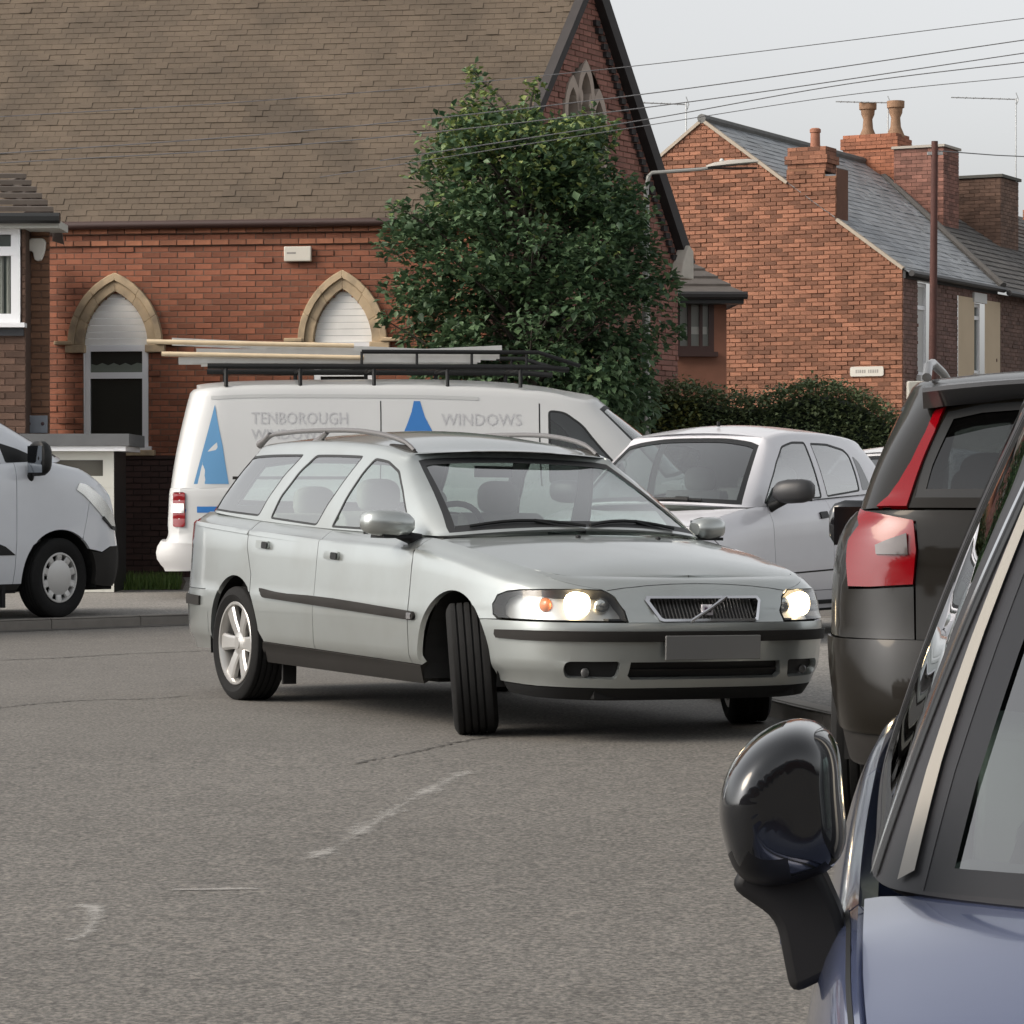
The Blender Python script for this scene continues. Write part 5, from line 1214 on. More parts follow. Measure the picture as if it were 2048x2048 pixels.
def seam(car, name, pts, p='w', w=0.006, m=None, off=0.0008, two=True, parent=None):
    """thin dark shut line laid on the skin (points in (x,z) on the side)"""
    pt = car.W if p == 'w' else car.G; uv = np.array(car.uv(pts, p)); 
    k = []
    for i in range(len(uv) - 1):
        n = max(2, int(np.linalg.norm(uv[i + 1] - uv[i]) / 3)); k += [uv[i] + (uv[i + 1] - uv[i]) * j / n for j in range(n)]
    k.append(uv[-1]); uv = np.array(k); P = pt.ev(uv[:, 0], uv[:, 1]); N = pt.nrm(uv[:, 0], uv[:, 1]); t = np.gradient(P, axis=0); s_ = np.cross(N, t); s_ /= np.linalg.norm(s_, axis=1, keepdims=True) + 1e-9
    V = np.vstack([P + s_ * w / 2 + N * off, P - s_ * w / 2 + N * off]); n = len(P); F = [(i, i + 1, n + i + 1, n + i) for i in range(n - 1)]
    o = [mesh_obj(name, V, F, m or M_SEAL, parent or car.root)]
    if two: o.append(mesh_obj(name, V * np.array([1, -1, 1]), [f[::-1] for f in F], m or M_SEAL, parent or car.root))
    return o

# ------------------------------------------------------------------ silver estate car (the car turning out in the middle)
def build_estate():
    c = Car('estate_car', (0.485, 14.837, 0.0), 0.49107, -0.01371,
            label='silver estate car with lit headlamps turning out across the road, front wheels steered', cat='car')
    PAINT = mat('silver_green_paint', (0.43, 0.46, 0.45), 0.32, metal=0.75, coat=1.0, var=0.03, vscale=2.0, dirt=(.25, .23, .20), dirt_amt=.22, dirt_scale=2.5)
    out = [(0.935, 0), (0.93, .20), (0.91, .40), (.86, .58), (.755, .735), (.60, .825), (.36, .872), (0, .893), (-.5, .90), (-1.5, .902), (-2.4, .897), (-3.0, .88), (-3.40, .845), (-3.60, .79), (-3.70, .68), (-3.745, .4), (-3.755, 0)]
    Tf = [(-3.8, 1.045), (-3.4, 1.037), (-2.4, .992), (-1.55, .958), (-.9, .942), (-.39, .928), (0, .878), (.4, .812), (.7, .772), (.94, .765)]
    zz = [.19, .24, .30, .345, .42, .50, .555, .60, .640]
    pf = [(z, 0, d) for z, d in zip(zz, (.12, .06, .03, .018, .01, 0, .006, .040, .058))] + [(-.075, 1, .085), (-.045, 1, .112), (-.015, 1, .155), (0, 1, .21)]
    ps = [(z, 0, d) for z, d in zip(zz, (.085, .06, .04, .012, .005, 0, 0, .003, .007))] + [(-.080, 1, .026), (-.055, 1, .047), (-.020, 1, .09), (0, 1, .13)]
    pr = [(z, 0, d) for z, d in zip(zz, (.10, .04, .01, .005, 0, 0, .004, .03, .035))] + [(-.080, 1, .06), (-.055, 1, .065), (-.020, 1, .075), (0, 1, .09)]
    c.W = body_wrap(out, Tf, pf, ps, pr, 300, 72)
    B = [(-.17, 0, .982), (-.19, .30, .976), (-.265, .56, .958), (-.385, .738, .94), (-.55, .772, .942), (-.9, .780, .946), (-1.6, .782, .960), (-2.5, .780, .993), (-3.05, .765, 1.022), (-3.33, .742, 1.040), (-3.47, .66, 1.042), (-3.525, .35, 1.04), (-3.54, 0, 1.04)]
    T = [(-1.14, 0, 1.355), (-1.13, .28, 1.35), (-1.09, .48, 1.338), (-1.045, .590, 1.325), (-1.10, .622, 1.333), (-1.35, .634, 1.372), (-1.9, .640, 1.405), (-2.5, .636, 1.412), (-2.85, .622, 1.405), (-3.0, .605, 1.395), (-3.07, .54, 1.388), (-3.10, .3, 1.40), (-3.105, 0, 1.405)]
    c.G = greenhouse(B, T, 280, 56, 0.018, 0.05, 0.90)
    c.ranges()
    RA = -2.715; HZ = 0.318
    fa = lambda a0, a1, n=22: arc(0.0, HZ, .365, a0, a1, n)
    ra = lambda a0, a1, n=26: arc(RA + 0.02, HZ, .372, a0, a1, n)
    # --- front bumper with intake and lamp recesses
    intake = [('f', 0, .288), ('f', -.40, .288), ('f', -.425, .31), ('f', -.415, .378), ('f', 0, .378)]
    fog = Fr(round_poly([(-.47, .292), (-.68, .297), (-.70, .34), (-.69, .376), (-.46, .378)], .02))
    c.P('front_bumper', [('f', 0, .252), ('f', -.45, .252), ('s', .62, .258), ('s', .40, .268)] + S(fa(-7, 40)) + [('s', .33, .557), ('s', .55, .556), ('f', -.5, .556), ('f', 0, .556), ('f', 0, .374)] + Fr([(-.41, .374), (-.42, .312), (-.40, .292)]) + [('f', 0, .292)], PAINT, holes=[fog], th=.03)
    c.P('lower_grille', intake, M_DARK, off=-.035, th=.01)
    c.P('lower_grille_bar', Fr([(0, .327), (-.41, .327), (-.41, .335), (0, .335)]), M_TRIM, off=-.02, th=.01)
    c.P('fog_lamp_recess', fog, M_DARK, off=-.03, th=.01, mirror='two')
    for s_ in (-1, 1): blob('fog_lamp', mat('fog_glass', (.10, .10, .10), .15), c.root, (.80, s_ * .60, .325), .022, .5, 1, 1)
    c.P('bumper_lip', [('f', 0, .188), ('f', -.5, .19), ('s', .58, .20), ('s', .42, .215), ('s', .40, .262), ('s', .62, .252), ('f', -.45, .247), ('f', 0, .247)], M_DARK, off=-.002, th=.03)
    c.P('bumper_strip', [('f', 0, .470), ('f', -.5, .470), ('s', .60, .470), ('s', .43, .474), ('s', .415, .49), ('s', .42, .512), ('s', .60, .516), ('f', -.5, .518), ('f', 0, .518)], M_TRIM, off=.014, th=.02, crown=.004)
    # --- nose panel and grille
    gr = round_poly([(0, .543), (-.262, .543), (-.325, .678), (0, .678)], [.001, .03, .035, .001])
    gr = [p for p in gr]
    c.P('nose_panel', [('f', 0, .672)] + Fr([(-.300, .672), (-.312, .655), (-.268, .566), (-.25, .562)]) + [('f', 0, .562), ('f', 0, .558)] + Fr([(-.425, .558), (-.424, .61), (-.458, .675), (-.508, .708), (-.512, 1.2)]) + [('f', 0, 1.2)], PAINT, th=.03, sv=2)
    seam(c, 'bonnet_shut_line', Fr([(-.488, .703), (-.40, .715), (-.28, .726), (-.15, .733), (-.001, .736)]), w=.0035)
    ch_o = Fr([(0, .560), (-.25, .560), (-.27, .565), (-.318, .658), (-.304, .677), (0, .677)]); ch_i = Fr([(-.0, .569), (-.245, .569), (-.258, .574), (-.298, .652), (-.290, .664), (0, .664)])
    ua, ub = np.array(c.uv(ch_o)), np.array(c.uv(ch_i)); fV = []
    for q, o in ((ua, .006), (ub, .010), (ub, -.03)): fV += list(c.W.ev(q[:, 0], q[:, 1]) + c.W.nrm(q[:, 0], q[:, 1]) * o)
    n = 6; fF = [(k * n + i, k * n + i + 1, (k + 1) * n + i + 1, (k + 1) * n + i) for k in range(2) for i in range(n - 1)]
    fW = [v * np.array([1, -1, 1]) for v in fV]
    mesh_obj('grille_frame', fV + fW, fF + [tuple(18 + i for i in f[::-1]) for f in fF], M_CHROME, c.root)
    g = c.P('grille', ch_o, mat('grille_black', (.035, .034, .033), .45), off=-.045, th=.005)
    sl = MB()
    for i in range(-14, 15):
        y = i * .0195; zt_ = .664; p0 = c.W.ev(*c.uv([('f', -abs(y) - 1e-4, .565)])[0]); p1 = c.W.ev(*c.uv([('f', -abs(y) - 1e-4, zt_)])[0])
        sl.tube([(p0[0] - .03, y, .565), (p1[0] - .03, y, zt_)], .0045, 6)
    tag(sl.build('grille_slats', mat('grille_slat', (.05, .048, .046), .35, metal=.5), g), kind='stuff')
    bar = MB().tube([(.922, -.108, .560), (.912, .0, .617), (.888, .108, .674)], [.010, .010, .010], 8)
    bar = bar.build('grille_bar', M_CHROME, g, True)
    bd = MB(); x0 = .888
    bd.box((x0, -.032, .590), (x0 + .012, .032, .640)); bevel(bd.build('badge', mat('badge_silver', (.62, .60, .64), .3, metal=.3), g), .004)
    MB().box((x0 + .012, -.018, .603), (x0 + .014, .018, .627)).build('badge_field', mat('badge_dark', (.05, .02, .05), .3), g)
    # --- number plate
    pl = MB().box((.948, -.26, .385), (.958, .26, .498)).build('number_plate', M_PLATE, c.root); bevel(pl, .003)
    # --- headlamps
    hl = [('f', -.435, .563), ('f', -.60, .565), ('f', -.74, .566), ('s', .60, .567), ('s', .44, .568), ('s', .395, .585), ('s', .385, .63), ('s', .41, .668), ('s', .47, .688), ('s', .62, .699), ('f', -.72, .703), ('f', -.60, .704), ('f', -.515, .702), ('f', -.465, .672), ('f', -.432, .61)]
    bowl = c.P('headlamp', hl, mat('headlamp_bowl', (.48, .48, .47), .3, metal=.6), off=-.07, th=.01, mirror='two')
    wall_uv = np.array(c.uv(hl)); wV = list(c.W.ev(wall_uv[:, 0], wall_uv[:, 1]) + c.W.nrm(wall_uv[:, 0], wall_uv[:, 1]) * .002) + list(c.W.ev(wall_uv[:, 0], wall_uv[:, 1]) - c.W.nrm(wall_uv[:, 0], wall_uv[:, 1]) * .075)
    n = len(hl); wF = [(i, (i + 1) % n, n + (i + 1) % n, n + i) for i in range(n)]
    for k, b in enumerate(bowl):
        sg = np.array([1, 1 if k == 0 else -1, 1])
        mesh_obj('lamp_case', [v * sg for v in wV], wF, M_DARK, b)
        sy = -1 if k == 0 else 1
        blob('lit_bulb', M_LIT, b, (.735, sy * .610, .637), .060, .55, 1.12, 1.0, pw=.8)
        blob('main_beam_reflector', M_REFL, b, (.775, sy * .500, .632), .040, .5, 1.0, .95)
        blob('indicator', M_AMBER, b, (.62, sy * .715, .632), .036, 1.2, .7, 1.0)
        o = panel('lamp_lens', c.W, c.uv(hl), G_LENS, b, off=.003, th=0, mirror=None)
        if k: o.data.transform(Matrix.Diagonal((1, -1, 1, 1)))
        # trim along the lower inner corner of the lamp (wiper)
        MB().box((.80, sy * .47 - .035, .552), (.845, sy * .47 + .035, .572)).build('lamp_wiper', M_DARK, b)
    # --- fenders, doors, quarters
    top = 1.2
    c.P('front_wing', [('s', -.455, .308)] + [('s', -.363, .306)] + S(fa(176, 41)) + [('s', .33, .560), ('s', .42, .562), ('s', .385, .58), ('s', .372, .63), ('s', .40, .675), ('s', .47, .695), ('s', .62, .706), ('f', -.72, .709), ('f', -.60, .710), ('f', -.517, .708), ('f', -.517, top), ('s', .6, top), ('s', 0, top), ('s', -.452, top)], PAINT, mirror='two', th=.03)
    c.P('door', [('s', -1.586, .328), ('s', -.460, .308), ('s', -.460, .6), ('s', -.457, .80), ('s', -.457, top), ('s', -1.588, top), ('s', -1.578, .8), ('s', -1.586, .55)], PAINT, mirror='two', th=.03)
    c.P('door', [('s', -2.285, .36), ('s', -2.27, .338), ('s', -1.592, .328), ('s', -1.59, .55), ('s', -1.583, .8), ('s', -1.593, top), ('s', -2.56, top), ('s', -2.53, .85), ('s', -2.45, .70)] + S(ra(48, 12, 10)), PAINT, mirror='two', th=.03)
    c.P('rear_wing', [('s', -3.10, .30)] + S(ra(180, 50, 20)) + [('s', -2.458, .70), ('s', -2.538, .85), ('s', -2.568, top), ('s', -3.36, top), ('r', -.70, top), ('r', -.66, .90), ('r', -.66, .60), ('s', -3.40, .602), ('s', -3.15, .602), ('s', -3.10, .45)], PAINT, mirror='two', th=.03)
    c.P('rear_bumper', [('s', -3.105, .26)] + [('s', -3.105, .598), ('s', -3.40, .598), ('r', -.66, .596), ('r', 0, .596), ('r', 0, .25), ('r', -.6, .25), ('s', -3.45, .25)], PAINT, th=.03)
    c.P('bumper_strip', [('s', -3.23, .505), ('s', -3.23, .558), ('s', -3.45, .562), ('r', -.6, .562), ('r', 0, .562), ('r', 0, .505), ('r', -.6, .505), ('s', -3.45, .505)], M_TRIM, off=.012, th=.02)
    c.P('tailgate', [('r', 0, .60), ('r', -.655, .60), ('r', -.655, top), ('r', 0, top)], PAINT, th=.02)
    c.P('tail_lamp', [('r', -.67, .72), ('s', -3.585, .72), ('s', -3.565, .88), ('s', -3.50, 1.0), ('r', -.66, 1.0)], M_RED, off=.004, th=.02, mirror='two')
    c.P('sill', [('s', -2.32, .222), ('s', -.40, .212), ('s', -.38, .302), ('s', -2.28, .334), ('s', -2.335, .30)], M_TRIM, off=.004, th=.05, mirror='two')
    c.P('side_moulding', S(round_poly([(-2.245, .578), (-.385, .524), (-.365, .545), (-.385, .566), (-2.29, .628)], [.03, .01, .02, .01, .005])), M_TRIM, off=.016, th=.02, mirror='two', crown=.005, sv=2)
    c.P('moulding_badge', S(round_poly([(-.43, .530), (-.385, .529), (-.385, .560), (-.43, .561)], .008)), M_CHROME, off=.022, th=.004, mirror='two', su=2, sv=1)
    for (x, z) in ((-2.29, .868), (-1.375, .826)):
        c.P('door_handle', S(round_poly([(x - .10, z - .022), (x + .075, z - .026), (x + .075, z + .018), (x - .10, z + .022)], .02)), PAINT, off=.012, th=.012, mirror='two', crown=.006, su=2, sv=1)
        c.P('handle_recess', S(round_poly([(x + .0, z - .022), (x + .075, z - .026), (x + .075, z + .012), (x + .0, z + .014)], .012)), M_DARK, off=.0205, th=.002, mirror='two', su=2, sv=1)
    # --- bonnet
    i1 = int(c.uv([('s', -.60, top)])[0][0]); edge = c.W.G[:i1 + 1, -1]
    Hd = top_patch(edge, [(.73, .772), (.55, .832), (.3, .884), (0, .934), (-.3, .972), (-.6, 1.0)], 40, 2.1)
    def hb(x, y): return Hd.inv((0, 1), (x, -abs(y)))
    rear = [(-.13, 0), (-.15, .30), (-.225, .55), (-.33, .70), (-.345, .745)]
    poly = [(0.0, Hd.nv - 1.0), (0.0, 0.6)] + [(i1 * k, 0.6) for k in (.2, .4, .6, .7)]
    q = [hb(*p) for p in rear]; q[0] = (q[0][0], Hd.nv - 1.0)
    poly = [(0.15, Hd.nv - 1.0), (0.15, 0.0), (q[-1][0], 0.0)] + q[::-1]
    panel('bonnet', Hd, poly, PAINT, c.root, th=.02, su=5, sv=2)
    blk = [(-.10, 0), (-.12, .30), (-.195, .55), (-.33, .73), (-.60, .755), (-.50, .55), (-.42, .3), (-.40, 0)]
    k = [hb(*p) for p in blk]; k[0] = (k[0][0], Hd.nv - 1.0); k[-1] = (k[-1][0], Hd.nv - 1.0)
    panel('scuttle', Hd, k, M_DARK, c.root, off=-.03, th=.01, su=5, sv=2)
    for y in (-.16, .30):
        p = Hd.ev(*hb(-.06, y)); blob('washer_jet', M_DARK, c.root, (p[0], y, p[2] + .004), .013, 1.2, 1, .7)
    # --- greenhouse: windows, then the painted frame around them
    w_r = round_poly([(-3.335, 1.052), (-3.245, 1.19), (-3.035, 1.362), (-2.245, 1.366), (-2.40, 1.25), (-2.53, 1.12), (-2.61, 1.02)], .03)
    w_m = round_poly([(-2.445, 1.008), (-2.375, 1.13), (-2.22, 1.275), (-2.08, 1.362), (-1.49, 1.350), (-1.60, 1.22), (-1.73, 1.08), (-1.815, .975)], .03)
    w_f = round_poly([(-1.628, .968), (-1.52, 1.135), (-1.425, 1.265), (-1.355, 1.338), (-1.20, 1.322), (-1.04, 1.268), (-.90, 1.165), (-.70, .985), (-.72, .955)], .025)
    for wp in (w_r, w_m, w_f): window(c, 'side_window', wp, G_CAR)
    ws = [(0, .992), (-.30, .987), (-.56, .972), (-.712, .955), (-.706, .98), (-.675, 1.05), (-.630, 1.16), (-.585, 1.27), (-.560, 1.322), (-.50, 1.332), (-.28, 1.345), (0, 1.350)]
    ws = dense(ws[:-1], .08) if False else ws
    window(c, 'windscreen', ws, G_CAR, seal=.030, two=False, kind='f')
    rs = [(0, 1.08), (-.35, 1.08), (-.56, 1.085), (-.50, 1.33), (-.3, 1.36), (0, 1.365)]
    window(c, 'rear_screen', rs, G_CAR, seal=.03, two=False, kind='r')
    nv = c.G.nv - 1.0; nu = c.G.nu - 1.0
    vw = lambda k, z: c.G.inv((1, 2), (0, z), c.gf if k == 'f' else c.gr)[1]
    c.P('roof_pillars', [('u', 0, 0), ('u', 0, vw('f', .992))] + Fr(ws[1:-1]) + [('u', 0, vw('f', 1.350)), ('u', 0, nv), ('u', nu, nv), ('u', nu, vw('r', 1.365))] + Rr(rs[1:-1][::-1]) + [('u', nu, vw('r', 1.08)), ('u', nu, 0)], PAINT, p='g', th=.012, su=4, sv=2.5,
        holes=[S(w_r), S(w_m), S(w_f)])
    Re = top_patch(c.G.G[:, -1], [(-3.2, 1.42), (-3.05, 1.45), (-2.7, 1.488), (-2.2, 1.505), (-1.7, 1.492), (-1.35, 1.446), (-1.1, 1.380)], 36, 2.0)
    panel('roof', Re, [(0, 0), (Re.nu - 1.0, 0), (Re.nu - 1.0, Re.nv - 1.0), (0, Re.nv - 1.0)], PAINT, c.root, th=.0, su=5, sv=2)
    c.P('tail_lamp', S([(-3.50, 1.045), (-3.42, 1.045), (-3.11, 1.37), (-3.16, 1.37)]), M_RED, p='g', off=.006, th=.006, mirror='two')
    # drip moulding along the roof edge
    rl = c.G.ev(np.array([c.uv([('s', x, 1.6)], 'g')[0][0] for x in np.linspace(-2.95, -1.25, 14)]), np.full(14, nv))
    for s_ in (-1, 1):
        mb = MB(); RAIL = mat('rail_grey', (.17, .165, .165), .4, metal=.4)
        pts = [(-3.03, .575, 1.432), (-2.93, .570, 1.478), (-2.75, .570, 1.492), (-2.2, .572, 1.498), (-1.7, .565, 1.484), (-1.35, .552, 1.446), (-1.20, .545, 1.412), (-1.12, .545, 1.375)]
        d = catmull(np.array(pts), 40)
        mb.tube([(p[0], s_ * p[1], p[2]) for p in d], [.011 + .003 * (1 if 3 < i < 37 else 0) for i in range(40)], 8)
        r = mb.build('roof_rail', RAIL, c.root, True, 50)
        for x0, x1 in ((-3.04, -2.93), (-2.26, -2.15)):
            f = MB().tube([(x0 - .02, s_ * .58, 1.43), (x0 + .04, s_ * .575, 1.455), (x1, s_ * .572, 1.488)], [.024, .017, .015], 8); f.build('rail_foot', RAIL, r, True, 50)
        f = MB().tube([(-1.36, s_ * .56, 1.395), (-1.22, s_ * .55, 1.385), (-1.10, s_ * .545, 1.36)], [.020, .022, .012], 8); f.build('rail_foot', M_TRIM, r, True, 50)
    # --- wipers
    for y0, y1 in ((-.05, -.62), (.52, -.02)):
        mb = MB(); pts = []
        for t in np.linspace(0, 1, 8):
            y = y0 + (y1 - y0) * t; q = c.G.ev(*c.uv([('f', -abs(y) - 1e-4, .995 - .022 * abs(y) + .03 * math.sin(t * 3))], 'g')[0]); pts.append((q[0] + .02, y, q[2] + .004))
        mb.tube(pts, .009, 6); mb.tube([(pts[0][0] - .0, pts[0][1], pts[0][2] - .03), pts[3]], .011, 6); mb.build('wiper', M_DARK, c.root)
    # --- mirrors
    for s_ in (-1, 1):
        door_mirror(c, -.60, s_ * .83, .995 - (.012 if s_ > 0 else 0), s_, L=.25 if s_ < 0 else .185, H=.135 if s_ < 0 else .12, D=.17, m=PAINT)
        MB().box((-.70, s_ * .83 if s_ > 0 else -.99, .925), (-.545, s_ * .99 if s_ > 0 else -.83, .941)).build('mirror_base', M_DARK, c.root)
    # --- wheels
    off = .01371 * .78
    wheel(c, (0, -.772, .318 - off), steer=R(-27), lean=R(5), side=-1, style='six')
    wheel(c, (0, .772, .318 + off), steer=R(-25), lean=R(5), side=1, style='six')
    wheel(c, (RA, -.775, .318 - off), side=-1, style='six', rot=.25)
    wheel(c, (RA, .775, .318 + off), side=1, style='six')
    wheel_well(c, 0, HZ, .385, .48, .84); wheel_well(c, RA + .02, HZ, .39, .50, .86)
    under(c, -3.60, .80, .55, .20, .36); under(c, -2.30, -.42, .74, .215, .33)
    MB().box((-2.30, -.76, .10), (-2.28, -.68, .27)).build('mud_flap', M_VOID, c.root)
    # --- cabin
    cabin(c, -3.45, -.42, .735, .36, .93)
    dash = MB().box((-.95, -.70, .70), (-.40, .70, .945)); bevel(dash.build('dashboard', M_CABIN, c.root), .04)
    for y in (-.37, .37): seat(c, -1.75, y, .46, .25, .58)
    seat(c, -2.62, -.36, .50, .30, .50); seat(c, -2.62, .36, .50, .30, .50)
    steering_wheel(c, -1.05, -.37, .93)
    MB().box((-1.28, -.11, 1.245), (-1.26, .11, 1.305)).build('rear_view_mirror', M_DARK, c.root)
    return c

# ------------------------------------------------------------------ the other vehicles
def prof3(zz, f, s, r, tf, ts, tr):
    """three inset profiles sharing their lower heights; t*: (dz from the top edge, inset) rows"""
    g = lambda d, t: [(z, 0, x) for z, x in zip(zz, d)] + [(a, 1, b) for a, b in t]
    return g(f, tf), g(s, ts), g(r, tr)
def frame_panel(c, name, m, ws=None, rs=None, holes=(), th=.012, su=4, sv=2.5):
    """the painted pillars: whole greenhouse skin minus windscreen, rear screen and side windows"""
    nv, nu = c.G.nv - 1.0, c.G.nu - 1.0
    vw = lambda k, z: c.G.inv((1, 2), (0, z), c.gf if k == 'f' else c.gr)[1]
    p = [('u', 0, 0)]
    if ws: p += [('u', 0, vw('f', ws[0][1]))] + Fr(ws[1:-1]) + [('u', 0, vw('f', ws[-1][1]))]
    p += [('u', 0, nv), ('u', nu, nv)]
    if rs: p += [('u', nu, vw('r', rs[-1][1]))] + Rr(rs[1:-1][::-1]) + [('u', nu, vw('r', rs[0][1]))]
    p += [('u', nu, 0)]
    return c.P(name, p, m, p='g', th=th, su=su, sv=sv, holes=[S(h) for h in holes])
def roof_panel(c, m, zc, name='roof'):
    Re = top_patch(c.G.G[:, -1], zc, 30, 2.0)
    return panel(name, Re, [(0, 0), (Re.nu - 1.0, 0), (Re.nu - 1.0, Re.nv - 1.0), (0, Re.nv - 1.0)], m, c.root, th=0, su=5, sv=2)
def bonnet_panel(c, m, x_end, zc, rear, name='bonnet', i_from=0.3):
    i1 = int(c.uv([('s', x_end, 9)])[0][0]); Hd = top_patch(c.W.G[:i1 + 1, -1], zc, 36, 2.1)
    q = [Hd.inv((0, 1), (x, -abs(y))) for x, y in rear]; q[0] = (q[0][0], Hd.nv - 1.0)
    panel(name, Hd, [(i_from, Hd.nv - 1.0), (i_from, .3), (q[-1][0], .3)] + q[::-1], m, c.root, th=.02, su=5, sv=2)
    return Hd

def build_hatch(name, loc, yaw, paint, label, rich=True):
    """small white five-door hatchback"""
    c = Car(name, loc, yaw, label=label)
    o = [(.70, 0), (.69, .25), (.64, .46), (.53, .62), (.36, .72), (0, .775), (-.6, .795), (-1.4, .797), (-2.0, .79), (-2.5, .765), (-2.78, .70), (-2.88, .55), (-2.915, .3), (-2.92, 0)]
    T = [(-3, 1.03), (-2.4, 1.02), (-1.6, .985), (-.9, .955), (-.45, .935), (-.1, .90), (.3, .83), (.7, .76)]
    zz = [.19, .24, .30, .36, .45, .53, .60]
    pf, ps, pr = prof3(zz, (.10, .05, .02, .008, 0, .0, .01), (.08, .05, .03, .012, .002, 0, .003), (.08, .04, .01, 0, 0, 0, .02),
                       [(-.10, .04), (-.05, .08), (-.015, .13), (0, .18)], [(-.16, .012), (-.09, .028), (-.03, .06), (0, .085)], [(-.16, .04), (-.09, .05), (-.03, .06), (0, .07)])
    c.W = body_wrap(o, T, pf, ps, pr, 240, 60)
    B = [(-.02, 0, .955), (-.04, .28, .95), (-.13, .52, .935), (-.26, .675, .925), (-.42, .712, .93), (-.8, .715, .955), (-1.4, .72, .985), (-2.0, .715, 1.01), (-2.4, .70, 1.03), (-2.62, .67, 1.04), (-2.74, .58, 1.04), (-2.80, .3, 1.04), (-2.81, 0, 1.04)]
    Tt = [(-.86, 0, 1.43), (-.855, .25, 1.425), (-.83, .43, 1.405), (-.81, .535, 1.385), (-.87, .556, 1.395), (-1.1, .562, 1.425), (-1.6, .568, 1.43), (-2.0, .56, 1.415), (-2.25, .545, 1.395), (-2.40, .52, 1.375), (-2.46, .45, 1.365), (-2.49, .25, 1.375), (-2.495, 0, 1.38)]
    c.G = greenhouse(B, Tt, 240, 50, .022, .05, .90); c.ranges()
    fa = lambda a0, a1, n=20: arc(0, .285, .335, a0, a1, n); ra = lambda a0, a1, n=22: arc(-2.375, .285, .335, a0, a1, n)
    top = 2
    c.P('front_bumper', [('f', 0, .20), ('s', .45, .22), ('s', .36, .25)] + S(fa(0, 62)) + [('f', -.60, .585), ('f', 0, .585)], paint, th=.03)
    c.P('nose_panel', [('f', 0, .588), ('f', -.60, .588), ('s', .165, .60), ('s', .20, top), ('f', 0, top)], paint, th=.03)
    c.P('headlamp', Fr(round_poly([(-.36, .60), (-.60, .62), (-.64, .70), (-.52, .74), (-.40, .68)], .03)), M_REFL, off=.006, th=.01, mirror='two')
    c.P('grille', Fr([(0, .36), (-.36, .36), (-.40, .50), (0, .50)]), M_DARK, off=.004, th=.006)
    c.P('front_wing', [('s', -.50, .335), ('s', -.34, .335)] + S(fa(170, 64)) + [('s', .155, .60), ('s', .19, top), ('s', -.50, top)], paint, th=.03, mirror='two')
    c.P('door', [('s', -1.40, .335), ('s', -.506, .335), ('s', -.506, top), ('s', -1.42, top)], paint, th=.03, mirror='two')
    c.P('door', [('s', -2.03, .335), ('s', -1.406, .335), ('s', -1.426, top), ('s', -2.25, top), ('s', -2.2, .70)] + S(ra(66, 10, 10)), paint, th=.03, mirror='two')
    c.P('rear_wing', S(ra(180, 68, 16)) + [('s', -2.208, .70), ('s', -2.258, top), ('r', -.5, top), ('r', -.5, .30), ('s', -2.75, .28)], paint, th=.03, mirror='two')
    c.P('tailgate', [('r', 0, .25), ('r', -.495, .30), ('r', -.495, top), ('r', 0, top)], paint, th=.03)
    c.P('sill', [('s', -2.05, .20), ('s', -.33, .20), ('s', -.32, .33), ('s', -2.06, .33)], paint, off=.0, th=.05, mirror='two')
    c.P('sill_moulding', S([(-2.02, .235), (-.36, .235), (-.36, .262), (-2.02, .262)]), M_DARK, off=.008, th=.01, mirror='two')
    seam(c, 'crease_shade', S([(-2.0, .50), (-1.4, .475), (-.55, .46)]), w=.012, m=M_TRIM)  # dark strip on the smooth skin paints the shade of a door crease
    bonnet_panel(c, paint, -.40, [(.52, .77), (.2, .86), (0, .905), (-.2, .95), (-.4, .985)], [(.03, 0), (.01, .28), (-.08, .52), (-.21, .66), (-.24, .69)])
    wf = round_poly([(-1.37, .985), (-.47, .948), (-.62, 1.09), (-.80, 1.24), (-.97, 1.355), (-1.15, 1.39), (-1.35, 1.392)], .03)
    wr = round_poly([(-2.02, 1.035), (-1.45, .992), (-1.42, 1.385), (-1.70, 1.382), (-1.96, 1.345), (-2.02, 1.30)], .03)
    wq = round_poly([(-2.22, 1.055), (-2.06, 1.040), (-2.06, 1.30), (-2.14, 1.25)], .03)
    gm = glass_mat('hatch_glass', (.60, .68, .66), 5.2)
    for w in (wf, wr): window(c, 'side_window', w, gm, seal=.014)
    c.P('side_window', S(wq), M_GLOSSBLK, p='g', off=.002, th=.004, mirror='two')
    ws = [(0, .965), (-.28, .962), (-.50, .952), (-.655, .942), (-.645, .975), (-.61, 1.10), (-.565, 1.24), (-.522, 1.36), (-.45, 1.383), (-.25, 1.41), (0, 1.415)]
    window(c, 'windscreen', ws, gm, seal=.03, two=False, kind='f')
    rs = [(0, 1.08), (-.3, 1.08), (-.52, 1.09), (-.43, 1.34), (-.2, 1.355), (0, 1.36)]
    window(c, 'rear_screen', rs, G_DARK, seal=.03, two=False, kind='r')
    frame_panel(c, 'roof_pillars', paint, ws, rs, [wf, wr])
    roof_panel(c, paint, [(-2.6, 1.385), (-2.4, 1.425), (-2.0, 1.49), (-1.6, 1.515), (-1.2, 1.51), (-.95, 1.475), (-.8, 1.44)])
    c.P('tail_lamp', S(round_poly([(-2.72, .72), (-2.66, .72), (-2.60, .98), (-2.72, 1.0)], .02)), M_RED, off=.006, th=.01, mirror='two')
    # mirrors with triangular sail
    for s_ in (-1, 1): door_mirror(c, -.55, s_ * .78, 1.03, s_, L=.27, H=.17, D=.17, m=mat('mirror_black', (.03, .03, .032), .45))
    c.P('mirror_sail', S([(-.50, .945), (-.80, .965), (-.76, 1.09), (-.66, 1.06)]), M_DARK, p='g', off=.008, th=.01, mirror='two')
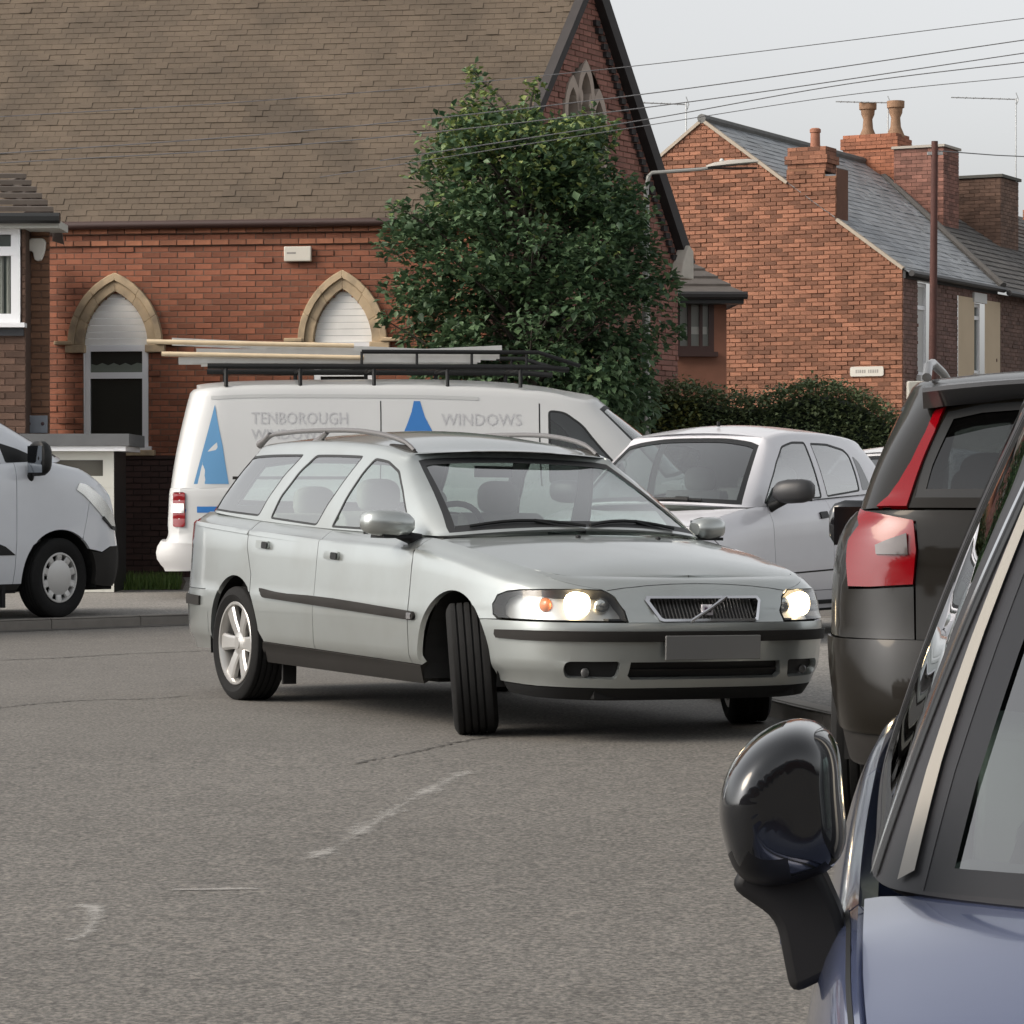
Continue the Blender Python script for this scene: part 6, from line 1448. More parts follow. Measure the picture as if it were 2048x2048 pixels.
    c.P('door_handle', S(round_poly([(-1.34, .845), (-1.22, .838), (-1.22, .885), (-1.34, .89)], .012)), M_DARK, off=.012, th=.012, mirror='two', su=2, sv=1)
    for x, s_ in ((0, -1), (0, 1), (-2.375, -1), (-2.375, 1)):
        wheel(c, (x, s_ * .70, .285), .285, .165, .20, 'cover', s_, rim_mat=mat('wheel_cover', (.35, .35, .36), .4, metal=.5))
    wheel_well(c, 0, .285, .345, .45, .74); wheel_well(c, -2.375, .285, .345, .45, .76); under(c, -2.7, .5, .52, .18, .34); under(c, -2.02, -.36, .70, .18, .30)
    cabin(c, -2.6, -.35, .66, .34, .90)
    MB().box((-.80, -.64, .62), (-.30, .64, .915)).build('dashboard', M_CABIN, c.root)
    for y in (-.33, .33): seat(c, -1.32, y, .50, .23, .52, m=mat('grey_seat', (.16, .16, .16), .8))
    for y in (-.3, .3): seat(c, -2.1, y, .52, .25, .45, m=mat('grey_seat', (.16, .16, .16), .8))
    mb = MB(); mb.tube([(-1.05, .05, 1.50), (-1.05, .05, 1.535)], .012, 8); mb.build('aerial_base', M_DARK, c.root)
    for y0, y1 in ((-.02, .42),):
        mb = MB(); pts = []
        for t in np.linspace(0, 1, 6):
            y = y0 + (y1 - y0) * t; q = c.G.ev(*c.uv([('f', -abs(y) - 1e-4, .968 + .012 * math.sin(t * 3))], 'g')[0]); pts.append((q[0] + .015, y, q[2] + .004))
        mb.tube(pts, .011, 6); mb.tube([pts[3], (pts[4][0], pts[4][1], pts[4][2] + .0)], .02, 6); mb.build('wiper', M_DARK, c.root)
    return c

def stretch_car(c, k, kz):
    """lengthen everything behind the front axle; wheels keep their shape"""
    done = set()
    for o in c.root.children_recursive:
        if o.name.split('.')[0] == 'wheel':
            if o.location.x < 0: o.location.x *= k
            continue
        if o.parent and o.parent.name.split('.')[0] == 'wheel' or o.data is None or o.data in done: continue
        done.add(o.data); n = len(o.data.vertices); v = np.empty(n * 3); o.data.vertices.foreach_get('co', v); v = v.reshape(-1, 3)
        v[:, 0] = np.where(v[:, 0] < 0, v[:, 0] * k, v[:, 0]); v[:, 2] = np.where(v[:, 2] > .6, .6 + (v[:, 2] - .6) * kz, v[:, 2]); o.data.vertices.foreach_set('co', v.ravel()); o.data.update()
def van_body(c, paint, o, T, prof_, B, Tt, roof, bonnet=None, gl=None):
    c.W = body_wrap(o, T, *prof_, 240, 60); c.G = greenhouse(B, Tt, 240, 50, .015, .07, .92); c.ranges()

def build_work_van():
    """white panel van behind the estate, roof rack loaded with ladders and poles"""
    W_ = mat('van_white', (.52, .53, .53), .35, coat=.5, var=.03, vscale=1.5)
    yaw = R(96); c = Car('panel_van', (1.50, 31.62, .09), yaw, label='white panel van with blue triangles on its side and ladders on its roof rack', cat='van')
    o = [(.95, 0), (.93, .35), (.85, .62), (.70, .80), (.45, .90), (0, .945), (-1, .96), (-3.2, .96), (-3.75, .945), (-3.98, .90), (-4.06, .78), (-4.08, .4), (-4.085, 0)]
    T = [(-4.2, 1.10), (-1.3, 1.10), (-.5, 1.12), (0, 1.14), (.5, 1.10), (.95, .98)]
    zz = [.26, .32, .40, .50, .62, .75, .88]
    p_ = prof3(zz, (.08, .03, .01, 0, 0, .01, .02), (.05, .03, .015, .005, 0, 0, .002), (.02, .0, -.05, -.05, .01, .01, .015),
               [(-.06, .05), (-.03, .08), (-.01, .12), (0, .16)], [(-.10, .004), (-.05, .008), (-.02, .012), (0, .018)], [(-.10, .02), (-.05, .022), (-.02, .026), (0, .03)])
    B = [(.30, 0, 1.24), (.26, .40, 1.22), (.12, .68, 1.18), (-.05, .84, 1.14), (-.35, .925, 1.10), (-.8, .94, 1.10), (-1.4, .942, 1.10), (-2.6, .942, 1.10), (-3.5, .935, 1.10), (-3.85, .915, 1.10), (-4.0, .82, 1.10), (-4.045, .4, 1.10), (-4.05, 0, 1.10)]
    Tt = [(-.48, 0, 1.99), (-.50, .35, 1.98), (-.55, .60, 1.96), (-.62, .72, 1.94), (-.75, .765, 1.96), (-1.0, .785, 2.02), (-1.7, .80, 2.07), (-2.6, .80, 2.08), (-3.45, .79, 2.07), (-3.72, .77, 2.05), (-3.84, .68, 2.04), (-3.885, .35, 2.05), (-3.89, 0, 2.05)]
    van_body(c, W_, o, T, p_, B, Tt, None)
    fa = lambda a0, a1, n=20: arc(0, .33, .40, a0, a1, n); ra = lambda a0, a1, n=22: arc(-3.05, .33, .40, a0, a1, n); top = 3
    c.P('lower_body', [('f', 0, .60), ('f', -.6, .60), ('s', .40, .60)] + S(fa(42, 180)) + [('s', -.42, .28), ('s', -2.65, .28)] + S(ra(0, 180)) + [('s', -3.47, .30), ('s', -3.9, .30), ('r', -.6, .30), ('r', 0, .30), ('r', 0, top), ('f', 0, top)], W_, th=.03, sv=2)
    c.P('front_bumper', [('f', 0, .27), ('f', -.6, .27), ('s', .40, .30)] + S(fa(5, 40, 8)) + [('f', -.6, .595), ('f', 0, .595)], M_TRIM, th=.03)
    c.P('rear_bumper', [('s', -3.62, .30), ('s', -3.62, .54), ('s', -3.9, .56), ('r', -.6, .56), ('r', 0, .56), ('r', 0, .28), ('r', -.6, .28), ('s', -3.9, .29)], mat('van_bumper', (.5, .5, .5), .5), off=.03, th=.05)
    bonnet_panel(c, W_, -.55, [(.80, 1.0), (.5, 1.15), (.2, 1.24), (-.2, 1.26), (-.6, 1.26)], [(.33, 0), (.29, .4), (.15, .68), (-.02, .84), (-.05, .88)])
    wd = round_poly([(-.98, 1.14), (-.28, 1.14), (-.34, 1.24), (-.70, 1.74), (-.84, 1.86), (-.98, 1.88)], .05)
    window(c, 'side_window', wd, glass_mat('van_glass', (.45, .5, .5), 1.5), seal=.02)
    ws = [(0, 1.26), (-.40, 1.25), (-.66, 1.215), (-.78, 1.20), (-.74, 1.5), (-.69, 1.89), (-.55, 1.925), (-.3, 1.935), (0, 1.94)]
    window(c, 'windscreen', ws, G_CAR, seal=.03, two=False, kind='f')
    frame_panel(c, 'upper_body', W_, ws, None, [wd])
    roof_panel(c, W_, [(-4.0, 2.10), (-3.7, 2.16), (-2.5, 2.20), (-1.5, 2.19), (-1.0, 2.14), (-.75, 2.09), (-.45, 2.03)])
    # side rail, seams, trims
    seam(c, 'roof_gutter', S([(-3.72, 1.985), (-1.55, 1.985)]), 'g', .035, mat('van_gutter', (.42, .43, .43), .5), off=.004)
    seam(c, 'sliding_door_line', S([(-1.05, 1.94), (-1.04, 1.12)]), 'g', .012)
    seam(c, 'sliding_door_line', S([(-2.35, 1.96), (-2.36, 1.12)]), 'g', .010)
    seam(c, 'slide_rail', S([(-3.55, 1.20), (-2.55, 1.20)]), 'g', .03, M_TRIM)
    BL = mat('van_blue_vinyl', (.025, .15, .42), .4); BL2 = mat('van_blue_vinyl_light', (.10, .26, .46), .4)
    GT = mat('van_grey_lettering', (.42, .425, .44), .5)
    # printed blue triangles and line
    c.P('blue_triangle', S([(-3.86, 1.14), (-3.58, 1.14), (-3.63, 1.52), (-3.69, 1.92)]), BL2, p='g', off=.003, th=0, mirror='two', su=8, sv=5)
    c.P('blue_triangle', S([(-2.16, 1.66), (-1.93, 1.66), (-1.99, 1.80), (-2.03, 1.96), (-2.08, 1.96), (-2.10, 1.85)]), BL, p='g', off=.003, th=0, mirror='two', su=8, sv=5)
    c.P('blue_line', S([(-3.98, .86), (-3.3, .86), (-3.3, .92), (-3.98, .92)]), BL, off=.003, th=0, mirror='two', su=8, sv=5)
    for (x0, z, h, t, w) in ((-3.40, 1.73, .13, 'TENBOROUGH', .78), (-3.40, 1.58, .11, 'WINDOWS', .58), (-1.86, 1.72, .13, 'WINDOWS', .66)):
        cu = bpy.data.curves.new('lettering', 'FONT'); cu.body = t; cu.size = h * 1.3; cu.extrude = 0.0; cu.resolution_u = 2
        to = bpy.data.objects.new('tmp_text', cu); COL.objects.link(to); dg = bpy.context.evaluated_depsgraph_get(); me = bpy.data.meshes.new_from_object(to.evaluated_get(dg)); bpy.data.objects.remove(to)
        v = np.array([tuple(q.co) for q in me.vertices]); sx = w / max(1e-6, v[:, 0].max()); V = []
        for p in v:
            q = c.uv([('s', x0 + p[0] * sx, z + p[1])], 'g')[0]; P = c.G.ev(*q) + c.G.nrm(*q) * .004; V.append(P)
        mesh_obj('lettering', V, [tuple(f.vertices) for f in me.polygons], GT, c.root, smooth=False)
    c.P('tail_lamp', S(round_poly([(-4.02, .72), (-3.93, .72), (-3.93, 1.06), (-4.02, 1.06)], .02)), M_RED, off=.01, th=.015, mirror='two')
    c.P('tail_lamp_clear', S([(-4.03, .86), (-3.935, .86), (-3.935, .95), (-4.03, .95)]), M_REFL, off=.014, th=.005, mirror='two')
    for s_ in (-1, 1): door_mirror(c, -.45, s_ * .95, 1.24, s_, L=.22, H=.26, D=.15, m=M_DARK)
    for x, s_ in ((0, -1), (0, 1), (-3.05, -1), (-3.05, 1)): wheel(c, (x, s_ * .84, .33), .33, .20, .20, 'cover', s_)
    wheel_well(c, 0, .33, .42, .55, .9); wheel_well(c, -3.05, .33, .42, .55, .9); under(c, -3.9, .8, .7, .24, .42)
    cabin(c, -1.35, -.10, .85, .5, 1.05)
    for y in (-.5, .5): seat(c, -.85, y, .72, .26, .62, m=M_CABIN)
    MB().box((-1.42, -.80, .5), (-1.38, .80, 2.0)).build('bulkhead', M_CABIN, c.root)
    # roof rack
    rk = MB(); zr = 2.30
    for s_ in (-1, 1):
        rk.tube([(-3.75, s_ * .74, zr), (-1.0, s_ * .74, zr), (-.80, s_ * .70, zr - .02)], .030, 8); rk.tube([(-2.5, s_ * .74, zr + .15), (-1.05, s_ * .74, zr + .15), (-.70, s_ * .66, zr + .02)], .022, 8)
    for x in (-3.6, -3.0, -2.4, -1.8, -1.2):
        rk.tube([(x, -.74, zr), (x, .74, zr)], .020, 6)
        for s_ in (-1, 1): rk.tube([(x, s_ * .74, zr), (x, s_ * .76, zr - .2)], .018, 6)
    for x in (-2.5, -2.05, -1.6, -1.15):
        for s_ in (-1, 1): rk.tube([(x, s_ * .74, zr), (x, s_ * .74, zr + .15)], .012, 6)
    rk.build('roof_rack', M_DARK, c.root, True, 50)
    stretch_car(c, 1.25, 1.03)
    return c
def rack_load(c):
    """ladders and poles lying on the roof rack (things of their own)"""
    al = mat('ladder_aluminium', (.62, .62, .60), .4, metal=.7, var=.08); wood = mat('pole_wood', (.62, .50, .34), .6, var=.1)
    Mw = Matrix.Translation(c.root.location) @ c.root.rotation_euler.to_matrix().to_4x4()
    def ladder(label, x0, x1, y0, w, z, dz=0.0):
        o = empty('ladder', tuple(Mw @ Vector((x0, y0, z))), c.root.rotation_euler.z, label=label, cat='ladder', group='ladders and poles on the van rack')
        L = x1 - x0
        for s_ in (0, w): MB().box((0, s_ - .016, 0), (L, s_ + .016, .062), Matrix.Rotation(-math.atan2(dz, L), 4, 'Y')).build('stile', al, o)
        k = int(L / .28); mr = Matrix.Rotation(-math.atan2(dz, L), 4, 'Y')
        for i in range(k): MB().tube([mr @ Vector((.14 + i * .28, 0, .038)), mr @ Vector((.14 + i * .28, w, .038))], .016, 6).build('rung', al, o)
        return o
    ladder('long aluminium ladder lying lowest on the van roof rack', -4.98, -1.9, -.62, .36, 2.385, .02)
    ladder('aluminium ladder lying on top of the lower ladder on the van roof rack', -4.80, -1.7, -.58, .34, 2.475, -.03)
    ladder('aluminium ladder on the far side of the van roof rack', -4.75, -1.60, .10, .38, 2.395, .16)
    ladder('pale topmost ladder resting on the other ladders of the van roof rack', -5.05, -2.2, -.50, .32, 2.585, -.11)
    for i, (x0, x1, y, z, lb) in enumerate(((-5.30, -3.2, -.66, 2.60, 'upper pale wooden pole sticking out behind the van roof rack'), (-5.15, -3.1, -.70, 2.475, 'lower pale wooden pole sticking out behind the van roof rack'))):
        o = MB().tube([(0, 0, 0), (x1 - x0, 0, -.03)], [.024, .024], 10).build('wooden_pole', wood, None, True, 50)
        o.location = Mw @ Vector((x0, y, z)); o.rotation_euler = (0, 0, c.root.rotation_euler.z); tag(o, lb, 'pole', 'ladders and poles on the van rack')

def build_front_van():
    """white van at the left edge of the picture, only its front quarter in view"""
    W_ = mat('transit_white', (.62, .645, .68), .3, coat=.7, var=.02)
    yaw = R(138); x0 = -3.97; y0 = 25.9
    h = (math.sin(yaw), -math.cos(yaw)); l = (-h[1], h[0])
    c = Car('parked_van', (x0 + .86 * l[0], y0 + .86 * l[1], .085), yaw, label='white van with black bumper parked on the pavement at the left edge', cat='van')
    o = [(.98, 0), (.96, .35), (.90, .62), (.76, .82), (.50, .935), (.2, .975), (-.4, .985), (-2, .985), (-3.4, .98), (-3.8, .95), (-3.92, .8), (-3.94, 0)]
    T = [(-4, 1.28), (-1.6, 1.28), (-.9, 1.29), (-.45, 1.33), (-.1, 1.345), (.3, 1.28), (.6, 1.16), (1.0, .98)]
    zz = [.24, .32, .42, .52, .62, .70]
    p_ = prof3(zz, (.06, .02, 0, 0, .01, .03), (.05, .03, .012, .004, 0, 0), (.03, .01, 0, 0, 0, 0),
               [(-.09, .06), (-.04, .10), (-.012, .15), (0, .20)], [(-.22, .008), (-.10, .022), (-.03, .05), (0, .08)], [(-.22, .01), (-.10, .02), (-.03, .03), (0, .04)])
    B = [(.40, 0, 1.42), (.36, .40, 1.405), (.22, .70, 1.37), (.06, .84, 1.34), (-.25, .895, 1.32), (-.8, .905, 1.285), (-1.5, .91, 1.285), (-2.6, .91, 1.285), (-3.5, .905, 1.285), (-3.75, .88, 1.285), (-3.85, .8, 1.285), (-3.88, .4, 1.285), (-3.885, 0, 1.285)]
    Tt = [(-.90, 0, 1.98), (-.91, .35, 1.97), (-.95, .58, 1.95), (-1.0, .69, 1.92), (-1.1, .73, 1.92), (-1.4, .75, 1.95), (-1.9, .76, 1.97), (-2.6, .76, 1.97), (-3.4, .755, 1.96), (-3.6, .74, 1.95), (-3.7, .66, 1.95), (-3.74, .35, 1.95), (-3.75, 0, 1.95)]
    van_body(c, W_, o, T, p_, B, Tt, None); top = 3
    fa = lambda a0, a1, n=20: arc(0, .343, .415, a0, a1, n); ra = lambda a0, a1, n=20: arc(-2.93, .343, .415, a0, a1, n)
    c.P('front_bumper', [('f', 0, .25), ('f', -.6, .25), ('s', .55, .26), ('s', .41, .28)] + S(fa(-6, 32, 10)) + [('s', .50, .55), ('s', .62, .60), ('f', -.72, .60), ('f', 0, .60)], M_TRIM, th=.04, off=.01)
    c.P('front_panel', [('f', 0, .605), ('f', -.72, .605), ('s', .62, .605), ('s', .495, .56)] + S(fa(36, 52, 6)) + [('s', .26, .70), ('s', .26, top), ('f', 0, top)], W_, th=.03)
    c.P('headlamp', [('s', .18, 1.10), ('s', .22, 1.16), ('s', .36, 1.12), ('s', .55, 1.00), ('s', .70, .86), ('s', .745, .76), ('s', .66, .77), ('s', .50, .87), ('s', .36, .98)], M_REFL, off=.008, th=.015, mirror='two')
    c.P('headlamp_trim', [('s', .50, .85), ('s', .66, .755), ('s', .75, .74), ('s', .74, .775), ('s', .64, .785), ('s', .52, .87)], M_DARK, off=.012, th=.012, mirror='two')
    c.P('number_plate', Fr([(0, .40), (-.26, .40), (-.26, .51), (0, .51)]), mat('plate_pink', (.45, .36, .34), .5), off=.035, th=.02)
    c.P('front_wing', [('s', -.50, .30), ('s', -.415, .30)] + S(fa(182, 54)) + [('s', .255, .70), ('s', .255, top), ('s', -.47, top), ('s', -.48, .8)], W_, th=.03, mirror='two')
    c.P('door', [('s', -1.50, .30), ('s', -.507, .30), ('s', -.487, .8), ('s', -.477, top), ('s', -1.50, top)], W_, th=.03, mirror='two')
    c.P('side_panel', [('s', -2.50, .30), ('s', -1.507, .30), ('s', -1.507, top), ('r', 0, top), ('r', 0, .3), ('s', -3.6, .3), ('s', -3.36, .30)] + S(ra(185, -5)), W_, th=.03)
    c.P('sill', [('s', -2.45, .245), ('s', -.45, .245), ('s', -.42, .296), ('s', -2.47, .296)], M_TRIM, off=0, th=.05, mirror='two')
    c.P('sill_badge', S([(-.72, .545), (-.50, .545), (-.72, .66)]), M_DARK, off=.006, th=.006, mirror='two')
    bonnet_panel(c, W_, -.55, [(.80, 1.02), (.55, 1.21), (.3, 1.33), (0, 1.40), (-.3, 1.43), (-.6, 1.44)], [(.43, 0), (.39, .4), (.25, .70), (.09, .84), (.06, .88)])
    wf = round_poly([(-1.42, 1.31), (-.58, 1.31), (-.66, 1.42), (-1.18, 1.80), (-1.42, 1.86)], .04); wq = round_poly([(-.54, 1.33), (-.08, 1.345), (-.40, 1.45), (-.60, 1.50)], .02)
    gm = glass_mat('van_glass', (.45, .5, .5), 1.5)
    window(c, 'side_window', wf, gm, seal=.03)
    c.P('quarter_light', S(wq), M_DARK, p='g', off=.004, th=.006, mirror='two')
    ws = [(0, 1.44), (-.40, 1.425), (-.66, 1.395), (-.78, 1.38), (-.74, 1.5), (-.68, 1.86), (-.55, 1.91), (-.3, 1.93), (0, 1.935)]
    window(c, 'windscreen', ws, G_CAR, seal=.03, two=False, kind='f')
    frame_panel(c, 'upper_body', W_, ws, None, [wf])
    roof_panel(c, W_, [(-3.9, 1.97), (-3.0, 2.03), (-2.0, 2.05), (-1.4, 2.04), (-.9, 2.0)])
    for s_ in (-1, 1):
        m = door_mirror(c, -.33, s_ * .97, 1.36, s_, L=.24, H=.30, D=.17, m=M_DARK, arm=True)
    for x, s_, st in ((0, -1, R(8)), (0, 1, R(8)), (-2.93, -1, 0), (-2.93, 1, 0)): wheel(c, (x, s_ * .86, .343), .343, .215, .218, 'cover', s_, steer=st, rim_mat=mat('cover_silver', (.50, .50, .49), .4, metal=.4))
    wheel_well(c, 0, .343, .43, .55, .93); wheel_well(c, -2.93, .343, .43, .55, .93); under(c, -3.8, .8, .7, .22, .42); under(c, -2.45, -.45, .92, .22, .30)
    MB().box((-.62, -.95, .10), (-.58, -.75, .30)).build('mud_flap', M_VOID, c.root)
    cabin(c, -1.5, -.15, .86, .5, 1.15)
    for y in (-.5, .5): seat(c, -1.25, y, .80, .26, .62, m=M_CABIN)
    return c

def build_suv():
    """dark SUV parked on the right, seen from behind: tail lamp, dark rear screen"""
    PB = mat('suv_brown_black', (.0075, .006, .004), .4, metal=.0, coat=.45, spec=.1, var=.03)
    yaw = R(169.5); h = (math.sin(yaw), -math.cos(yaw)); l = (-h[1], h[0])
    c = Car('suv', (1.085 + 3.5 * h[0] - .92 * l[0], 10.35 + 3.5 * h[1] - .92 * l[1], ground_z(11.5) - .01), yaw, label='dark brown SUV with tall red tail lamps parked beyond the grey blue car', cat='car')
    o = [(.90, 0), (.88, .35), (.80, .62), (.62, .80), (.35, .90), (0, .93), (-1, .945), (-2.2, .945), (-2.9, .94), (-3.3, .915), (-3.55, .85), (-3.68, .70), (-3.74, .40), (-3.75, 0)]
    T = [(-4, 1.16), (-3.2, 1.15), (-2, 1.10), (-1, 1.07), (-.4, 1.05), (.3, .98), (.9, .90)]
    zz = [.26, .34, .44, .55, .66, .76]
    p_ = prof3(zz, (.06, .02, 0, 0, .01, .02), (.07, .05, .03, .01, 0, .0), (.10, .04, 0, .0, .02, .05),
               [(-.10, .05), (-.05, .09), (-.015, .13), (0, .17)], [(-.24, .004), (-.12, .02), (-.04, .055), (0, .09)], [(-.24, .075), (-.12, .085), (-.04, .10), (0, .115)])
    c.W = body_wrap(o, T, *p_, 260, 60)
    B = [(-.05, 0, 1.08), (-.09, .35, 1.07), (-.20, .60, 1.055), (-.36, .76, 1.05), (-.6, .82, 1.06), (-1.2, .85, 1.075), (-2.0, .855, 1.10), (-2.7, .845, 1.13), (-3.2, .825, 1.15), (-3.42, .79, 1.16), (-3.55, .70, 1.165), (-3.62, .35, 1.165), (-3.635, 0, 1.165)]
    Tt = [(-.95, 0, 1.58), (-.96, .32, 1.57), (-1.0, .52, 1.55), (-1.05, .63, 1.53), (-1.15, .665, 1.535), (-1.6, .685, 1.575), (-2.2, .69, 1.60), (-2.7, .665, 1.595), (-2.98, .61, 1.58), (-3.10, .565, 1.57), (-3.18, .495, 1.565), (-3.24, .28, 1.575), (-3.25, 0, 1.58)]
    c.G = greenhouse(B, Tt, 240, 50, .03, .06, .90); c.ranges(); top = 3
    fa = lambda a0, a1, n=18: arc(0, .36, .42, a0, a1, n); ra = lambda a0, a1, n=20: arc(-2.774, .36, .42, a0, a1, n)
    c.P('front_body', [('f', 0, .30), ('s', .5, .32), ('s', .42, .36)] + S(fa(0, 178)) + [('s', -.42, .36), ('s', -.6, .36), ('s', -.6, top), ('f', 0, top)], PB, th=.03)
    c.P('door', [('s', -1.55, .36), ('s', -.606, .36), ('s', -.606, top), ('s', -1.55, top)], PB, th=.03, mirror='two')
    c.P('door', [('s', -2.355, .37), ('s', -1.556, .36), ('s', -1.556, top), ('s', -2.56, top), ('s', -2.52, .80)] + S(ra(55, 2, 10)), PB, th=.03, mirror='two')
    lampL = [('r', -.615, .905), ('r', -.76, .895), ('r', -.835, .895), ('r', -.842, .98), ('r', -.836, 1.05), ('r', -.80, 1.10), ('r', -.765, top), ('r', -.655, top), ('r', -.615, 1.12), ('r', -.605, 1.02)]
    c.P('rear_wing', S(ra(178, 56, 18)) + [('s', -2.526, .80), ('s', -2.566, top), ('r', -.755, top), ('r', -.805, 1.105), ('r', -.842, 1.055), ('r', -.849, .98), ('r', -.842, .885), ('r', -.76, .888), ('r', -.615, .898), ('r', -.61, .72), ('s', -3.40, .72), ('s', -3.19, .72)], PB, th=.03, mirror='two')
    c.P('rear_bumper', [('s', -3.195, .40), ('s', -3.195, .715), ('s', -3.40, .715), ('r', -.66, .715), ('r', 0, .715), ('r', 0, .40), ('r', -.7, .40)], PB, th=.04, off=.012)
    c.P('bumper_skirt', [('s', -3.20, .28), ('s', -3.20, .395), ('r', -.7, .395), ('r', 0, .395), ('r', 0, .28), ('r', -.7, .28)], M_TRIM, th=.04)
    c.P('tailgate', [('r', 0, .72), ('r', -.604, .72), ('r', -.608, .92), ('r', -.598, 1.02), ('r', -.608, 1.12), ('r', -.648, top), ('r', 0, top)], PB, th=.03)
    t1 = c.P('tail_lamp', lampL, M_RED, off=.012, th=.04, mirror='two', crown=.006)
    CL = mat('clear_lens', (.07, .055, .05), .12, metal=.3, coat=.8)
    c.P('tail_lamp_clear', [('r', -.630, 1.005), ('r', -.735, 1.005), ('r', -.738, 1.035), ('r', -.70, 1.052), ('r', -.635, 1.075)], CL, off=.022, th=.008, mirror='two', su=3, sv=2)
    strip = [('r', -.64, 1.165), ('r', -.742, 1.165), ('r', -.702, 1.20), ('r', -.668, 1.25), ('r', -.630, 1.32), ('r', -.586, 1.42), ('r', -.535, 1.54), ('r', -.505, 1.55), ('r', -.555, 1.42), ('r', -.600, 1.30), ('r', -.624, 1.22)]
    c.P('tail_lamp_strip', strip, M_RED, p='g', off=.010, th=.02, mirror='two', crown=.005)
    rs = [(0, 1.20), (-.35, 1.20), (-.615, 1.20), (-.588, 1.32), (-.515, 1.50), (-.40, 1.525), (-.25, 1.535), (0, 1.54)]
    window(c, 'rear_screen', rs, G_DARK, seal=.03, two=False, kind='r')
    wf = round_poly([(-1.5, 1.09), (-.62, 1.07), (-1.0, 1.40), (-1.25, 1.51), (-1.48, 1.53)], .03); wr = round_poly([(-2.5, 1.13), (-1.58, 1.095), (-1.56, 1.53), (-2.3, 1.55)], .03); wq = round_poly([(-3.22, 1.20), (-2.58, 1.14), (-2.40, 1.54), (-2.85, 1.53)], .04)
    for w in (wf, wr, wq): window(c, 'side_window', w, G_DARK, seal=.014)
    ws = [(0, 1.10), (-.35, 1.09), (-.58, 1.075), (-.70, 1.07), (-.66, 1.3), (-.60, 1.5), (-.5, 1.53), (-.3, 1.55), (0, 1.56)]
    window(c, 'windscreen', ws, G_CAR, seal=.03, two=False, kind='f')
    frame_panel(c, 'roof_pillars', PB, ws, rs, [wf, wr, wq])
    roof_panel(c, PB, [(-3.4, 1.60), (-3.1, 1.64), (-2.6, 1.675), (-2.0, 1.685), (-1.5, 1.665), (-1.1, 1.61), (-.9, 1.585)])
    bonnet_panel(c, PB, -.55, [(.75, .92), (.4, 1.02), (0, 1.09), (-.3, 1.12), (-.6, 1.14)], [(-.02, 0), (-.06, .35), (-.17, .60), (-.33, .76), (-.36, .80)])
    # spoiler with high brake lamp
    sp = MB(); V = []; F = []
    ys = np.linspace(-.60, .60, 17)
    for y in ys:
        k = 1 - (abs(y) / .60) ** 4 * .25
        for a, b in ((-3.02, 1.635), (-3.28 - .07 * k, 1.615), (-3.29 - .07 * k, 1.60), (-3.25 - .02 * k, 1.545), (-3.05, 1.58)): V.append((a, y, b - .035 * (y / .6) ** 2))
    for i in range(16):
        for j in range(5): F.append((i * 5 + j, i * 5 + (j + 1) % 5, (i + 1) * 5 + (j + 1) % 5, (i + 1) * 5 + j))
    F += [tuple(range(5)), tuple(16 * 5 + j for j in range(5))]
    s_ = sp.add(V, F).build('spoiler', mat('suv_spoiler', (.035, .035, .037), .35, coat=.8), c.root, True, 40)
    MB().box((-3.358, -.22, 1.575), (-3.340, .22, 1.594)).build('high_brake_lamp', M_RED, s_)
    for sg in (-1, 1):
        RL = mat('suv_rail', (.35, .35, .35), .3, metal=.8)
        MB().tube([(-3.0, sg * .60, 1.63), (-2.9, sg * .60, 1.675), (-2.3, sg * .61, 1.71), (-1.6, sg * .60, 1.70), (-1.3, sg * .58, 1.66)], .018, 8).build('roof_rail', RL, c.root, True, 50)
        door_mirror(c, -.66, sg * .90, 1.07, sg, L=.23, H=.22, D=.20, m=M_GLOSSBLK)
    for x, sg in ((0, -1), (0, 1), (-2.774, -1), (-2.774, 1)): wheel(c, (x, sg * .82, .36), .36, .235, .24, 'five', sg)
    wheel_well(c, 0, .36, .43, .5, .88); wheel_well(c, -2.774, .36, .43, .5, .88); under(c, -3.55, .7, .7, .24, .42); under(c, -2.35, -.45, .86, .24, .36)
    MB().box((-3.795, -.26, .76), (-3.785, .26, .87)).build('number_plate', mat('plate_yellow', (.55, .42, .08), .5), c.root)
    cabin(c, -3.4, -.45, .80, .42, 1.02)
    for y in (-.4, .4): seat(c, -1.7, y, .56, .26, .62, m=M_CABIN); seat(c, -2.6, y, .60, .30, .52, m=M_CABIN)
    return c

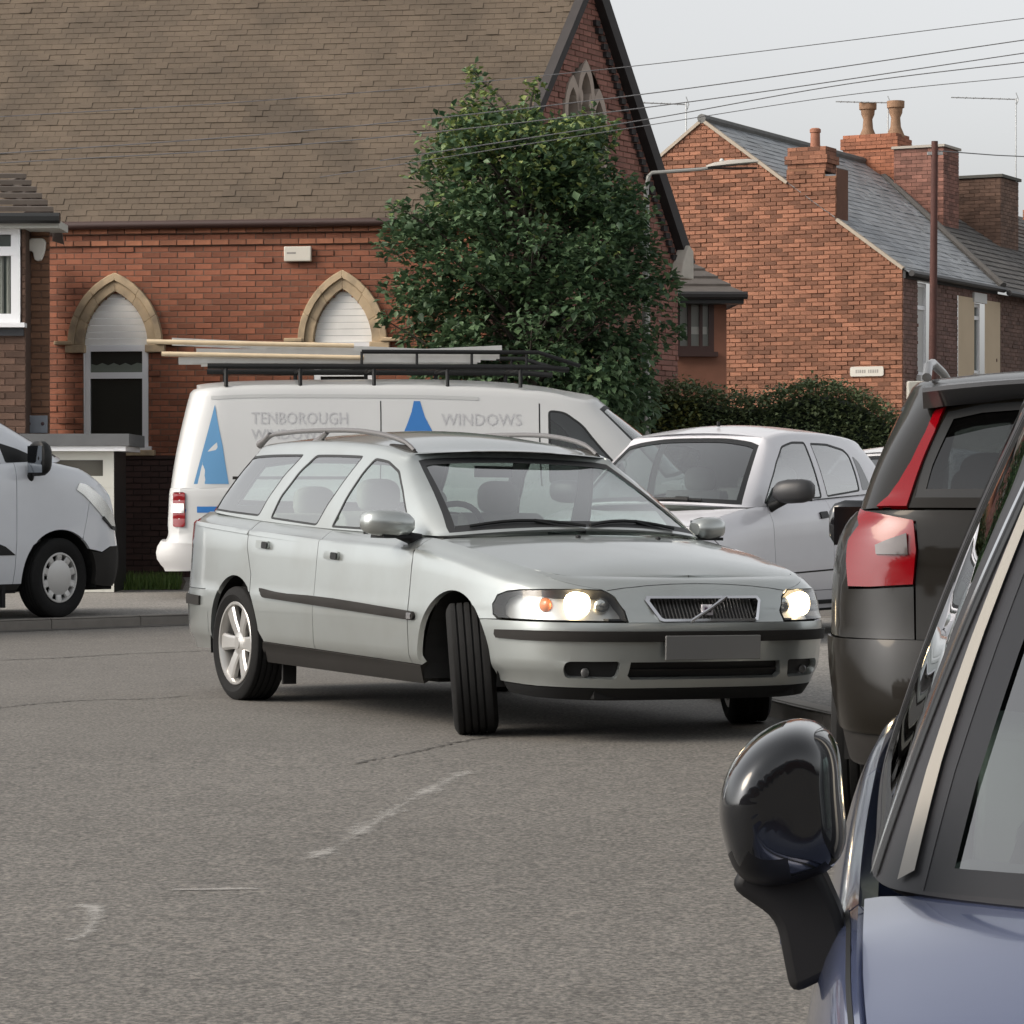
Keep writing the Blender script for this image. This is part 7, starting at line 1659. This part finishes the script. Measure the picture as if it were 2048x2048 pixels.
def build_blue_car():
    """dark blue small car close to the camera on the right, facing it; mirror, bonnet corner and windscreen in view"""
    PB = mat('grey_blue_paint', (.095, .118, .215), .2, metal=.4, coat=1.0, var=.02)
    yaw = R(-8.0); h = (math.sin(yaw), -math.cos(yaw)); l = (-h[1], h[0])
    ax, ay, wx, wy = -.45, -.638, .392, 3.30
    c = Car('small_car', (wx - ax * h[0] - ay * l[0], wy - ax * h[1] - ay * l[1], ground_z(3.0) - .021), yaw, roll=R(-4.5), label='grey blue small car in the right foreground with a black door mirror', cat='car')
    o = [(.72, 0), (.70, .28), (.62, .50), (.48, .66), (.28, .735), (0, .765), (-.5, .780), (-1.3, .785), (-2.1, .775), (-2.6, .74), (-2.85, .62), (-2.93, .35), (-2.94, 0)]
    T = [(-3, 1.0), (-2, .99), (-1.2, .965), (-.45, .945), (-.2, .925), (.1, .88), (.4, .79), (.72, .70)]
    zz = [.19, .26, .34, .44, .54, .60]
    p_ = prof3(zz, (.08, .03, .01, 0, 0, .01), (.05, .03, .012, .004, 0, 0), (.05, .02, 0, 0, 0, 0),
               [(-.08, .05), (-.04, .08), (-.012, .12), (0, .16)], [(-.20, .006), (-.09, .016), (-.025, .034), (0, .055)], [(-.2, .02), (-.09, .03), (-.025, .04), (0, .05)])
    c.W = body_wrap(o, T, *p_, 300, 90)
    B = [(-.10, 0, 1.00), (-.13, .28, .993), (-.23, .50, .975), (-.38, .66, .958), (-.50, .705, .952), (-.9, .715, .962), (-1.5, .72, .98), (-2.1, .71, .99), (-2.45, .68, 1.0), (-2.6, .62, 1.0), (-2.66, .52, 1.0), (-2.69, .3, 1.0), (-2.70, 0, 1.0)]
    Tt = [(-1.02, 0, 1.62), (-1.03, .26, 1.61), (-1.06, .39, 1.595), (-1.10, .465, 1.575), (-1.20, .500, 1.57), (-1.42, .52, 1.59), (-1.8, .53, 1.60), (-2.1, .525, 1.59), (-2.3, .525, 1.57), (-2.38, .49, 1.55), (-2.42, .42, 1.54), (-2.45, .25, 1.55), (-2.46, 0, 1.555)]
    c.G = greenhouse(B, Tt, 300, 70, .015, .05, .92); c.ranges(); top = 3
    fa = lambda a0, a1, n=18: arc(0, .29, .34, a0, a1, n); ra = lambda a0, a1, n=20: arc(-2.30, .29, .34, a0, a1, n)
    c.P('front_bumper', [('f', 0, .20), ('s', .45, .22), ('s', .345, .25)] + S(fa(-3, 60)) + [('f', -.55, .585), ('f', 0, .585)], PB, th=.03)
    c.P('nose_panel', [('f', 0, .588), ('f', -.55, .588), ('s', .172, .588), ('s', .20, top), ('f', 0, top)], PB, th=.03)
    c.P('headlamp', Fr(round_poly([(-.42, .60), (-.60, .60), (-.62, .70), (-.48, .70)], .03)), M_REFL, off=.008, th=.01, mirror='two')
    c.P('front_wing', [('s', -.42, .34), ('s', -.34, .34)] + S(fa(172, 62)) + [('s', .165, .588), ('s', .19, top), ('s', -.415, top)], PB, th=.03, mirror='two', su=4)
    c.P('door', [('s', -1.55, .34), ('s', -.426, .34), ('s', -.421, top), ('s', -1.57, top)], PB, th=.03, mirror='two', su=4)
    c.P('rear_wing', [('s', -1.95, .34)] + S(ra(5, 180)[::1]) + [('s', -2.8, .30), ('r', 0, .30), ('r', 0, top), ('s', -1.576, top), ('s', -1.556, .34)], PB, th=.03)
    c.P('sill', [('s', -1.93, .20), ('s', -.36, .20), ('s', -.36, .335), ('s', -1.93, .335)], PB, th=.04, mirror='two')
    Hd = bonnet_panel(c, PB, -.55, [(.56, .715), (.35, .83), (.1, .925), (-.1, .985), (-.3, 1.02), (-.6, 1.04)], [(-.10, 0), (-.13, .28), (-.235, .50), (-.385, .66), (-.41, .70)])
    wf = round_poly([(-1.52, .995), (-.62, .972), (-.80, 1.15), (-1.08, 1.42), (-1.28, 1.54), (-1.50, 1.555)], .03); wr = round_poly([(-2.25, 1.02), (-1.60, 1.0), (-1.58, 1.555), (-2.05, 1.54)], .04)
    for w in (wf, wr): window(c, 'side_window', w, G_CAR, seal=.018)
    ws = [(0, 1.005), (-.28, .998), (-.50, .982), (-.655, .962), (-.630, 1.08), (-.59, 1.22), (-.515, 1.44), (-.468, 1.56), (-.39, 1.58), (-.24, 1.595), (0, 1.60)]
    window(c, 'windscreen', ws, glass_mat('screen_glass', (.62, .76, .72), 5.0), seal=.024, two=False, kind='f', sealm=mat('screen_frit', (.020, .021, .024), .45, spec=.25))
    frame_panel(c, 'roof_pillars', mat('pillar_dark', (.022, .022, .025), .45, spec=.3), ws, None, [wf, wr], su=3, sv=2)
    # chrome and rubber strips up the A-pillar
    for w_, off, m, dx in ((.010, .004, M_CHROME, 0), (.014, .003, M_SEAL, .026)):
        seam(c, 'pillar_strip', S([(-.545 + dx, .955), (-.70 + dx, 1.11), (-.92 + dx, 1.33), (-1.14 + dx, 1.54)]), 'g', w_, m, off)
    seam(c, 'pillar_sky_strip', Fr([(-.672, .970), (-.650, 1.08), (-.611, 1.22), (-.535, 1.44), (-.488, 1.555)]), 'g', .026, mat('pillar_sky_beige', (.27, .25, .215), .4, coat=.2), .004)
    roof_panel(c, PB, [(-2.5, 1.58), (-2.2, 1.62), (-1.7, 1.66), (-1.3, 1.655), (-1.0, 1.625)])
    seam(c, 'bonnet_shut_line', S([(-.40, .93), (-.30, .925), (-.15, .91), (.1, .872), (.3, .82)]), w=.006)
    # cowl cover and wipers
    k = [Hd.inv((0, 1), q) for q in ((-.05, 0), (-.08, -.28), (-.18, -.50), (-.33, -.655), (-.40, -.66), (-.34, -.5), (-.25, -.28), (-.22, 0))]; k[0] = (k[0][0], Hd.nv - 1.0); k[-1] = (k[-1][0], Hd.nv - 1.0)
    panel('scuttle', Hd, k, M_DARK, c.root, off=-.02, th=.01, su=5, sv=2)
    for y0, y1 in ((.10, -.40), (.55, .05)):
        pts = []
        for t in np.linspace(0, 1, 8):
            y = y0 + (y1 - y0) * t; q = c.G.ev(*c.uv([('f', -abs(y) - 1e-4, 1.02 + .02 * math.sin(t * 3))], 'g')[0]); pts.append((q[0] + .02, y, q[2] + .005))
        MB().tube(pts, .009, 6).build('wiper', M_DARK, c.root)
    # door mirror: tall rounded housing on a slanting black stalk
    for sg in (-1, 1):
        n = 22; V = []; F = []
        # sections along the car's x axis, from the front of the cap to the glass; outline in (y outwards, z)
        secs = [(.080, .35, 0.012), (.074, .66, .006), (.056, .86, .002), (.02, .97, 0), (-.03, 1.0, 0), (-.075, 1.0, 0), (-.082, .95, 0)]
        outl = catmull(np.array([(.068, -.013), (.062, .030), (.028, .074), (-.020, .090), (-.050, .070), (-.062, .013), (-.070, -.055), (-.055, -.072), (-.007, -.090), (.036, -.088), (.053, -.061), (.068, -.013)]), n + 1)[:-1]
        for x, k, dz in secs:
            for a, b in outl: V.append((-.345 + x + a * .25, sg * (.812 + a * k), 1.045 + b * k + dz))
        m_ = len(secs)
        for i in range(m_ - 1):
            for j in range(n): F.append((i * n + j, i * n + (j + 1) % n, (i + 1) * n + (j + 1) % n, (i + 1) * n + j))
        F += [tuple(range(n)), tuple((m_ - 1) * n + j for j in range(n))]
        mo = MB().add(V, F).build('door_mirror', M_GLOSSBLK, c.root, True, 50)
        md = mo.modifiers.new('sub', 'SUBSURF'); md.levels = 1; md.render_levels = 2
        MB().box((-.437, sg * .812 - .040, .985), (-.431, sg * .812 + .035, 1.085)).build('mirror_glass', M_CHROME, mo)
        for p in mo.data.polygons:
            if p.center.z < .985: p.material_index = 1
        mo.data.materials.append(mat('stalk_black', (.010, .010, .011), .5, spec=.25))
        st = MB().prism(round_poly([(.050, .952), (-.004, .922), (-.026, .842), (-.088, .880), (-.075, .930), (-.045, .985), (.030, .985)], .018), lambda a, z, d: (d, sg * (.812 + a), z), -.405, -.330)
        bevel(st.build('mirror_stalk', mat('stalk_black', (.010, .010, .011), .5, spec=.25), mo, True, 40), .014, 3)
        hd = MB().tube([(-.98, sg * .775, .80), (-1.0, sg * .812, .802), (-1.14, sg * .815, .808), (-1.16, sg * .775, .81)], [.016, .017, .017, .016], 10); hd.build('door_handle', PB, c.root, True, 50)
    for x, sg in ((0, -1), (0, 1), (-2.3, -1), (-2.3, 1)): wheel(c, (x, sg * .69, .29), .29, .175, .20, 'five', sg)
    wheel_well(c, 0, .29, .35, .45, .73); wheel_well(c, -2.3, .29, .35, .45, .73); under(c, -2.7, .5, .5, .18, .34)
    cabin(c, -2.5, -.40, .66, .34, .92)
    bevel(MB().box((-.88, -.64, .66), (-.42, .64, .945)).build('dashboard', mat('dash_dark', (.03, .03, .032), .7), c.root), .04)
    for y in (-.34, .34): seat(c, -1.45, y, .50, .24, .56, m=M_CABIN)
    steering_wheel(c, -.98, -.34, .93)
    MB().box((-.30, -.60, 1.0), (-.297, -.50, 1.03)).build('screen_sticker', mat('paper', (.6, .6, .6), .7), c.root) if False else None
    return c

# ------------------------------------------------------------------ put the place together
build_chapel(); build_annexe(); build_terrace(); build_left(); build_street()
build_tree(); build_hedge(); build_grass()
build_estate(); build_unseen_terrace()
MW = mat('hatch_white', (.60, .60, .63), .33, coat=.8, var=.02)
_h = build_hatch('hatchback', (.93, 21.75, PZ), R(-32), MW, 'white five-door hatchback with black mirrors parked behind the silver estate'); _h.root.scale = (1.05, 1.05, 1.05)
build_hatch('hatchback', (3.15, 26.6, PZ), R(-25), mat('far_hatch_white', (.58, .58, .59), .35, coat=.7), 'pale car with dark glass just showing between the white hatchback and the dark SUV')
_v = build_work_van(); rack_load(_v)
build_front_van(); build_suv(); build_blue_car()
